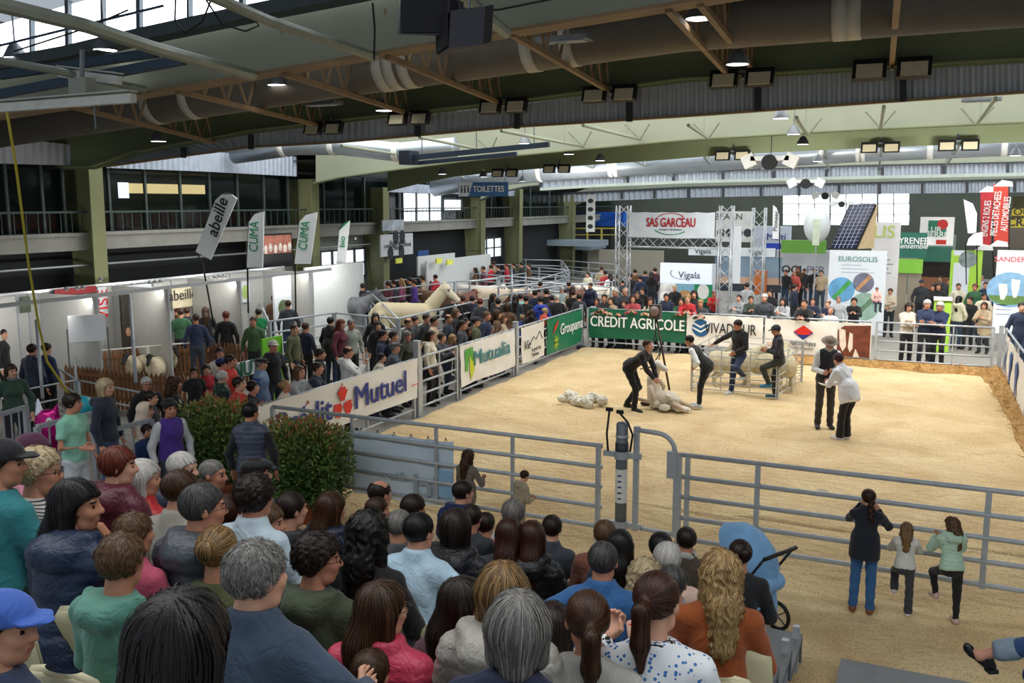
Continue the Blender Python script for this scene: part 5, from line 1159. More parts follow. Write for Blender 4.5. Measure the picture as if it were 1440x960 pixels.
# potted bushes
LEAFM = {}
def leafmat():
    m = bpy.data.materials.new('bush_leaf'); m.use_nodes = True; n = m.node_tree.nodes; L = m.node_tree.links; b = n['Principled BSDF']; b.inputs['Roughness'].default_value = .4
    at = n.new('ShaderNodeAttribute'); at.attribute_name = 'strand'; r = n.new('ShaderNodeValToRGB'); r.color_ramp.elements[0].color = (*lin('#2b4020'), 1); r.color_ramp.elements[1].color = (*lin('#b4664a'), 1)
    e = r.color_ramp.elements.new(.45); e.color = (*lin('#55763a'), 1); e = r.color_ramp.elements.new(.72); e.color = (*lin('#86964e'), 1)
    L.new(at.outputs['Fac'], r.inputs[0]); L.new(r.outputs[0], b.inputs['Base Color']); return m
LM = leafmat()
def bush(label, loc, size, zc, n, pot=True, seed=1):
    o = thing('potted_bush', label, 'plant', loc); rg = np.random.RandomState(seed)
    d = rg.randn(n, 3); d /= np.linalg.norm(d, axis=1)[:, None]; r = rg.rand(n) ** .30; bx_ = np.sign(d) * np.abs(d) ** .6
    bx_ = d / np.max(np.abs(d), axis=1)[:, None] ** .75; C = bx_ * r[:, None] * A3(size) * .60 * (1 + .12 * np.sin(d[:, :1] * 7 + seed) * np.cos(d[:, 1:2] * 5)) + A3((0, 0, zc)); ax = rg.randn(n, 3) * .8 + d * 1.3 + A3((0, 0, .8)); ax /= np.linalg.norm(ax, axis=1)[:, None]
    sd = np.cross(ax, rg.randn(n, 3)); sd /= np.linalg.norm(sd, axis=1)[:, None]; L_ = (.055 + .045 * rg.rand(n))[:, None]; nn = np.cross(ax, sd) * L_ * .12
    V = np.stack([C, C + ax * L_ * .5 + sd * L_ * .2 + nn, C + ax * L_, C + ax * L_ * .5 - sd * L_ * .2 + nn], 1).reshape(-1, 3); i = np.arange(n)[:, None] * 4; F = i + np.array([[0, 1, 2, 3]])
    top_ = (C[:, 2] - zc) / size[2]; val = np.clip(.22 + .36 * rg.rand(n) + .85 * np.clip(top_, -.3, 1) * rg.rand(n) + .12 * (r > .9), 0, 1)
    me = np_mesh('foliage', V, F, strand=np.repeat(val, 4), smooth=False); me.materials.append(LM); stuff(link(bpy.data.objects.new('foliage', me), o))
    mb = MB()
    for k in range(9):
        a = k * .7; mb.tube([(.05 * math.cos(a), .05 * math.sin(a), .3), (.3 * size[0] * math.cos(a), .3 * size[1] * math.sin(a), zc), (.5 * size[0] * math.cos(a), .5 * size[1] * math.sin(a), zc + .4 * size[2])], [.014, .01, .005], 5)
    mb.build('stem', mat('#4a3525', .9), o, True)
    if pot: MB().lathe([(.16, 0), (.20, .02), (.25, .30), (.28, .32), (.28, .37), (.25, .37), (.24, .33), (.0, .33)], n=24).build('pot', mat('#8c4a30', .75, var=.1), o, True)
    return o
q = PY(308, 690, 10.45); bush('red-tipped evergreen bush in a terracotta pot, left of the man in quilted vest', (q.x, 10.45, 0), (.82, .6, .95), 1.02, 6400, seed=2)
q = PY(428, 690, 10.4); bush('wide red-tipped evergreen bush right of the man in quilted vest', (q.x, 10.4, 0), (1.05, .6, .98), .86, 9500, seed=5)

# ---------------------------------------------------------------- left gates and pens
def bars(label, a, b, h, n, r=.02):
    a = Vector(a); b = Vector(b); o = thing('barrier', label, 'barrier', (a.x, a.y, 0), 0); d = b - a
    MB().bar((0, 0, 0), (0, 0, h), .07, .07).build('post', STEEL, o); MB().bar(d, d + Vector((0, 0, h)), .07, .07).build('post', STEEL, o)
    MB().bar((0, 0, h), d + Vector((0, 0, h)), .06, .06).build('top_rail', STEEL, o); MB().bar((0, 0, .15), d + Vector((0, 0, .15)), .04, .04).build('bottom_rail', STEEL, o)
    for i in range(1, n): MB().bar(d * i / n + Vector((0, 0, .15)), d * i / n + Vector((0, 0, h)), .018, .018).build('bar', STEEL, o)
    return o
def gz(px, py, z): q = G(px, py, z); return (q.x, q.y, 0)
bars('steel barrier with vertical bars at the far left edge', gz(-30, 592, 1.45), gz(36, 572, 1.45), 1.45, 6)
bars('steel barrier with vertical bars in front of the pink balloon', gz(52, 600, 1.5), gz(131, 581, 1.5), 1.5, 5)
bars('steel barrier with vertical bars beside the man in purple vest', gz(146, 608, 1.45), gz(212, 590, 1.45), 1.45, 5)
# foil balloon and cyan ball
q = PY(68, 600, 9.4); o = thing('balloon', 'shiny pink foil balloon shaped like a pony head', 'balloon', (q.x, q.y, q.z), D(20))
PK = mat('#c2187e', .18, .55, var=.25, vs=9, bump=.4, bs=7); s = SDF(.06); s.ell((0, 0, .05), (.20, .13, .22)); s.cap((0, 0, -.02), (.02, 0, -.42), .14, .07); s.cap((.12, 0, .22), (.16, 0, .34), .05, .015); s.cap((.10, 0, -.05), (.22, 0, -.12), .11, .08); sdfobj('head', s, .02, PK, o)
s = SDF(.03); s.cap((-.12, 0, .20), (-.13, 0, .42), .065, .015); sdfobj('horn', s, .015, mat('#dfe2ee', .2, .5, var=.1), o)
MB().ball((.10, -.13, .10), (.055, .02, .075)).build('eye', WHITE, o, True); MB().ball((.11, -.15, .09), (.028, .012, .045)).build('pupil', BLACK, o, True)
o = MB().ball((0, 0, 0), .155, 24, 16).build('ball', mat('#38b6cc', .3, var=.03), None, True); o.location = PY(117, 570, 10.6); tag(o, 'cyan round balloon behind the boy in mint shirt', 'balloon')
# wooden pen with sheep
WOODF = mat('#7a5230', .7, var=.3, vs=5, bump=.2, bs=20)
def picket(label, a, b, h, n, flatside=1):
    a = Vector(a); b = Vector(b); o = thing('picket_fence', label, 'fence', (a.x, a.y, 0)); d = b - a; u = d.normalized(); sd = u.cross(Vector((0, 0, 1)))
    me = None
    for i in range(n):
        c = d * ((i + .5) / n); w = d.length / n * .74; t = sd * .02; mb = MB().prism([c - u * w / 2, c + u * w / 2, c + u * w / 2 + Vector((0, 0, h * .9)), c + Vector((0, 0, h)), c - u * w / 2 + Vector((0, 0, h * .9))], t); mb.build('slat', WOODF, o)
    for z in (.25, h * .8): MB().bar(sd * .03 + Vector((0, 0, z)), d + sd * .03 + Vector((0, 0, z)), .04, .07).build('rail', WOODF, o)
    return o
def hp(px, py, z): q = G(px, py, z); return Vector((q.x, q.y, 0))
c0, c1, c2, c3, c4 = hp(92, 515, .9), hp(205, 510, .9), hp(252, 540, .9), hp(360, 480, 1.0), hp(210, 478, 1.0)
picket('front picket fence of the sheep pen on the left', hp(90, 512, .9), hp(262, 528, .9), .9, 28)
picket('back picket fence of the sheep pen on the left, behind the sheep', hp(124, 493, 1.0), hp(285, 480, 1.0), 1.0, 26)
picket('long picket fence right of the sheep pen', hp(285, 480, 1.0), hp(372, 483, 1.0), 1.0, 18)
panel('pen_barrier', 'pale tube frame above the back picket fence of the sheep pen', hp(124, 496, 1.05), hp(285, 482, 1.05), [1.08], (0, .5, 1), r=.02, cat='barrier', m=mat('#d8d6d0', .5))
LH = mat('#dccfb0', .95, var=.12, vs=9, bump=1, bs=24)
for x, y, rz, l, ly in ((150, 515, 215, 'cream sheep lying at the left of the wooden pen', 1), (176, 512, 230, 'cream sheep lying with its dark face to the left', 1), (200, 520, -75, 'cream sheep with black face in the middle of the wooden pen', 0), (222, 522, -60, 'cream sheep with black and white face near the front slats', 0), (230, 512, -20, 'cream sheep with dark head raised at the right of the wooden pen', 0)):
    q = G(x, y, .45); animal('sheep', l, (q.x, q.y, .02), D(rz), LH, mat('#231d1a', .8), sc=1.02, lying=bool(ly))
o = tag(MB().lathe([(.0, .0), (.2, 0), (.26, .12), (.27, .12), (.22, .02), (0, .02)], c=gz(262, 512, .1), n=20).build('feed_bowl', mat('#d9952e', .6), None, True), 'orange feed bowl on the straw of the wooden pen', 'bowl')
f = MB().box((hp(235, 500, 0).x, hp(235, 500, 0).y + .6, .005), (9, 4.5, .02), rz=-.1).build('straw_litter', mat('#7d6438', .95, var=.35, vs=5, bump=.8, bs=30)); struct(f)
# low steel pens at the left
PB = 'steel tube pens on the left side'
for i, (a, b) in enumerate((((-30, 500), (100, 478)), ((-30, 560), (108, 534)), ((108, 534), (200, 552)), ((100, 478), (108, 534)), ((-40, 530), (60, 505)), ((60, 505), (108, 534)))):
    panel('pen_barrier', ['steel tube pen side at the far left behind the hall posts', 'steel tube pen side left of the corner post', 'steel tube pen side running behind the teal backpack', 'steel tube pen side in front of the slatted sheep pen', 'steel tube pen side at the left picture edge', 'short steel tube pen side next to the corner post'][i], gz(*a, 1.1), gz(*b, 1.1), [.25, .5, .8, 1.1], (0, 1), r=.018, cat='barrier')
# tall leaning pole and hanging yellow strap
a = PY(52, 452, 12.5); o = tag(MB().tube([PY(51, 450, 12.2), PY(60, 560, 11.6)], .03, 8).tube([PY(181, 420, 12.6), PY(190, 538, 12.0)], .0, 4).build('pole', STEEL, None, True), 'thin grey pole standing in the left pens beside the yellow strap', 'pole')
o = tag(MB().tube([PY(183, 421, 14.2), PY(191, 537, 13.4)], .035, 8).build('pole', STEEL, None, True), 'thin grey pole rising in front of the sheep in the wooden pen', 'pole')
o = tag(MB().tube([PY(9, 152, 9.6), PY(22, 230, 10), PY(40, 370, 11), PY(54, 455, 11.6), PY(66, 508, 12), PY(98, 556, 12.4)], .022, 6).build('strap', mat('#c6b83c', .6), None, True), 'long yellow strap hanging from the ceiling hoist down to the pens', 'strap')
# steel pens and horses
def rowpens():
    L = []
    pens = [((378, 452), (470, 440)), ((470, 440), (560, 448)), ((378, 452), (366, 425)), ((366, 425), (440, 405)), ((440, 405), (520, 410)), ((560, 448), (640, 430)), ((560, 448), (520, 410)), ((520, 410), (640, 396)), ((640, 430), (640, 396)), ((640, 396), (700, 392)), ((640, 430), (720, 412)), ((540, 396), (660, 384)), ((660, 384), (760, 392)), ((700, 392), (800, 400)), ((720, 372), (800, 380)), ((640, 372), (720, 372)), ((560, 380), (640, 372)), ((800, 380), (868, 388)), ((800, 400), (862, 396)), ((720, 412), (800, 400)), ((690, 364), (790, 366)), ((790, 366), (868, 372)), ((660, 384), (690, 364)), ((800, 380), (790, 366)), ((720, 400), (720, 372)), ((760, 392), (800, 380)), ((700, 404), (780, 396)), ((780, 396), (860, 404)), ((660, 396), (740, 384))]
    for i, (a, b) in enumerate(pens):
        A_ = G(*a, 1.5); B_ = G(*b, 1.5); m = panel('pen_barrier', 'steel tube pen side, %s from the left %s' % (ORD[sorted(pens).index((a, b))], 'around the horses' if a[0] < 640 and a[1] > 400 else 'in mid hall'), (A_.x, A_.y, 0), (B_.x, B_.y, 0), [.3, .6, .9, 1.2, 1.5], (0, .5, 1), r=.026, cat='barrier', group='steel pens ' + ('around the horses' if a[0] < 640 and a[1] > 400 else 'for cattle at mid hall'))
rowpens()
q = G(572, 496); animal('horse', 'cream coloured draught horse in a steel pen, head to the right', (q.x, q.y, 0), D(14), mat('#cdbf9c', .6, var=.06, vs=2), mat('#d8ccb0', .6), h=.035, mane=mat('#e0d6bc', .8), sc=1.0)
q = G(486, 474); animal('horse', 'dapple grey horse behind the cream horse', (q.x, q.y, 0), D(20), mat('#6d6f74', .6, var=.25, vs=6), mat('#585a60', .6), h=.035, mane=mat('#3c3d42', .8), sc=.9, head_up=-.3)
q = G(440, 476); animal('horse', 'dark grey horse at the left of the horse pens', (q.x, q.y, 0), D(150), mat('#4c4a4c', .6, var=.25, vs=6), mat('#403e40', .6), h=.035, mane=mat('#2a2a2c', .8), sc=.88, head_up=-.45)
for i, (x, y, rz, c, l) in enumerate(((655, 424, 100, '#6e3c28', 'red brown cow in the nearest of the cattle pens'), (745, 425, 80, '#6e3c28', 'red brown cow behind the mint shirted man'), (765, 428, 200, '#5f3524', 'dark red cow in the cattle pens below the hanging banner'), (700, 415, 20, '#c9b8a0', 'pale cow in the far cattle pens'), (620, 420, 170, '#7a5a44', 'brown cow behind the head of the cream horse'), (672, 408, 0, '#d6cfc4', 'whitish cow far back in the cattle pens'), (805, 420, 90, '#5f3524', 'brown cow seen left of the lattice gate'), (850, 410, 180, '#cfc5b4', 'white cow close to the lattice gate'))):
    q = G(x, y + 40); animal('cow', l, (q.x, q.y, 0), D(rz), mat(c, .7, var=.12, vs=3), mat(c, .7, var=.1), h=.05, sc=.9, head_up=-.55)
# ---------------------------------------------------------------- grandstand
def row_y(k): return 8.35 - .85 * k
def tread(k): return .37 + .247 * k
gs = thing('grandstand', 'grey stepped grandstand deck under the seated spectators', 'grandstand'); TM = mat('#7d8082', .6, .2, var=.15, vs=3, bump=.15, bs=9)
for k in range(9):
    y1 = row_y(k) + .50; y0 = y1 - .85
    MB().box((-5.2, (y0 + y1) / 2, tread(k) - .03), (8.7, .86, .06)).build('tread', TM, gs); MB().box((-5.2, y1 - .02, tread(k) - .16), (8.7, .03, .24)).build('riser', STEELD, gs)
for x in (-9.4, -6.5, -3.6, -.95): MB().bar((x, row_y(8), tread(8) - .2), (x, row_y(0) + .4, .06), .08, .1).build('stringer', STEELD, gs)
for k in (0, 1): MB().bar((-.9, row_y(k) + .40, 0), (-.9, row_y(k) + .40, tread(k) + .12), .06, .06).build('rail_post', STEEL, gs)
lp = MB().box((2.2, 6.9, .075), (5.4, 4.1, .15)).build('floor_platform', TM); struct(lp)
lp = MB().box((-10.6, 7.4, .27), (2.8, 3.0, .54)).box((-7.4, 8.55, .27), (4.6, .5, .54)).build('floor_landing', TM); struct(lp)
# seat
SEAT = mat('#cdc4a0', .45, var=.05, vs=4)
def shell():
    P = []
    prof = [(.22, .0, .19), (.20, -.012, .20), (.05, -.02, .205), (-.12, -.01, .205), (-.19, .03, .20), (-.225, .12, .20), (-.245, .25, .20), (-.255, .35, .19), (-.258, .395, .15), (-.258, .41, .08)]
    for y, z, w in prof: P.append([(w * math.cos(a) * -1, y + .035 * (1 - math.sin(a)) * (1 if z > .1 else 0), z + .03 * (1 - math.sin(a)) * (1 if z < .1 else 0)) for a in np.linspace(.0, math.pi, 9)])
    mb = MB(); mb.grid(P); mb.grid([[(x, y - .012, z - .012) for x, y, z in r][::-1] for r in P]); return mb
st0 = None; SHM = shell().mesh('seat_shell', [SEAT], True); LGM = MB().box((0, 0, -.20), (.05, .3, .40)).box((0, 0, -.02), (.3, .06, .03)).mesh('seat_leg', [STEELD])
def seat(x, y, z, rz=0, label='', group='cream stand seats under spectators'):
    label = ' '.join(label.split()[:16])
    o = thing('stand_seat', label, 'seat', (x, y, z + .40), rz, group)
    link(bpy.data.objects.new('shell', SHM), o); link(bpy.data.objects.new('leg', LGM), o); return o
CN = dict(black='#17171a', navy='#1d2740', grey='#6e7278', dgrey='#33363c', lgrey='#a5a8ab', maroon='#5a1f2e', red='#b3262c', olive='#4d5030', cream='#d5ccb6', white='#e0e2e4', mint='#8fc8b4', purple='#4b2a86', brown='#5d4028', green='#2f5a3c',
          blue='#2c5c96', sky='#a9cbe0', pink='#d65a7a', beige='#b09b7c', teal='#2c7f86', orange='#d0602c', rust='#9a4a1e', lilac='#a89ac4', silver='#b0aca6', rose='#e3b0ae', denim='#4a6484')
FEMH = ('long', 'longcurl', 'bob', 'pony', 'bun', 'braid')
def aim(x, y, tx=-3.6, ty=17.5): return math.atan2(-(tx - x), ty - y)
def seated(line):
    a, label = line.split('|'); w = a.split(); px, py = float(w[0]), float(w[1]); hair, hc, col, kind, pose = w[2:7]; turn = float(w[7]) if len(w) > 7 else 0
    opt = dict(q.split('=') for q in w[8:]); tgt = float(opt.get('s', 1)); J = POSES[pose]; best = None; ho = J['head']
    u = ray(px, py); u = u / math.hypot(u.x, u.y); yt = float(opt['d']) * 1.03 * u.y; h = PY(px, py, yt); sc = tgt * (1 + .03 * math.sin(px)); k = 0
    rz = aim(h.x, h.y) + R(float(opt.get('r', 0))); of = Matrix.Rotation(rz, 3, 'Z') @ ho * sc; z = h.z - of.z
    lod = 'hi' if py > 690 else 'mid'
    p = person(label.strip(), (h.x - of.x, h.y - of.y, z), rz, pose, top=(CN.get(col, col), kind), hair=(hair, hc), scale=sc, lod=lod, fem=int(hair in FEMH and 'm' not in opt), turn=turn, nod=float(opt.get('n', 0)), glasses='g' in opt,
               fat=float(opt.get('f', 1)), hat=(opt['hat'], opt.get('hc', '#1a1a1d')) if 'hat' in opt else None, scarf=opt.get('sc'), under=opt.get('u'), legs=(opt.get('l', '#23262e'), 'plain'))
    seat(h.x - of.x, h.y - of.y - .0, z + .40 * (sc - 1), rz, 'cream seat under the ' + label.strip()); return p
for l in """57 664 curly fair #c9c4c0 stripe sit -50 g=1 d=5.2|woman with curly blond hair, glasses and striped top near the left barrier
48 641 mid dark #d98aa0 plain sit -20 hat=beanie hc=#4a1d38 d=5.8|spectator in pink top and magenta-spotted black hat by the barrier
6 652 short dark teal plain sit -50 hat=cap d=5|man in dark cap and teal jacket at the left edge
168 656 mid red maroon puffer+hood sit -45 d=5.6|woman with short red-brown hair in maroon quilted jacket
202 674 bob white red puffer sit -40 d=6|white-haired woman in red quilted jacket
258 660 short white navy puffer+hood sit -70 d=6.4|white-haired person in dark quilted jacket looking right
300 668 buzz grey black plain+collar sit -65 d=6.6|man with cropped grey hair in black jacket before the bush
110 712 long black #1b2a48 puffer+hood sithand -62 d=4.3|woman with long black hair and navy padded jacket, hand at her mouth
256 690 short chestnut #d8d0bd knit+collar sit -30 f=1.05 d=5|man with short ginger brown hair in chunky cream cardigan
287 715 short darkgrey #4a4f57 puffer+hood sit -40 g=1 f=1.1 d=4.2|man with dark grey hair and glasses in slate quilted jacket
190 752 tousled lightbrown #c0506a plain sit -20 s=.78 d=4.2|child with light brown hair half hidden behind the boy in green
172 790 tousled lightbrown #5f9684 plain+hood sit 5 s=.85 d=3.5|boy in sea-green hooded coat, back turned, lower left
307 776 bun high olive plain sit 10 d=4|woman with highlighted tied-up hair in olive top
363 812 tousled grey #36465a plain+collar sitwide -25 f=1.22 d=2.9|big grey-haired man in slate blue polo, lower left foreground
258 912 long black #1a1818 plain sit 0 d=1.85|person with very dark brown hair close to the camera at the bottom
8 884 short brown #38425e plain sit -75 s=.9 hat=cap hc=#3f63b8 d=3.0|child in bright blue cap at the bottom left corner
322 722 short auburn #3a2a2c plain sit 0 d=5.8|red-brown haired head between the slate jacket and curly-haired man
360 700 curly dark #c9dbe6 plain+collar sit -8 d=5.1|dark curly-haired person in pale blue shirt near the bushes
362 667 short dark dgrey plain sit -40 hat=flatcap d=6.6|person in dark flat cap just before the standing vest man
411 717 short dark #20242c plain+hood sit -25 f=1.05 d=6|man with short dark hair and bare neck in dark hooded top
377 736 mid lightbrown dgrey plain sit -65 d=5.5|person with brown-grey hair in profile behind the big grey-haired man
467 716 long chestnut #1a2236 puffer+hood sit -15 d=6.3|woman with long chestnut hair and navy padded jacket by the bush
449 788 curly dark #3f4a34 plain+hood sit -55 g=1 d=4.2|curly-haired person with glasses in olive green hooded coat
519 752 longcurl black black plain sit 0 d=4.5|woman with very long black curly hair and black clothes
535 695 balding dark #7a1f2a plain+collar sit -15 d=7.3|balding man in dark red sweater close to the fence
531 718 short brown dgrey plain sit -35 s=.85 d=6.6|brown-haired child before the man in dark red
562 740 buzz grey #555a60 knit+collar sit 5 d=5.8|man with cropped grey hair and grey sweater with teal stripe
582 716 short dark beige plain sit -20 d=6.6|dark-haired person behind the cropped grey-haired man
590 748 short black #b4d0e2 plain+collar sitwide -15 f=1.12 d=5.2|broad man with black hair in light blue shirt
652 693 short dark #1b2850 puffer+hood sit -30 d=8|man with short black hair in navy hooded jacket near the fence
641 743 bob dark #15161a puffer+hood sit 0 d=5.4|woman with dark straight hair in black quilted jacket, centre
664 728 short dark dgrey plain sit 5 s=.85 d=6.4|dark head between navy hooded man and boy in red
683 738 short dark #c02028 vest sit 5 s=.85 u=#6d5a55 d=6.6|boy in bright red vest
540 858 long chestnut #d0405e puffer sit -35 g=1 d=3.5|girl with braided headband, glasses and bright pink quilted jacket
522 948 short chestnut #3a2e2c plain sit 0 s=.8 d=3.2|brown head cut by the bottom edge, left of centre
655 850 long dark #5a3a44 plain sit -60 d=3.9|woman with dark hair in profile behind the blue shirt
706 836 bob high #aaa59c puffer+hood sit 15 d=3.3|woman with blond-streaked bob and shiny silver jacket
728 886 bob grey #1c2444 plain sit 10 d=2.6|grey-bobbed person in navy top at the bottom centre
717 752 long auburn dgrey plain sit 5 d=6.2|long auburn-haired head left of the black quilted hood
722 723 mid grey lgrey plain sit 5 d=7|grey-blond head in front of the boy in beige
748 756 long auburn #121317 puffer+hood sit 10 d=6.2|woman with auburn hair in black quilted hooded jacket near the fence
776 743 short dark #3b424b plain+collar sit 20 d=7.5|man with short dark hair in charcoal jacket by the fence
848 790 short darkgrey #2f6199 plain+collar sitwide 0 f=1.12 d=5|broad grey-haired man in blue zipped sweater
872 768 long black #1f2438 plain sit 5 d=6.1|woman with long straight black hair behind the blue sweater
850 752 short lightbrown #7b4a3a plain sit 15 d=7|brown-haired man seated before the gate post
929 770 mid black black plain sit 0 d=6.8|black-haired head right of the gate
965 760 short dark #4a3f33 plain+collar sit 10 sc=#e8e4dc d=7.5|man with dark hair, white fur collar and brown jacket
938 788 mid white #d8b8a8 plain sit 10 d=6|person with short white-blond hair before the gate
908 812 longcurl fair #c49a88 plain sit -20 d=5.8|woman with pale blond curly hair
944 822 buzz darkgrey #e6c8cc plain sit 15 sc=#e8d0d4 d=5|man with cropped grey hair, sunglasses and pale pink top
1013 808 longcurl blonde #9a4c1c leather+coat sit 10 d=4.7|woman with long curly blond hair in rust brown suede coat
1040 780 bun dark black plain sit 20 d=6.8|woman with dark tied hair in black beside the pushchair
826 873 pony chestnut #ddd9cf knit sithand 15 d=3.3|woman with brown ponytail and white cardigan at the bottom
775 884 long dark #a694c0 plain sit 10 d=3.9|girl with dark hair and lilac top at the bottom
925 848 pony auburn #3d78b8 floral sitcup -20 u=#141416 d=3.4|woman with auburn ponytail, flowered blue top and paper cup in her hand""".split('\n'): seated(l)
# empty seats seen between people
for i, (px, py) in enumerate(((60, 945), (20, 930), (85, 852), (110, 850), (632, 930), (1020, 905), (865, 915), (300, 800), (640, 640 + 60), (225, 705))):
    k = [5, 5, 4, 4, 5, 4, 5, 3, 1, 2][i]; q = PY(px, py, row_y(k) - .25); seat(q.x, row_y(k), tread(k), aim(q.x, row_y(k)), ['empty cream shell seat at the bottom left corner', 'cream shell seat behind the blue cap', 'empty cream shell seat beside the boy in sea-green', 'cream shell seat just left of the boy in sea-green', 'cream shell seat right of the girl in pink', 'cream shell seat behind the rust brown coat', 'cream shell seat between ponytails at the bottom', 'empty seat behind the slate jacket', 'cream seat in the second row', 'cream seat right of the red quilted jacket'][i], None)
# things held in the stand
def cup(label, px, py, Y, m, mc, s=1):
    o = thing('cup', label, 'cup', PY(px, py, Y), 0, None, s); MB().lathe([(.028, -.05), (.041, .05), (.039, .05), (.027, -.046), (0, -.046)], n=20, cap=False).build('wall', m, o, True); MB().lathe([(0, .028), (.036, .03)], n=20, cap=False).build('drink', mc, o); return o
hc_ = PY(45, 826, 3.1); cup('translucent green plastic cup held at the left edge', 43, 826, 3.1, mat('#7fb3a8', .3, var=0, alpha=.8), mat('#c8c860', .4), 1.35)
o = cup('pale paper cup of red drink with striped straw', 891, 888, 4.55, mat('#e2b5a0', .6), mat('#c8202c', .3)); MB().tube([(0, 0, .0), (.01, .0, .10)], .004, 6).build('straw', mat('#3a4a8c', .5), o)
a = thing('person', 'person cut by the left edge in dark clothes, bag on the lap', 'person', (0, 0, 0))
s = SDF(.04)
def lp_(px, py, Y): return PY(px, py, Y)
s.cap(lp_(-70, 830, 3.0), lp_(5, 850, 2.95), .10, .07); s.cap(lp_(5, 850, 2.95), lp_(35, 835, 3.0), .055, .04); s.cap(lp_(-70, 780, 3.3), lp_(-60, 900, 2.9), .2, .2); sdfobj('coat', s, .016, cloth('#1b1c20'), a)
s = SDF(.03); s.cap(lp_(-60, 905, 2.9), lp_(70, 880, 3.5), .11, .09); s.cap(lp_(70, 880, 3.5), lp_(120, 900, 3.6), .09, .07); sdfobj('trousers', s, .016, cloth('#15161a'), a)
V, F = hand_mesh('grip'); me = np_mesh('body', V * 1.15, F); me.materials.append(skin('#c48a72')); ho = link(bpy.data.objects.new('body', me), a); ho.location = lp_(34, 838, 3.02); ho.rotation_euler = (R(60), R(-30), R(30))
b = thing('tote_bag', 'grey-beige tote bag with black capital lettering on a lap', 'bag', lp_(38, 880, 3.2)); s = SDF(.03); u = lp_(75, 815, 3.45) - lp_(38, 880, 3.2); s.cap((-.06, 0, -.08), u * .9, .09, .09, flat=((0, 1, 0), .5)); s.cap(u * .1 + Vector((.05, -.05, 0)), u * 1.0 + Vector((.03, -.05, .0)), .06, flat=((0, 1, 0), .6)); sdfobj('cloth', s, .014, mat('#a39b92', .85, var=.06, bump=.4, bs=12), b)
t = text('MES PRECIEUX', .058, TK, b, u * .55 + Vector((.10, -.10, -.03)), (R(62), R(-52), R(18)), .01, sx=.95)
o = thing('paper_bag', 'crumpled brown paper bag on the seat at the lower left', 'bag', lp_(75, 920, 3.25)); s = SDF(.02); s.cap((0, 0, -.05), (.02, 0, .06), .09, .075, flat=((0, 1, 0), .6)); s.disp = lambda P: .012 * np.sin(P[:, 0] * 60 + P[:, 2] * 30) * np.sin(P[:, 2] * 50); sdfobj('paper', s, .012, mat('#a8814f', .8, var=.12), o)
o = thing('takeaway_box', 'small white paper box held at the left edge', 'box', lp_(14, 708, 4.9), .3); MB().box((0, 0, 0), (.24, .14, .10)).build('tray', WHITE, o); MB().box((0, .0, .055), (.22, .12, .015)).build('lid', WHITE, o)
a = thing('person', 'arm in navy sleeve holding a white box at the left edge', 'person', (0, 0, 0)); s = SDF(.03); s.cap(lp_(-60, 730, 4.7), lp_(8, 718, 4.85), .11, .05); sdfobj('sleeve', s, .018, cloth('#1a2236'), a); s = SDF(.02); s.cap(lp_(6, 716, 4.85), lp_(26, 708, 4.88), .035, .03); sdfobj('body', s, .012, skin('#c48a72'), a)

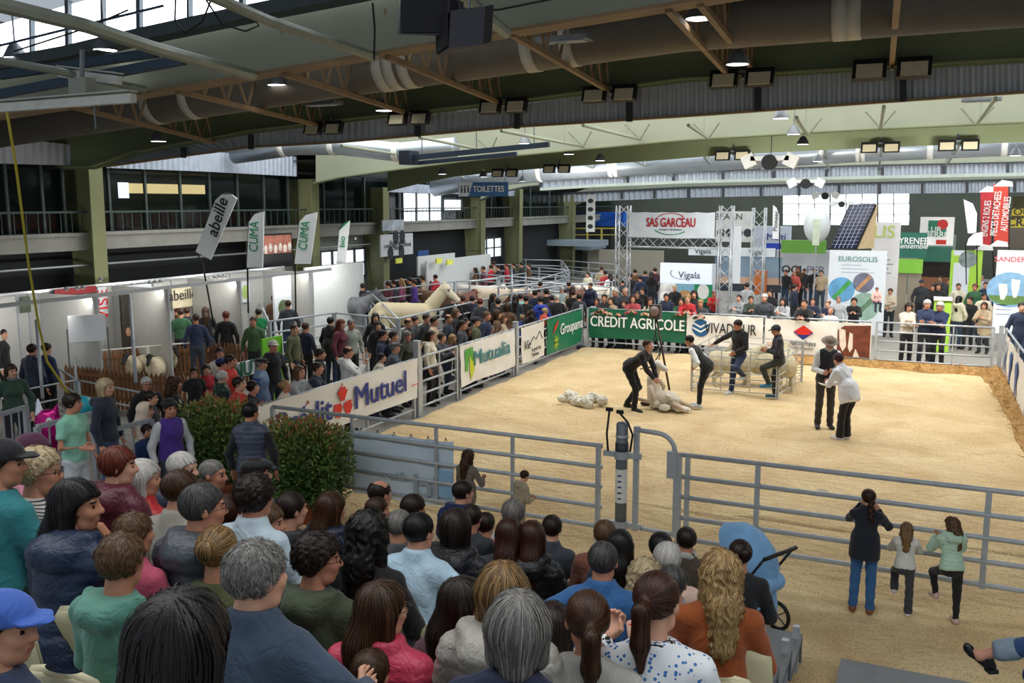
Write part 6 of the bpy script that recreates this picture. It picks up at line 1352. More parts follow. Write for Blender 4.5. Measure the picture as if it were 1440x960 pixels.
# ---------------------------------------------------------------- standing crowd
HN = dict(black='black', dark='dark', brown='brown', chestnut='chestnut', red='red-brown', auburn='auburn', lightbrown='light brown', blonde='blond', fair='fair', grey='grey', darkgrey='dark grey', white='white', high='streaked')
SN = dict(short='short', buzz='cropped', balding='receding', mid='', curly='curly', tousled='tousled', afro='curly', bun='tied', pony='ponytailed', bob='bobbed', long='long', longcurl='wavy', braid='braided', bald='no')
CW = dict(dgrey='dark grey', lgrey='light grey', sky='pale blue')
def crowd(region, rz, text_, lod='mid', group=None, snap=None):
    L = [l for l in text_.strip().split('\n')]; L.sort(key=lambda l: float(l.split()[0])); n = 0
    for l in L:
        a, _, lab = l.partition('|'); w = a.split(); px, py = float(w[0]), float(w[1]); hair, hc, col, kind = w[2:6]; pose = w[6] if len(w) > 6 and '=' not in w[6] else 'stand'; opt = dict(q.split('=') for q in w[6:] if '=' in q)
        s = float(opt.get('s', 1)) * (.97 + .07 * ((px * 7 + py * 3) % 10) / 10); J = POSES[pose]; gz_ = float(opt.get('gz', 0)); h = G(px, py, J['head'].z * s + gz_); r_ = R(rz) + R(float(opt.get('r', ((px * 13 + py * 7) % 40) - 20))); of = Matrix.Rotation(r_, 3, 'Z') @ J['head'] * s
        if snap is not None:                                  # leaning on a fence: the head is over the rail
            ax, v = snap; h = (PX if ax == 'x' else PY)(px, py, v + (.22 if 'lean' in pose else .6) * (-1 if ax == 'x' else 1)); s = h.z / J['head'].z
            if s > 1.1:
                s = 1.0 + .05 * ((px * 3) % 3 - 1); h = G(px, py, J['head'].z * s)
            of = Matrix.Rotation(r_, 3, 'Z') @ J['head'] * s
        hd = 'bald' if hair == 'bald' else (SN[hair] + ' ' + HN[hc]).strip() + ('-haired' if not HN[hc].endswith('haired') else '')
        if snap is None and h.x - of.x > XL - .28 and h.x < -7 and 11 < h.y < 27.2:
            h = PX(px, py, XL - .3 - (.22 if 'lean' in pose else .0) + of.x); s = min(max(h.z / J['head'].z, .6), 1.12); of = of * (s / 1.0) if False else Matrix.Rotation(r_, 3, 'Z') @ J['head'] * s
        lab = lab.strip() or '%s person in %s, %s %s' % (hd, CW.get(col, 'coloured' if col[0] == '#' else col) + ' ' + ('quilted jacket' if 'puffer' in kind else 'hooded top' if 'hood' in kind else 'coat' if 'coat' in kind else 'vest' if 'vest' in kind else 'sweater' if 'knit' in kind else 'top'), ORD[n], region)
        n += 1
        person(lab, (h.x - of.x, h.y - of.y, max(0, h.z - of.z) if snap else gz_), r_, pose, top=(CN.get(col, col), kind), legs=(opt.get('l', ['#23262e', '#2b3c56', '#1a1a1d', '#39424f'][int(px) % 4]), 'plain'), hair=(hair, hc), scale=s, lod=lod,
               fem=int(hair in FEMH), turn=float(opt.get('t', 0)), hat=(opt['hat'], opt.get('hc', '#20222a')) if 'hat' in opt else None, under=opt.get('u'), fat=float(opt.get('f', 1)), glasses='g' in opt, scarf=opt.get('sc'), nod=float(opt.get('n', 0)), group=group)
crowd('left', -60, """16 522 long brown #2f4a3c plain stand sc=#8a8d90 r=-60 t=20|woman in dark green with grey scarf standing in the left pens
46 492 short dark navy puffer stand r=60|person in navy jacket, back turned, beside the yellow strap
66 490 short dark #26345a plain stand r=60|taller person in dark blue, back turned, right of the yellow strap
73 448 short dark #d5d3cc plain+hood stand r=-40|young man in off-white hooded sweater with backpack straps
4 470 short dark black plain stand r=0|dark figure at the far left edge before the white booths
103 567 mid dark #8ecab2 tee stand2 r=-20 s=1.0 l=#c8cccf gz=.55|dark-haired boy in mint T-shirt and pale trousers by the balloon
149 545 bob fair #232b3a plain+hood stand r=-10 l=#3a5070 gz=.4|woman with ash-blond hair, navy jacket and teal backpack
206 540 short white black plain+collar stand r=-60 g=1|smiling white-haired man with glasses in black jacket
213 560 short dark dgrey plain stand r=0 s=.97|dark head behind the cream hood
206 578 short brown #dfc9b4 plain+hood stand hat=hood hc=#e0cdb8 r=10 s=.95|person in pale cream hood beside the beret man
207 606 mid dark #1f3566 plain stand r=-40 s=.8|child in dark blue jacket behind the right hand barrier
239 575 short darkgrey #4b2f8c vest stand u=#c9ccd0 hat=beret hc=#121214 r=-50 f=1.05|man in black beret and bright purple vest with grey sleeves
246 540 longcurl chestnut black plain stand r=30|woman with long wavy brown hair in black
273 524 mid dark black tee stand r=-70 s=.85 g=1|girl in black printed T-shirt by the wooden pen
290 520 braid dark #a8242c plain stand r=-60 s=.88|girl with dark braids in red top and black vest
309 497 pony dark #cfc8c0 plain stand r=-60|girl with tied dark hair behind the navy cap
312 512 short dark navy plain stand hat=cap hc=#1e2a5c r=20|person in navy blue cap beside the white-haired man
325 508 short dark #c8382c plain+hood stand r=-10|dark-haired man in red jacket beside the navy cap
313 530 short white #26382c puffer+vest stand u=#20302a r=40|white-haired man in dark green quilted vest, back turned
337 540 short dark #c4332c plain lean r=-10|young man in red jacket leaning over the ring fence
356 545 mid black #20242e plain lean r=0|black-haired person in dark jacket leaning at the near end of the fence
368 512 short grey #6d84a4 puffer+vest stand hat=flatcap hc=#15161a u=#2c4a86 r=-10|old man in black flat cap and blue-grey vest over blue shirt
384 487 short dark black plain+hood stand hat=cap hc=#b8b4aa r=-50|bearded man in pale cap and black coat
402 543 bun blonde #d8cdb8 plain lean r=-10 s=.9|girl with tied fair hair leaning over the long white banner
422 523 long lightbrown lgrey plain lean r=-30|woman with long light brown hair, white scarf and grey coat at the fence
447 518 short dark #2c3444 plain lean r=0|dark-haired man in dark grey jacket leaning low on the fence
451 498 short dark #2b2c30 plain+collar stand r=0|bearded dark-haired man in dark jacket behind the fence
490 495 balding dark #e2e2e0 plain+hood phone r=0 f=1.05|bald bearded man in white hoodie and black vest filming over the fence
537 503 short black cream plain lean2 r=0 s=.85|boy in cream sweater lying over the top rail of the fence
465 452 short black #141416 plain+coat stand r=60 f=1.12|tall broad man in long black coat, back turned
430 460 short brown #20263a plain stand r=60|man in dark navy jacket talking beside the black coat
414 463 buzz brown olive plain stand r=-20|man in olive jacket talking, left of the navy jacket
480 456 long red maroon plain stand r=-30|red-haired woman in maroon right of the black coat
494 456 short grey #8d9388 plain stand r=-60|grey-haired person in pale grey-green coat before the horse pen
528 447 long black black plain+hood stand r=-80|woman with long black hair and black jacket behind the cream horse
532 458 mid black black plain stand r=-80 s=.9|dark-haired teenager in front of the woman in black
539 472 short black #1e2844 plain+collar stand r=-10|black-haired man in dark blue blazer and white shirt
554 473 short dark navy plain stand r=-10|dark-haired man right of the blue blazer
556 489 short grey #4c555c plain lean hat=flatcap hc=#4b4a45 r=0|old man in grey flat cap bending over the fence""")
crowd('from left beside open fence', -80, """573 473 longcurl grey #3d4234 plain
589 486 longcurl chestnut dgrey plain lean s=.85
575 454 balding brown black plain
584 451 short dark dgrey plain
606 472 long dark cream plain+hood
611 452 short dark beige plain
600 448 short dark black plain
622 475 mid brown #3c4248 plain lean
637 476 long blonde #3a2a34 plain lean
631 448 balding dark #1f2638 plain
642 440 long lightbrown black plain
651 457 short dark dgrey plain
660 466 long brown #2c2622 plain lean
655 452 short dark olive plain s=.9
670 452 short dark olive plain stand hat=cap
685 444 short lightbrown navy plain
700 442 longcurl chestnut brown plain
708 448 longcurl lightbrown beige plain
692 463 short grey beige plain lean
668 470 mid chestnut black plain lean s=.9""")
crowd('from left in mid hall', 30, """637 420 short grey black plain
650 421 short brown black plain
664 421 short dark navy plain
675 425 mid red dgrey plain
694 418 long dark black plain stand r=-80
731 418 short dark #8cc4bc tee stand r=10 f=1.12
725 420 long dark dgrey plain
740 421 short black black plain
752 413 short dark navy plain
760 422 short dark #2040a0 plain+hood
768 411 short black black plain stand hat=cap
776 420 short dark dgrey plain+coat
783 419 short white black plain
790 407 short white #9fb4b4 plain
806 413 short brown black plain
814 418 short dark dgrey plain
735 447 short blonde #2d3f98 plain lean s=.8
744 442 mid lightbrown navy plain stand s=.85
748 440 long dark black plain stand s=.9
767 437 balding fair #c04a2c plain lean r=-70
792 430 mid white lgrey plain lean r=-80
700 425 short black black plain
713 432 bob brown brown plain
800 400 short brown dgrey plain
760 400 short dark dgrey plain
805 408 long brown beige plain""")
crowd('from left behind green banner', 180, """830 402 short dark navy puffer
826 386 short dark cream plain+hood
839 424 long brown lgrey plain lean
850 419 short dark dgrey plain lean
859 423 mid chestnut beige plain lean
865 411 short white dgrey plain
878 427 long brown dgrey plain lean s=.85
879 410 balding white dgrey plain
890 420 long chestnut #b04a50 plain lean
896 414 short brown black plain lean
903 409 short dark black plain
914 424 long chestnut cream plain lean t=40
937 418 short dark navy plain
949 405 buzz fair black plain stand t=60
958 424 short dark green plain lean
967 420 mid blonde red plain lean s=.9
976 414 long black black plain
985 427 mid blonde dgrey plain lean""", snap=('y', YF))
crowd('from left behind white banners', 180, """1004 413 balding dark #c41f22 plain lean2|bald man in bright red jacket leaning on the far fence, hands at his face
1039 419 short dark lgrey plain lean
1056 421 mid brown #39453a plain lean
1050 404 short dark lgrey plain+hood stand r=150
1075 419 short white dgrey plain+collar
1083 412 short dark black plain
1101 424 longcurl dark white knit lean
1131 427 short dark black plain lean
1143 424 short brown navy plain lean
1118 404 short dark navy plain stand r=120
1164 427 balding brown navy plain lean
1168 438 bald fair white plain stand s=.56
1179 421 short grey lgrey plain
1201 424 curly dark black plain lean""", snap=('y', YF))
crowd('from left at open fence end', 180, """1252 410 short brown #c9bda5 plain+collar hold t=-50|man in beige jacket carrying a small child at the far fence
1278 432 bob dark #cfc4b4 plain cross
1304 428 mid white #25304e plain cross
1322 431 bob white #1d2748 plain cross
1349 421 long black cream puffer+hood stand r=150
1364 422 short dark black plain stand t=-40
1384 430 bob chestnut beige plain+coat lean
1384 417 short dark cream plain
1425 421 short dark beige plain stand r=90
1437 432 short dark navy plain""", snap=('y', YF))
# child in the man's arms
cp_ = PY(1238, 407, YF + .8); person('small child in pink carried in the arms of the man in beige', (cp_.x - .1, cp_.y, cp_.z - .62), R(200), 'sit', top=('#d2a9a0', 'plain'), legs=('#2a3348', 'plain'), hair=('short', 'dark'), scale=.52, lod='mid')
crowd('from left before trade stands', 170, """1296 398 short dark dgrey plain stand hat=cap
1312 404 long dark black plain
1320 403 longcurl brown black plain
1335 396 mid dark dgrey plain
1345 389 short dark navy plain
1363 386 short dark black plain stand
1348 403 short dark cream plain+hood stand r=20
1360 396 longcurl brown teal plain
1371 404 mid red green plain
1386 401 short dark navy plain
1380 391 short grey lgrey plain
1105 383 short dark black plain
1117 384 balding brown #c4574c plain
1131 381 short dark dgrey plain
1145 381 short dark black plain
1155 384 short brown beige plain
1090 378 short dark navy plain
1122 378 mid brown brown plain
1098 372 short dark navy plain
1322 392 short dark dgrey plain""", lod='lo')
crowd('from left by lattice gate', 30, """886 388 short dark black plain
893 382 short dark brown plain
900 391 short dark #1c2740 plain
907 384 short brown navy plain
916 386 long dark black plain
921 380 short dark #4a2430 plain
851 384 short dark #a8343a plain
858 388 long dark white plain
846 378 short brown beige plain
866 390 short dark black plain
1050 402 short dark lgrey plain
875 396 short dark dgrey plain""", lod='lo')
crowd('from left in booth aisle', 40, """112 432 short white lgrey plain
125 436 long lightbrown beige plain
142 438 long brown brown plain
152 446 long dark black plain
218 434 longcurl black #c0286c plain stand r=150
247 436 short red brown plain
254 440 short brown #2f5a3c plain
263 438 short brown dgrey plain
275 448 short brown #27304e plain
289 438 long brown black plain
296 433 short dark dgrey plain
302 430 short dark teal plain
318 444 mid red black plain
356 452 short brown #3f5c38 plain stand r=160
363 440 short dark #1f8a50 plain
385 420 short dark brown plain
412 418 short brown dgrey plain
405 428 mid brown dgrey plain
443 410 short dark black plain
458 408 short dark dgrey plain
468 404 long brown maroon plain
476 402 short dark brown plain
487 400 short dark black plain
496 402 short dark navy plain
510 403 short dark black plain
425 408 short red red plain""", lod='lo')
crowd('from left beyond the horses', 100, """545 400 short dark maroon plain
553 398 short dark dgrey plain
564 396 long blonde #a05070 plain
575 394 short dark black plain
582 398 short brown purple plain
594 392 mid brown beige plain
603 388 short dark maroon plain
612 390 short dark red plain
622 386 short red red plain
634 384 short dark dgrey plain
645 382 short dark maroon plain
655 380 short dark black plain
668 380 long dark brown plain
679 378 short dark maroon plain
690 376 short dark red plain
700 376 short dark black plain
712 374 short red red plain
722 373 short dark dgrey plain
733 372 short dark black plain
743 374 short brown brown plain
628 378 short dark navy plain
650 374 short dark brown plain
672 373 short dark dgrey plain
694 371 short brown beige plain""", lod='lo')
# ---------------------------------------------------------------- trade stands and exhibition boards
def board(name, label, x0, y0, x1, y1, d, m, plane='Y', th=.06, cat='board', z0=None):
    """upright board facing the camera side: picture corners x0,y0 (top left) x1,y1 (bottom right) in the plane at d"""
    f_ = PY if plane == 'Y' else PX; a = f_(x0, y1, d); b = f_(x1, y1, d); t = f_((x0 + x1) / 2, y0, d); z_ = (a.z + b.z) / 2 if z0 is None else z0
    rz = 0 if plane == 'Y' else math.pi / 2; w = abs(b.x - a.x) if plane == 'Y' else abs(b.y - a.y); o = thing(name, label, cat, (a.x, a.y, z_), rz); h = t.z - z_
    MB().box((w / 2, th / 2, h / 2), (w, th, h)).build('panel', m, o); o['w'] = w; o['h'] = h; return o, w, h
def post2(o, w, h, z):
    for x in (.03, w - .03): MB().bar((x, .05, -z), (x, .05, h), .05).build('post', CHROME, o)
PW = mat('#d6dce3', .5, var=.03); 
def seg(o, polys, m, name='print', y=-.006): q = flat(o, polys, m, name, y); q['kind'] = 'stuff'; return q
def R4(x0, z0, x1, z1): return [(x0, z0), (x1, z0), (x1, z1), (x0, z1)]
def lines(o, x0, x1, z, n, dz, m, t=.03): seg(o, [R4(x0, z - i * dz, x0 + (x1 - x0) * (.6 + .4 * ((i * 7) % 5) / 4), z - i * dz + t) for i in range(n)], m, 'small_print')
# --- lattice gate
TY = 31.0
def truss(o, a, b, w, name='lattice_tower', m=CHROME):
    a = Vector(a); b = Vector(b); t = (b - a).normalized(); u = Vector((0, 1, 0)); v = t.cross(u); mb = MB(); C_ = [u * (i * w / 2) + v * (j * w / 2) for i, j in ((-1, -1), (-1, 1), (1, 1), (1, -1))]
    for c in C_: mb.tube([a + c, b + c], .028, 6)
    n = max(3, int((b - a).length / w))
    for i in range(n):
        p = a.lerp(b, i / n); q = a.lerp(b, (i + 1) / n)
        for k in range(4):
            c, d = C_[k], C_[(k + 1) % 4]; mb.tube([p + (c if i % 2 else d), q + (d if i % 2 else c)], .013, 4)
    r = mb.build(name, m, o, True); r['kind'] = 'stuff'; return r
g = thing('lattice_gate', 'aluminium lattice gate carrying the white banner with red lettering', 'gate', (0, 0, 0))
xa, xb = PY(877, 300, TY).x, PY(1022, 300, TY).x; zt = PY(877, 289, TY).z
for x in (xa, xb): truss(g, (x, TY, 0), (x, TY, zt), .40)
zb = PY(950, 341, TY).z; truss(g, (xa + .2, TY, zb), (xb - .2, TY, zb), .34, 'lattice_beam')
x0, x1 = PY(888, 318, TY).x, PY(1008, 318, TY).x; z0, z1 = PY(950, 334, TY).z, PY(950, 298, TY).z; w = x1 - x0
b = banner('gate_banner', 'white banner with red lettering and green swoosh across the lattice gate', (x0, TY - .32, z0), (1, 0, 0), w, z1 - z0, mat('#dde6ef', .5, var=.03), 0, seed=15)
text('SAS GARCEAU', .42, mat('#b5202e', .5, var=0), b, (w * .5, -.03, .50), FRONT, .02, fit=w * .57)
seg(b, ringp(w * .5, .50, .55, .04, R(40), R(140), k=.55), mat('#b5202e', .5, var=0), y=-.03); seg(b, ringp(w * .5, .42, .60, .05, R(210), R(320), k=.5), mat('#2f8f5a', .5, var=0), y=-.03); text('transport de bestiaux', .09, TK, b, (w * .5, -.03, .28), FRONT)
g2_ = thing('lattice_mast', 'second aluminium lattice mast right of the lattice gate', 'mast', (0, 0, 0)); x = PY(1068, 300, 34).x; truss(g2_, (x, 34, 0), (x, 34, PY(1068, 292, 34).z), .42)
# --- boards behind the gate
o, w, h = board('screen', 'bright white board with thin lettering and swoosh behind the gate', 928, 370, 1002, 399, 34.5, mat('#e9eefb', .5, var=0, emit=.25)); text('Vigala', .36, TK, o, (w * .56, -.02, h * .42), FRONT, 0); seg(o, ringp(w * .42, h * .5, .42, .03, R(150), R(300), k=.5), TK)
MB().box((w / 2, .2, -(o.location.z) / 2), (w, .1, o.location.z)).build('lower_panel', mat('#40545a', .7), o); MB().bar((w * 1.02, .0, -o.location.z), (w * 1.02, .0, h), .12).build('post', PW, o)
o, w, h = board('picture_board', 'strip of farm animal pictures below the bright white board', 928, 399, 1001, 424, 34.3, mat('#7fb0c8', .5, var=.1)); seg(o, [R4(0, 0, w * .3, h)], mat('#e8e8e4', .5, var=.5, vs=4)); seg(o, [R4(w * .66, 0, w, h), R4(w * .3, h * .0, w * .66, h * .35)], TG); seg(o, [circ(w * .83, h * .6, .22, k=1.3)], WHITE, y=-.01); seg(o, [circ(w * .48, h * .45, .25, k=.5)], mat('#b98d5c', .6), y=-.01)
o, w, h = board('header_board', 'long white fascia board with thin lettering right behind the gate', 968, 348, 1090, 360, 36, mat('#d3dbe0', .5, var=0)); text('Vigala', .28, TK, o, (w * .17, -.02, h * .5), FRONT); text('Vigala', .28, TK, o, (w * .8, -.02, h * .5), FRONT)
o, w, h = board('wall_mural', 'blue-grey stand wall printed with a hazy landscape right of the gate', 1004, 361, 1098, 410, 36.2, mat('#7f97ab', .6, var=.1, vs=.5)); seg(o, [R4(0, 0, w, h * .22)], mat('#2b3440', .6)); seg(o, [R4(0, h * .22, w, h * .42)], mat('#c7a58e', .6, var=.1)); MB().box((w * .72, -.3, h * .3), (.4, .4, .9)).build('orange_totem', mat('#b8652c', .6), o)
o, w, h = board('grey_banner', 'pale grey hanging banner with dark round emblems behind the gate', 1006, 297, 1056, 340, 36.5, mat('#b9bbb8', .6)); text('BEARN', .35, TK, o, (w * .35, -.02, h * .82), FRONT); seg(o, [circ(w * (.15 + .25 * i), h * .3, .16) for i in range(4)], TK)
o, w, h = board('white_panel', 'tall white leaning sign panel right of the gate tower', 1024, 318, 1040, 398, 32, PW)
# far booth blocks closing the back of the hall
for i, (x0, y0, x1, y1, d, c, l) in enumerate(((755, 345, 842, 380, 56, '#c9c4b2', 'cream booth wall below the far landing'), (842, 352, 930, 392, 54, '#a9a393', 'pale booth row seen through the lattice gate'), (640, 356, 760, 384, 50, '#d8dad6', 'white booth row at the end of the left wall'), (1090, 352, 1165, 400, 44, '#dcdfe4', 'white booth wall with coloured lettering left of the solar panel'), (1256, 330, 1340, 400, 50, '#6f7a70', 'grey-green booth wall behind the green trade stand'), (1060, 318, 1110, 352, 46, '#ccd4e2', 'pale booth fascia with blue lettering right of the lattice gate'), (1098, 338, 1160, 356, 40, '#69a03c', 'green roof edge of a booth left of the solar panel'), (1395, 300, 1450, 350, 46, '#4a4238', 'dark booth at the right edge behind the red flags'))):
    o, w, h = board('booth_wall', l, x0, y0, x1, y1, d, mat(c, .6, var=.08, vs=.8), th=.5, z0=0 if y1 > 370 else None, cat='booth')
    if i == 3:
        for k, (t, c2) in enumerate((('LOGI', '#26282c'), ('PER', '#8c8ea0'))): text(t, .5, mat(c2, .5, var=0), o, (w * (.25 + .5 * k), -.02, h * .62), FRONT, .02)
    if i == 0: seg(o, [R4(w * (.1 + .2 * k), .3, w * (.22 + .2 * k), h * .8) for k in range(4)], mat('#5f6258', .6), 'doorway')
    if i == 5: text('Multi', .45, TB, o, (w * .62, -.02, h * .55), FRONT, .01); seg(o, [R4(w * .35, 0, w * .95, h * .3)], mat('#2448c0', .5))
o, w, h = board('counter', 'long low booth counter roof of the left far stands', 765, 338, 840, 346, 50, mat('#8d9ba6', .6), th=2.0)
# --- solar stand
o, w, h = board('stand_wall', 'white stand wall with round field pictures under the solar panel', 1161, 352, 1241, 470, 32.5, PW, cat='stand'); text('EUROSOLIS', .24, mat('#5f8f86', .5, var=0), o, (w * .5, -.02, h * .895), FRONT, .01); lines(o, w * .22, w * .8, h * .82, 3, .12, mat('#9aa8b4', .6), .025)
for cx, cz, r, c, c2 in ((.24, .53, .42, '#5f9cc8', '#3f9a4c'), (.62, .62, .33, '#6b6c80', '#b98a5c'), (.66, .34, .46, '#8aa89a', '#5a7a60')):
    seg(o, [circ(w * cx, h * cz, r)], mat(c, .6, var=.3, vs=3), 'round_picture'); seg(o, [[(w * cx - r * .7, h * cz - r * .6), (w * cx - r * .45, h * cz - r * .8), (w * cx + r * .75, h * cz + r * .55), (w * cx + r * .5, h * cz + r * .8)]], mat(c2, .6, var=.3, vs=6), 'round_picture', y=-.01)
def quadpanel(name, label, pts, Ys, m, th=.05, cat='panel'):
    P = [PY(x, y, q) for (x, y), q in zip(pts, Ys)]; n = (P[1] - P[0]).cross(P[2] - P[0]).normalized(); o = thing(name, label, cat, P[0]); L = [p - P[0] for p in P]; MB().prism(L, n * th).build('sheet', m, o); return o, L, n
o, L, n = quadpanel('solar_panel', 'dark blue solar panel tilted on top of the white stand', [(1168, 350), (1203, 350), (1231, 288), (1196, 289)], (32.6, 32.6, 33.6, 33.6), mat('#12132e', .2, var=.35, vs=1.2, spec=.5))
if n.y > 0: n = -n
mb = MB(); lm = MB()
for i in range(1, 12): lm.bar(L[0].lerp(L[3], i / 12) + n * .06, L[1].lerp(L[2], i / 12) + n * .06, .010 if i != 6 else .05, .01)
for i in range(1, 6): lm.bar(L[0].lerp(L[1], i / 6) + n * .06, L[3].lerp(L[2], i / 6) + n * .06, .012, .01)
lm.build('grid_lines', mat('#aab0c8', .4), o)['kind'] = 'stuff'
for i in range(4): mb.bar(L[i], L[(i + 1) % 4], .07, .07)
mb.build('frame', mat('#1a1c22', .4, .4), o); MB().prism([L[1] + Vector((-.05, .15, 0)), L[2] + Vector((-.05, .12, 0)), (L[2].x - .1, 1.15, 0)], (.12, 0, 0)).build('stand', mat('#c8b088', .7), o)
o, w, h = board('stand_wall', 'tall white stand wall with large pale green letters', 1221, 312, 1260, 430, 36, mat('#e3e0e0', .5, var=.03), cat='stand'); text('LIS', .62, mat('#b9c96a', .5, var=0), o, (w * .42, -.02, h * .88), FRONT, .01); lines(o, w * .3, w * .8, h * .6, 5, .16, mat('#8c9096', .6), .04)
# --- green stands
o, w, h = board('green_sign', 'dark green sign with white lettering above the lime band', 1259, 327, 1302, 362, 38, mat('#1f6a58', .5, var=.03), cat='sign'); text('PYRENEES', .34, TW, o, (w * .56, -.02, h * .66), FRONT, .014, sx=.85); text('et ensemble', .28, TW, o, (w * .45, -.02, h * .46), FRONT, .01, .3, sx=.9)
o, w, h = board('lime_stand', 'lime green stand portal under the dark green sign', 1257, 364, 1297, 384, 38, mat('#86c440', .5, var=.03), cat='stand')
for x in (.04, w - .45): MB().box((x + .2, .3, -o.location.z / 2), (.45, .4, o.location.z)).build('side_panel', mat('#86c440' if x > 1 else '#9b8f7c', .5, var=.03), o)
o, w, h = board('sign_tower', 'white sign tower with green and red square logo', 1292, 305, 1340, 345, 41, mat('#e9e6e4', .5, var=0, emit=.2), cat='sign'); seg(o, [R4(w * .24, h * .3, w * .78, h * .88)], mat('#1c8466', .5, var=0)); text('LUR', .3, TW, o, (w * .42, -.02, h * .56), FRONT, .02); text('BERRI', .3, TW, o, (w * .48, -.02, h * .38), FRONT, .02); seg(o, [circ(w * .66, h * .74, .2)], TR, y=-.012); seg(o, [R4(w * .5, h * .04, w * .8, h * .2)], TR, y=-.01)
MB().box((w / 2, .1, -.35), (w, .3, .6)).build('fascia', mat('#2a6a58', .5), o)
MB().box((w / 2, 1.2, -1.8), (w, .3, 2.2)).build('back_panel', mat('#2a2420', .8), o); MB().box((w / 2, .9, -1.6), (w * .9, .3, .5)).build('shelf', mat('#8c5a3c', .7), o)
o, w, h = board('lime_stand', 'lime green stand wall with a white poster and grey round picture', 1332, 352, 1376, 440, 37, mat('#a2cf3e', .5, var=.03), cat='stand'); seg(o, [R4(w * .1, h * .3, w * .6, h * .8)], PW); seg(o, [circ(w * .54, h * .86, .3)], mat('#7d8a88', .6, var=.4, vs=5), y=-.012); seg(o, [R4(w * .08, h * .92, w * .42, h * 1.0)], PW)
o, w, h = board('lime_counter', 'lime and white counter where people gather at the right', 1313, 422, 1337, 440, 30.8, mat('#a2cf3e', .5), cat='counter', th=.7, z0=0); MB().box((w / 2, .3, h + .02), (w * 1.1, .8, .05)).build('worktop', WHITE, o)
o, w, h = board('stand_wall', 'white stand wall with round cow picture at the right edge', 1394, 352, 1470, 470, 31, mat('#e2e6ec', .5, var=.03), cat='stand'); text('SANDERS', .22, mat('#c85a62', .5, var=0), o, (w * .28, -.02, h * .89), FRONT, .012); seg(o, [circ(w * .28, h * .53, .62, k=.85)], mat('#7aa3c4', .6, var=.2)); seg(o, [[(w * .06, h * .60), (w * .22, h * .60), (w * .24, h * .50), (w * .19, h * .41), (w * .12, h * .41), (w * .09, h * .50)], [(w * .30, h * .66), (w * .46, h * .65), (w * .45, h * .54), (w * .41, h * .44), (w * .35, h * .44), (w * .31, h * .55)]], mat('#e2dcd0', .7, var=.1, vs=5), y=-.012); seg(o, [circ(w * .28, h * .46, .55, a0=math.pi, a1=6.28, k=.5)], mat('#5b7d3f', .6, var=.2), y=-.009); lines(o, w * .05, w * .4, h * .34, 3, .14, mat('#8fa0b0', .6))
# --- flags
def flag(label, pts, Y, m, pole=None, words=None, size=.3, tm=None, rot=0, wx=0, name='feather_flag', cuff=None, fit=None):
    P = [PY(x, y, Y) for x, y in pts]; o = thing(name, label, 'flag', (P[0].x, Y, 0)); L = [p - Vector((P[0].x, Y, 0)) for p in P]
    MB().prism(L, (0, .03, 0)).build('cloth', m, o)
    if cuff: MB().prism([L[i] + Vector((0, -.005, 0)) for i in cuff[0]], (0, .002, 0)).build('coloured_end', cuff[1], o)
    q = [Vector(PY(x, y, Y)) - Vector((P[0].x, Y, 0)) for x, y in (pole or [])]
    if q:
        MB().tube([(q[0].x, .03, max(0, min(q[0].z, 9)))] + [(v.x, .03, v.z) for v in q[1:]], .022, 6).build('pole', BLACK, o, True); MB().lathe([(.22, 0), (.2, .05), (.03, .07)], c=(q[0].x, .03, 0), n=12).build('base', STEELD, o)
    if words:
        c = sum(L, Vector()) / len(L); t = text(words, size, tm or TK, o, (c.x + wx, -.02, c.z), (R(90), 0, 0), .006, fit=fit)
        if name == 'banner_flag': seg(o, [[(c.x - .3, c.z + s_ * 1.02 - .1), (c.x + .3, c.z + s_ * 1.02 - .1), (c.x + .26, c.z + s_ * 1.02 + .06), (c.x - .05, c.z + s_ * 1.02 + .12)] for s_ in (-1, 1)], TW, 'car_emblem')
        t.rotation_euler = (Matrix.Rotation(R(-rot), 3, 'Y') @ Matrix.Rotation(R(90), 3, 'X')).to_euler()
    return o
FW = mat('#f4f7fa', .55, var=.05, vs=2)
GC = mat('#2f9a62', .5, var=0)
flag('white feather flag with black script tilted far to the right', [(275, 354), (296, 365), (333, 279), (325, 273), (312, 273), (303, 281)], 18.2, FW, [(300, 460), (284, 372), (275, 354), (303, 281), (315, 272), (326, 273)], 'abeille', .5, TK, 66, fit=1.0)
flag('white feather flag with green vertical letters beside the picture screen', [(347, 376), (369, 376), (371, 297), (358, 301), (350, 312)], 19.0, FW, [(348, 440), (347, 376), (349, 315), (357, 301), (370, 296)], 'CUMA', .4, GC, 85, -.02, fit=.78)
flag('white feather flag with green vertical letters in front of a green column', [(414, 371), (436, 371), (446, 298), (430, 302), (421, 312)], 20.5, FW, [(415, 440), (414, 371), (420, 315), (430, 301), (446, 298)], 'CUMA', .4, GC, 80, -.02, fit=.78)
flag('narrow white feather flag with green tip behind the horses', [(473, 375), (485, 375), (492, 310), (484, 314), (477, 324)], 26, FW, [(473, 430), (473, 375), (477, 322), (483, 313), (492, 310)], 'bio', .3, GC, 84, 0, cuff=([2, 3, 4], GC))
flag('white feather flag with green foot left of the white booths', [(1086, 336), (1095, 336), (1096, 302), (1092, 292), (1087, 288)], 34, FW, [(1096, 400), (1096, 340), (1096, 302), (1092, 291), (1086, 287)], 'Pioneer', .22, TK, 88, fit=.7)
flag('pale feather flag right of the white and green sign tower', [(1361, 328), (1373, 328), (1374, 300), (1368, 286), (1355, 280)], 36, FW, [(1374, 400), (1374, 330), (1374, 300), (1368, 285), (1355, 279)])
flag('rounded white flag in front of the lime green wall', [(1359, 345), (1382, 345), (1382, 326), (1370, 328), (1362, 335)], 35.5, FW, [(1359, 400), (1358, 345), (1362, 334), (1370, 328), (1382, 326)])
RF = mat('#c2222c', .5, var=.05)
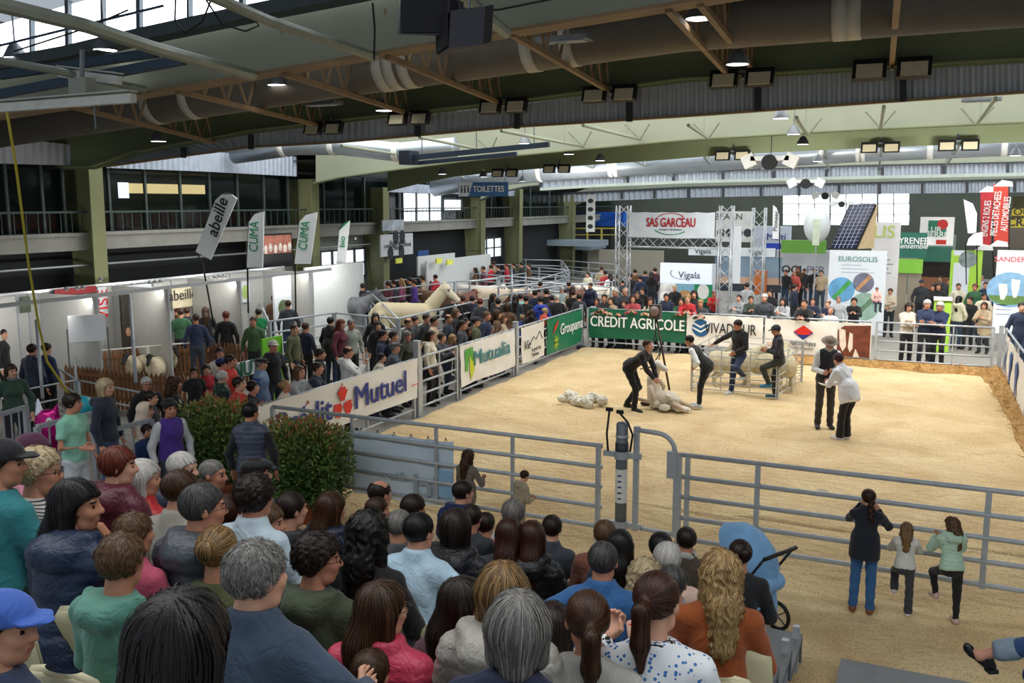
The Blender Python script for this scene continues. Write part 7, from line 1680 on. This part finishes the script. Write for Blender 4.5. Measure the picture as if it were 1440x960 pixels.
flag('red upright banner flag with white lettering, left of the pair', [(1379, 345), (1393, 345), (1397, 268), (1379, 270)], 37, RF, [(1398, 400), (1396, 345), (1398, 268)], 'ENGINS 2 ROUES', .3, TW, 88, 0, 'banner_flag', fit=1.25)
flag('taller orange-red upright banner flag with white vertical lettering', [(1398, 343), (1418, 343), (1418, 256), (1397, 259)], 36, mat('#cf3a22', .5, var=.05), [(1419, 400), (1419, 343), (1419, 256)], 'PIECES DETACHEES\nAUTOMOBILES', .3, TW, 88, 0, 'banner_flag', fit=1.5)
o, w, h = board('yellow_sign', 'yellow sign with black capitals at the right edge', 1421, 276, 1460, 320, 40, mat('#3c3a12', .6), cat='sign'); seg(o, [R4(0, h * .38, w, h * .62), R4(0, 0, w, h * .3)], mat('#c9b524', .5)); text('TOUS', .38, TK, o, (w * .34, -.02, h * .5), FRONT, .01); text('CRA', .42, TK, o, (w * .3, -.02, h * .16), FRONT, .03)
o = thing('balloon', 'large white round balloon sign left of the solar panel', 'balloon', PY(1149, 317, 38)); MB().ball((0, 0, 0), (.50, .45, .68), 24, 16).build('envelope', mat('#dfe3e3', .4, var=.04), o, True); seg(o, [R4(-.1, -.75, .16, .25)], mat('#cfd8c0', .5), y=-.47); MB().tube([(0, 0, -.65), (0, 0, -(o.location.z))], .03, 6).build('tether', CHROME, o)
o, w, h = board('hanging_banner', 'narrow white banner with sheep drawings hanging left of the gate', 824, 274, 836, 326, 40, mat('#cfd2cd', .6), cat='banner'); seg(o, [circ(w * .5, h * (.15 + .23 * i), .13, k=.8) for i in range(4)], TK)
for x in (.05, w - .05): MB().bar((x, 0, h), (x, 0, h + 1.0), .012).build('cord', TK, o)
# --- toilets sign
o, w, h = board('toilet_sign', 'blue hanging sign with white capitals and toilet pictograms', 645, 256, 714, 276, 27.5, mat('#33689e', .45, var=.02), cat='sign'); seg(o, [[(0, 0), (w * .20, 0), (w * .30, h), (0, h)]], mat('#dce6ee', .5)); text('TOILETTES', .27, TW, o, (w * .62, -.02, h * .5), FRONT, .016, sx=.86)
for i in range(3): seg(o, [R4(.09 + .12 * i, h * .25, .14 + .12 * i, h * .6), circ(.115 + .12 * i, h * .7, .03, 8)], TK, 'pictogram', -.012)
for x in (.1, w - .1): MB().bar((x, .02, h), (x, .02, h + .9), .012).build('cord', TK, o)
# --- left wall pictures
o, w, h = board('picture_screen', 'dark screen showing a row of people on red, left wall', 370, 328, 412, 376, XW + .3, mat('#17181c', .4), 'X', cat='screen'); seg(o, [R4(.05, h * .42, w - .05, h * .95)], mat('#a86a5a', .5, var=.5, vs=3)); seg(o, [circ(w * (.1 + .16 * i), h * (.55 + .05 * (i % 2)), w * .06, k=1.5) for i in range(6)], mat('#d8cfc6', .6, var=.4, vs=8), y=-.012)
o, w, h = board('event_banner', 'grey banner with small black horses and three lines of print', 536, 329, 581, 359, XW + .3, mat('#c6c9cc', .6), 'X', cat='banner')
for i, t in enumerate(('Association', 'concours du cheval', 'lourd')): text(t, .26, TK, o, (w * .5, -.02, h * (.62 - .13 * i)), FRONT)
seg(o, [circ(w * a_, h * b_, .22, k=1.2) for a_, b_ in ((.45, .86), (.65, .86), (.28, .14), (.62, .16))], TK)
o, w, h = board('picture_board', 'small landscape print on the gallery rail above the grey banner', 538, 309, 568, 324, XW + .2, mat('#9aa3aa', .6, var=.5, vs=2), 'X')
o, w, h = board('blue_sign', 'small blue sign right of the grey banner', 588, 352, 603, 363, XW + .3, mat('#2f4f8c', .5), 'X', cat='sign')
# --- booths along the left wall
XB = XW + .7
bo = thing('booth_row', 'row of white partition booths along the left wall', 'booth', (XB, 9, 0)); PB_ = mat('#bcbcb8', .6, var=.04)
ys = [9, 12.2] + [PX(x, 440, XB).y for x in (24, 56, 100, 160, 217, 266, 325, 372, 400)]; ys = sorted(ys)
for i in range(len(ys) - 1):
    n = 2
    for k in range(n):
        y0 = ys[i] + (ys[i + 1] - ys[i]) * k / n; y1 = ys[i] + (ys[i + 1] - ys[i]) * (k + 1) / n
        MB().box((0, (y0 + y1) / 2 - 9, 1.25), (.04, y1 - y0 - .05, 2.45)).build('partition', PB_, bo); MB().bar((.03, y1 - 9, 0), (.03, y1 - 9, 2.5), .05).build('post', CHROME, bo)
    if i % 2 and i > 1:
        MB().box((.9, ys[i] - 9, 1.25), (1.8, .04, 2.45)).build('side_partition', PB_, bo); MB().bar((1.8, ys[i] - 9, 0), (1.8, ys[i] - 9, 2.5), .05).build('post', CHROME, bo)
MB().bar((1.8, 0, 2.5), (1.8, ys[-1] - 9, 2.5), .06, .08).build('front_rail', CHROME, bo); MB().bar((.05, 0, 2.52), (.05, ys[-1] - 9, 2.52), .05, .06).build('top_rail', CHROME, bo)
LA = mat('#fff4e0', .5, var=0, emit=14)
def spot(label, px, py, X, s=.06, m=LA):
    o = thing('spotlight', label, 'lamp', PX(px, py, X)); MB().lathe([(.02, .08), (.05, .05), (s, 0)], n=12).build('housing', CHROME, o, True); MB().lathe([(0, -.005), (s * .9, 0)], n=12, cap=False).build('bulb', m, o); return o
for i, (x, y) in enumerate(((94, 408), (109, 407), (117, 406), (142, 395), (211, 399), (219, 398), (226, 397), (302, 391), (309, 390), (316, 390), (442, 336), (500, 336))): spot('small bright spotlight, %s from the left on the booth rail' % ORD[i], x, y, XB + 1.8 if i < 10 else XW, .05)
def wallp(name, label, x0, y0, x1, y1, m, dx=.05, cat='poster'): return board(name, label, x0, y0, x1, y1, XB + dx + .1, m, 'X', .03, cat)
o, w, h = wallp('poster', 'dark poster with a red header behind the booth visitors', 80, 404, 139, 462, mat('#343a34', .6, var=.3, vs=2)); seg(o, [R4(0, h * .84, w, h)], mat('#8c1d26', .6)); text('du terroir', .22, TW, o, (w * .7, -.02, h * .62), FRONT)
o, w, h = wallp('poster', 'narrow white poster with red vertical capitals', 140, 403, 152, 442, PW); t = text('VISE', .42, TR, o, (w * .5, -.02, h * .35), (0, 0, 0)); t.rotation_euler = (Matrix.Rotation(R(-90), 3, 'Y') @ Matrix.Rotation(R(90), 3, 'X')).to_euler()
o, w, h = wallp('poster', 'small dark green landscape poster on the left booth wall', 31, 417, 44, 439, mat('#4c5a44', .6, var=.6, vs=4))
o, w, h = wallp('poster', 'large white poster with lines of print and a yellow curve', 174, 400, 216, 466, PW); lines(o, w * .42, w * .85, h * .68, 4, .2, TK, .05); seg(o, [[(0, h * .1), (w, h * .25), (w, h * .16), (0, h * .0)]], mat('#e0c23c', .5))
o, w, h = wallp('poster', 'yellow framed poster with black script beside the dark column', 243, 403, 271, 432, mat('#e0d6b4', .5)); text('abeille', .4, TK, o, (w * .5, -.02, h * .6), FRONT)
o, w, h = wallp('poster', 'tall dark panel right of the yellow framed poster', 271, 402, 282, 440, mat('#4c4e52', .5))
o, w, h = wallp('poster', 'pale map poster with green patches on the far booth', 336, 396, 352, 425, PW); seg(o, [circ(w * .6, h * .5, w * .3, k=1.4)], mat('#a8c070', .6, var=.2))
o, w, h = board('roll_up', 'tall dark roll-up display with a face, beside the booth counter', 173, 414, 185, 468, -17.7, mat('#3a3430', .5, var=.5, vs=3), 'X', cat='display', z0=0); seg(o, [circ(w * .6, h * .6, w * .28, k=1.5)], mat('#c09070', .6))
o, w, h = board('roll_up', 'white roll-up display with dark round picture near the column foot', 386, 385, 410, 425, -17, PW, 'X', cat='display', z0=0); seg(o, [circ(w * .5, h * .6, w * .3)], mat('#5a6a4a', .6, var=.4))
q = PX(124, 480, -16.5); o = thing('notice_board', 'white notice board with faint print above the picket fence', 'board', (-16.5, q.y, q.z), R(50)); w, h = .74, .58; MB().box((0, 0, h / 2), (w, .03, h)).build('panel', mat('#f4f7fa', .5, var=0), o); lines(o, -w * .35, w * .3, h * .75, 6, .09, mat('#9aa4b0', .6), .012)
for x in (-.4, .4): MB().bar((x, .04, -q.z), (x, .04, h * .5), .03).build('leg', STEELD, o)
for i, (x, y, l, s) in enumerate(((218, 446, 'white high table beside the woman in pink', 1), (168, 462, 'small round white table behind the notice board', .75), (197, 462, 'low wooden stool table left of the white high table', .6))):
    q = G(x, y, 1.05 * s); o = thing('table', l, 'table', (q.x, q.y, 0)); MB().lathe([(.38, 1.05 * s), (.38, 1.08 * s), (0, 1.08 * s)], n=20).build('tabletop', WHITE if i < 2 else WOODF, o); MB().tube([(0, 0, 0), (0, 0, 1.05 * s)], .04, 8).build('leg', STEELD, o); MB().lathe([(.22, 0), (.2, .03), (.04, .05)], n=16).build('base', STEELD, o)
q = G(233, 470, .5); o = thing('counter', 'white counter with a yellow curve in the booth aisle', 'counter', (q.x, q.y, 0), R(60)); MB().box((0, 0, .52), (1.0, .5, 1.04)).build('body', PW, o); seg(o, [[(-.5, .1), (.5, .4), (.5, .28), (-.5, .0)]], mat('#e0c23c', .5), y=-.26)
o, w, h = board('green_board', 'bright lime board standing near the man in pale cap', 370, 474, 398, 505, -13.2, mat('#6cb52e', .5), 'X', cat='board', z0=0)
o, w, h = board('cloth_sign', 'white cloth with green capitals behind the red jackets', 334, 508, 360, 528, -12.4, PW, 'X', cat='sign'); text('NUT', .42, mat('#1f6a4a', .5, var=0), o, (w * .45, -.03, h * .5), FRONT, .02)
# booths under the gallery, far
for i, (x0, y0, x1, y1, l) in enumerate(((588, 358, 640, 384, 'white booth partition under the gallery, left half'), (600, 362, 690, 388, 'long white booth partition beyond the horses'), (430, 372, 512, 412, 'bright glazed booth front beyond the horse pens'))):
    o, w, h = board('partition', l, x0, y0, x1, y1, XW + .9 + .3 * i, mat('#cfd3d2', .5, var=.05), 'X', cat='booth', z0=0 if i else None)
for i, (x, y) in enumerate(((562, 366), (618, 366), (633, 368))): board('yellow_notice', 'small yellow notice, %s from the left beyond the horses' % ORD[i], x - 4, y - 3, x + 4, y + 4, XW + 1.6, mat('#e6e85a', .5), 'X', cat='notice')
# --- ceiling lamps, floodlights, projectors
LW = mat('#ffffff', .5, var=0, emit=5)
def bay_lamp(i, x, y, Y, s=.17):
    o = thing('bay_lamp', 'round white high-bay lamp, %s from the left under the roof' % ORD[i], 'lamp', PY(x, y, Y)); MB().lathe([(.05, .22), (.10, .16), (s, .02), (s, 0)], n=16, cap=False).build('housing', STEELD, o, True); MB().lathe([(0, 0), (s * .92, .004)], n=16, cap=False).build('diffuser', LW, o); MB().bar((0, 0, .2), (0, 0, .75), .02).build('hanger', STEELD, o)
for i, (x, y, Y) in enumerate(sorted(((148, 71, 10.0), (22, 82, 10), (40, 175, 15), (223, 199, 15.5), (390, 120, 13), (540, 156, 15.8), (983, 27, 11.5), (1037, 91, 14), (563, 237, 27), (622, 245, 29), (680, 249, 30), (738, 202, 24), (800, 217, 26), (844, 226, 28), (1098, 167, 20), (1116, 189, 24), (1129, 203, 27), (1150, 227, 32), (1428, 219, 31), (735, 255, 31)))): bay_lamp(i, x, y, Y)
FLM = mat('#d8cfae', .4, var=.05)
def floods(i, x, y, Y, s=1.0):
    c = PY(x, y, Y); o = thing('floodlight_pair', 'pair of square black floodlights, %s from the left on the roof cladding' % ORD[i], 'lamp', c)
    for k in (-1, 1): b_ = MB().box((k * .30 * s, 0, 0), (.46 * s, .12, .30 * s), M=Matrix.Rotation(R(-20), 3, 'X')).build('lamp_head', BLACK, o); MB().box((k * .30 * s, -.065, -.02), (.36 * s, .012, .22 * s), M=Matrix.Rotation(R(-20), 3, 'X')).build('lens', FLM, b_)
    MB().bar((-.5 * s, .05, .12), (.5 * s, .05, .12), .04).build('bracket', STEELD, o); MB().bar((0, .08, 0), (0, .3, .3), .05).build('arm', STEELD, o)
for i, (x, y, Y, s) in enumerate(sorted(((455, 180, 16.3, .85), (575, 166, 16.3, .85), (708, 149, 16.3, .9), (857, 132, 16.3, .95), (1043, 110, 16.3, 1), (1254, 97, 16.3, 1.1), (710, 243, 29.6, .9), (783, 237, 29.6, .9), (1030, 218, 29.6, 1), (1238, 207, 29.6, 1), (1348, 204, 29.6, 1)))): floods(i, x, y, Y, s)
def projector(i, x, y, Y, s):
    o = thing('projector_rig', 'white theatre projector cluster, %s from the nearest over the stands' % ORD[i], 'lamp', PY(x, y, Y)); MB().box((0, 0, .0), (1.0 * s, .5 * s, .12 * s)).build('tray', WHITE, o)
    for k in (-1, 1): MB().box((k * .55 * s, -.1, -.06), (.34 * s, .3 * s, .34 * s), M=Matrix.Rotation(R(25 * k), 3, 'Y')).build('lamp_head', WHITE, o)
    MB().lathe([(.20 * s, -.12), (.20 * s, .12)], c=(0, -.2 * s, -.1 * s), M=Matrix.Rotation(R(90), 3, 'X'), n=16).build('lens', BLACK, o); MB().bar((0, 0, 0), (0, 0, 1.2), .02).build('hanger', STEELD, o)
for i, a_ in enumerate(((1084, 223, 26, 1.0), (1134, 255, 36, .9), (1161, 273, 44, .8), (1184, 285, 52, .8))): projector(i, *a_)
# loudspeakers
for i, (x, y, rz, l) in enumerate(((602, 27, 12, 'left black loudspeaker hanging from the near roof girder'), (652, 47, -22, 'right black loudspeaker hanging lower from the near roof girder'))):
    o = thing('loudspeaker', l, 'speaker', PY(x, y, 8.3), R(rz * 2.2)); mb = MB().prism([(-.27, -.2, -.18), (.20, -.2, -.18), (.33, .1, -.15), (.20, .22, -.1), (-.2, .22, -.1), (-.3, .0, -.15)], (.02, .02, .34)); mb.build('cabinet', mat('#23232e', .6, var=.05), o)
    MB().box((-.03, -.21, .0), (.44, .02, .32)).build('grille', mat('#0f1016', .8, var=.1), o); MB().tube([(-.2, 0, .15), (-.15, .0, .42), (.15, 0, .42), (.25, 0, .1)], .015, 6).build('bracket', STEELD, o, True); MB().tube([(0, 0, .42), (0, .1, 1.2)], .03, 6).build('pole', STEELD, o, True)
# hoist beams and cables at upper left
for i, (a, b_, Y, l) in enumerate((((86, 103), (168, 113), 9.3, 'short white hoist beam at the upper left'), ((0, 152), (188, 138), 9.0, 'long white hoist beam with motor at the upper left'))):
    p, q = PY(*a, Y), PY(*b_, Y); o = thing('hoist_beam', l, 'beam', p); d = q - p; MB().bar((0, 0, 0), d, .10, .11).build('beam', mat('#c2c6c0', .5), o); MB().bar((0, 0, .09), d + Vector((0, 0, .09)), .16, .02).build('top_flange', mat('#aab0a8', .5), o)
    if i: MB().box(d * .64 + Vector((0, 0, .2)), (.3, .16, .2)).build('hoist_motor', mat('#8a8d84', .5, .4), o); MB().tube([d * .64 + Vector((0, 0, .2)), d * .66 + Vector((0, 0, .65))], .03, 6).build('chain', STEELD, o); MB().tube([d * .72, d * .72 + Vector((0, 0, -.35))], .012, 5).build('hook_chain', STEELD, o)
for i, P in enumerate((((247, -4), (246, 30), (262, 46), (285, 30), (296, 2)), ((290, 0), (312, 34), (345, 44), (364, 36), (352, 18)), ((600, 10), (700, 14), (790, -4)), ((524, 4), (527, 40), (526, 84)), ((20, 72), (120, 40), (180, 14)))):
    tag(MB().tube([PY(x, y, 9.2) for x, y in P], .012, 5).build('cable', BLACK, None, True), 'thin black cable, %s from the left below the near roof' % ['second', 'third', 'fifth', 'fourth', 'first'][i], 'cable')
o = thing('blue_lift_beam', 'dark blue double beam hung below the second roof bay', 'beam', PY(575, 222, 21.0)); d = PY(772, 203, 21.0) - o.location
MB().bar((0, 0, 0), d, .12, .12).build('beam', mat('#1f2d40', .5), o); MB().bar((.1, .3, -.12), d * .72 + Vector((.1, .3, -.12)), .1, .1).build('beam', mat('#1f2d40', .5), o); MB().box((0, 0, 0), (.3, .5, .35)).build('end_block', mat('#1a2230', .5), o)
for t in (.1, .5, .9): MB().bar(d * t, d * t + Vector((0, 0, 1.0)), .02).build('hanger', STEELD, o)
for i, (x, y, Y) in enumerate(((1063, 57, 13.6), (1380, 140, 22), (795, 55, 12.5), (453, 145, 15))):
    o = thing('air_heater', 'flat grey radiant heater, %s under the roof' % ['above the nearest cladding', 'at the upper right', 'behind the loudspeakers', 'upper left of centre'][i], 'heater', PY(x, y, Y)); MB().box((0, 0, 0), (.75, .3, .06)).build('case', mat('#6d7479', .5), o); MB().box((0, -.02, -.04), (.6, .2, .02)).build('grille', mat('#9aa6ac', .4), o); MB().bar((0, 0, .03), (0, 0, .6), .03).build('hanger', STEELD, o)
# ---------------------------------------------------------------- lettering as plain meshes
import bmesh
bpy.context.view_layer.update(); dg = bpy.context.evaluated_depsgraph_get()
for o in [o for o in bpy.data.objects if o.type == 'FONT']:
    me = bpy.data.meshes.new_from_object(o.evaluated_get(dg)); 
    if o.get('bold') and len(me.polygons):
        bm = bmesh.new(); src = me
        for k_, (dx, dy) in enumerate(((0, 0), (1, .35), (-1, -.35), (.4, -1), (-.4, 1))):
            t_ = src.copy(); t_.transform(Matrix.Translation((dx * o['bold'], dy * o['bold'] * .6, .0006 * k_))); bm.from_mesh(t_)
        me = bpy.data.meshes.new('lettering'); bm.to_mesh(me); bm.free(); [me.materials.append(m_) for m_ in src.materials]
    n = bpy.data.objects.new('tmp', me); COL.objects.link(n)
    n.parent = o.parent; n.location = o.location; n.rotation_euler = o.rotation_euler; n.scale = o.scale
    if o.get('fit') and len(me.vertices):
        xs_ = [v.co.x for v in me.vertices]; n.scale.x = (1 if o.scale.x > 0 else -1) * o['fit'] / (max(xs_) - min(xs_))
    nm = o.name.split('.')[0]
    if o.get('kind'): n['kind'] = o['kind']
    else: n['kind'] = 'stuff'
    bpy.data.objects.remove(o); n.name = nm
print('TRIS', sum(len(m.loops) - 2 * len(m.polygons) for m in bpy.data.meshes), 'OBJ', len(bpy.data.objects))
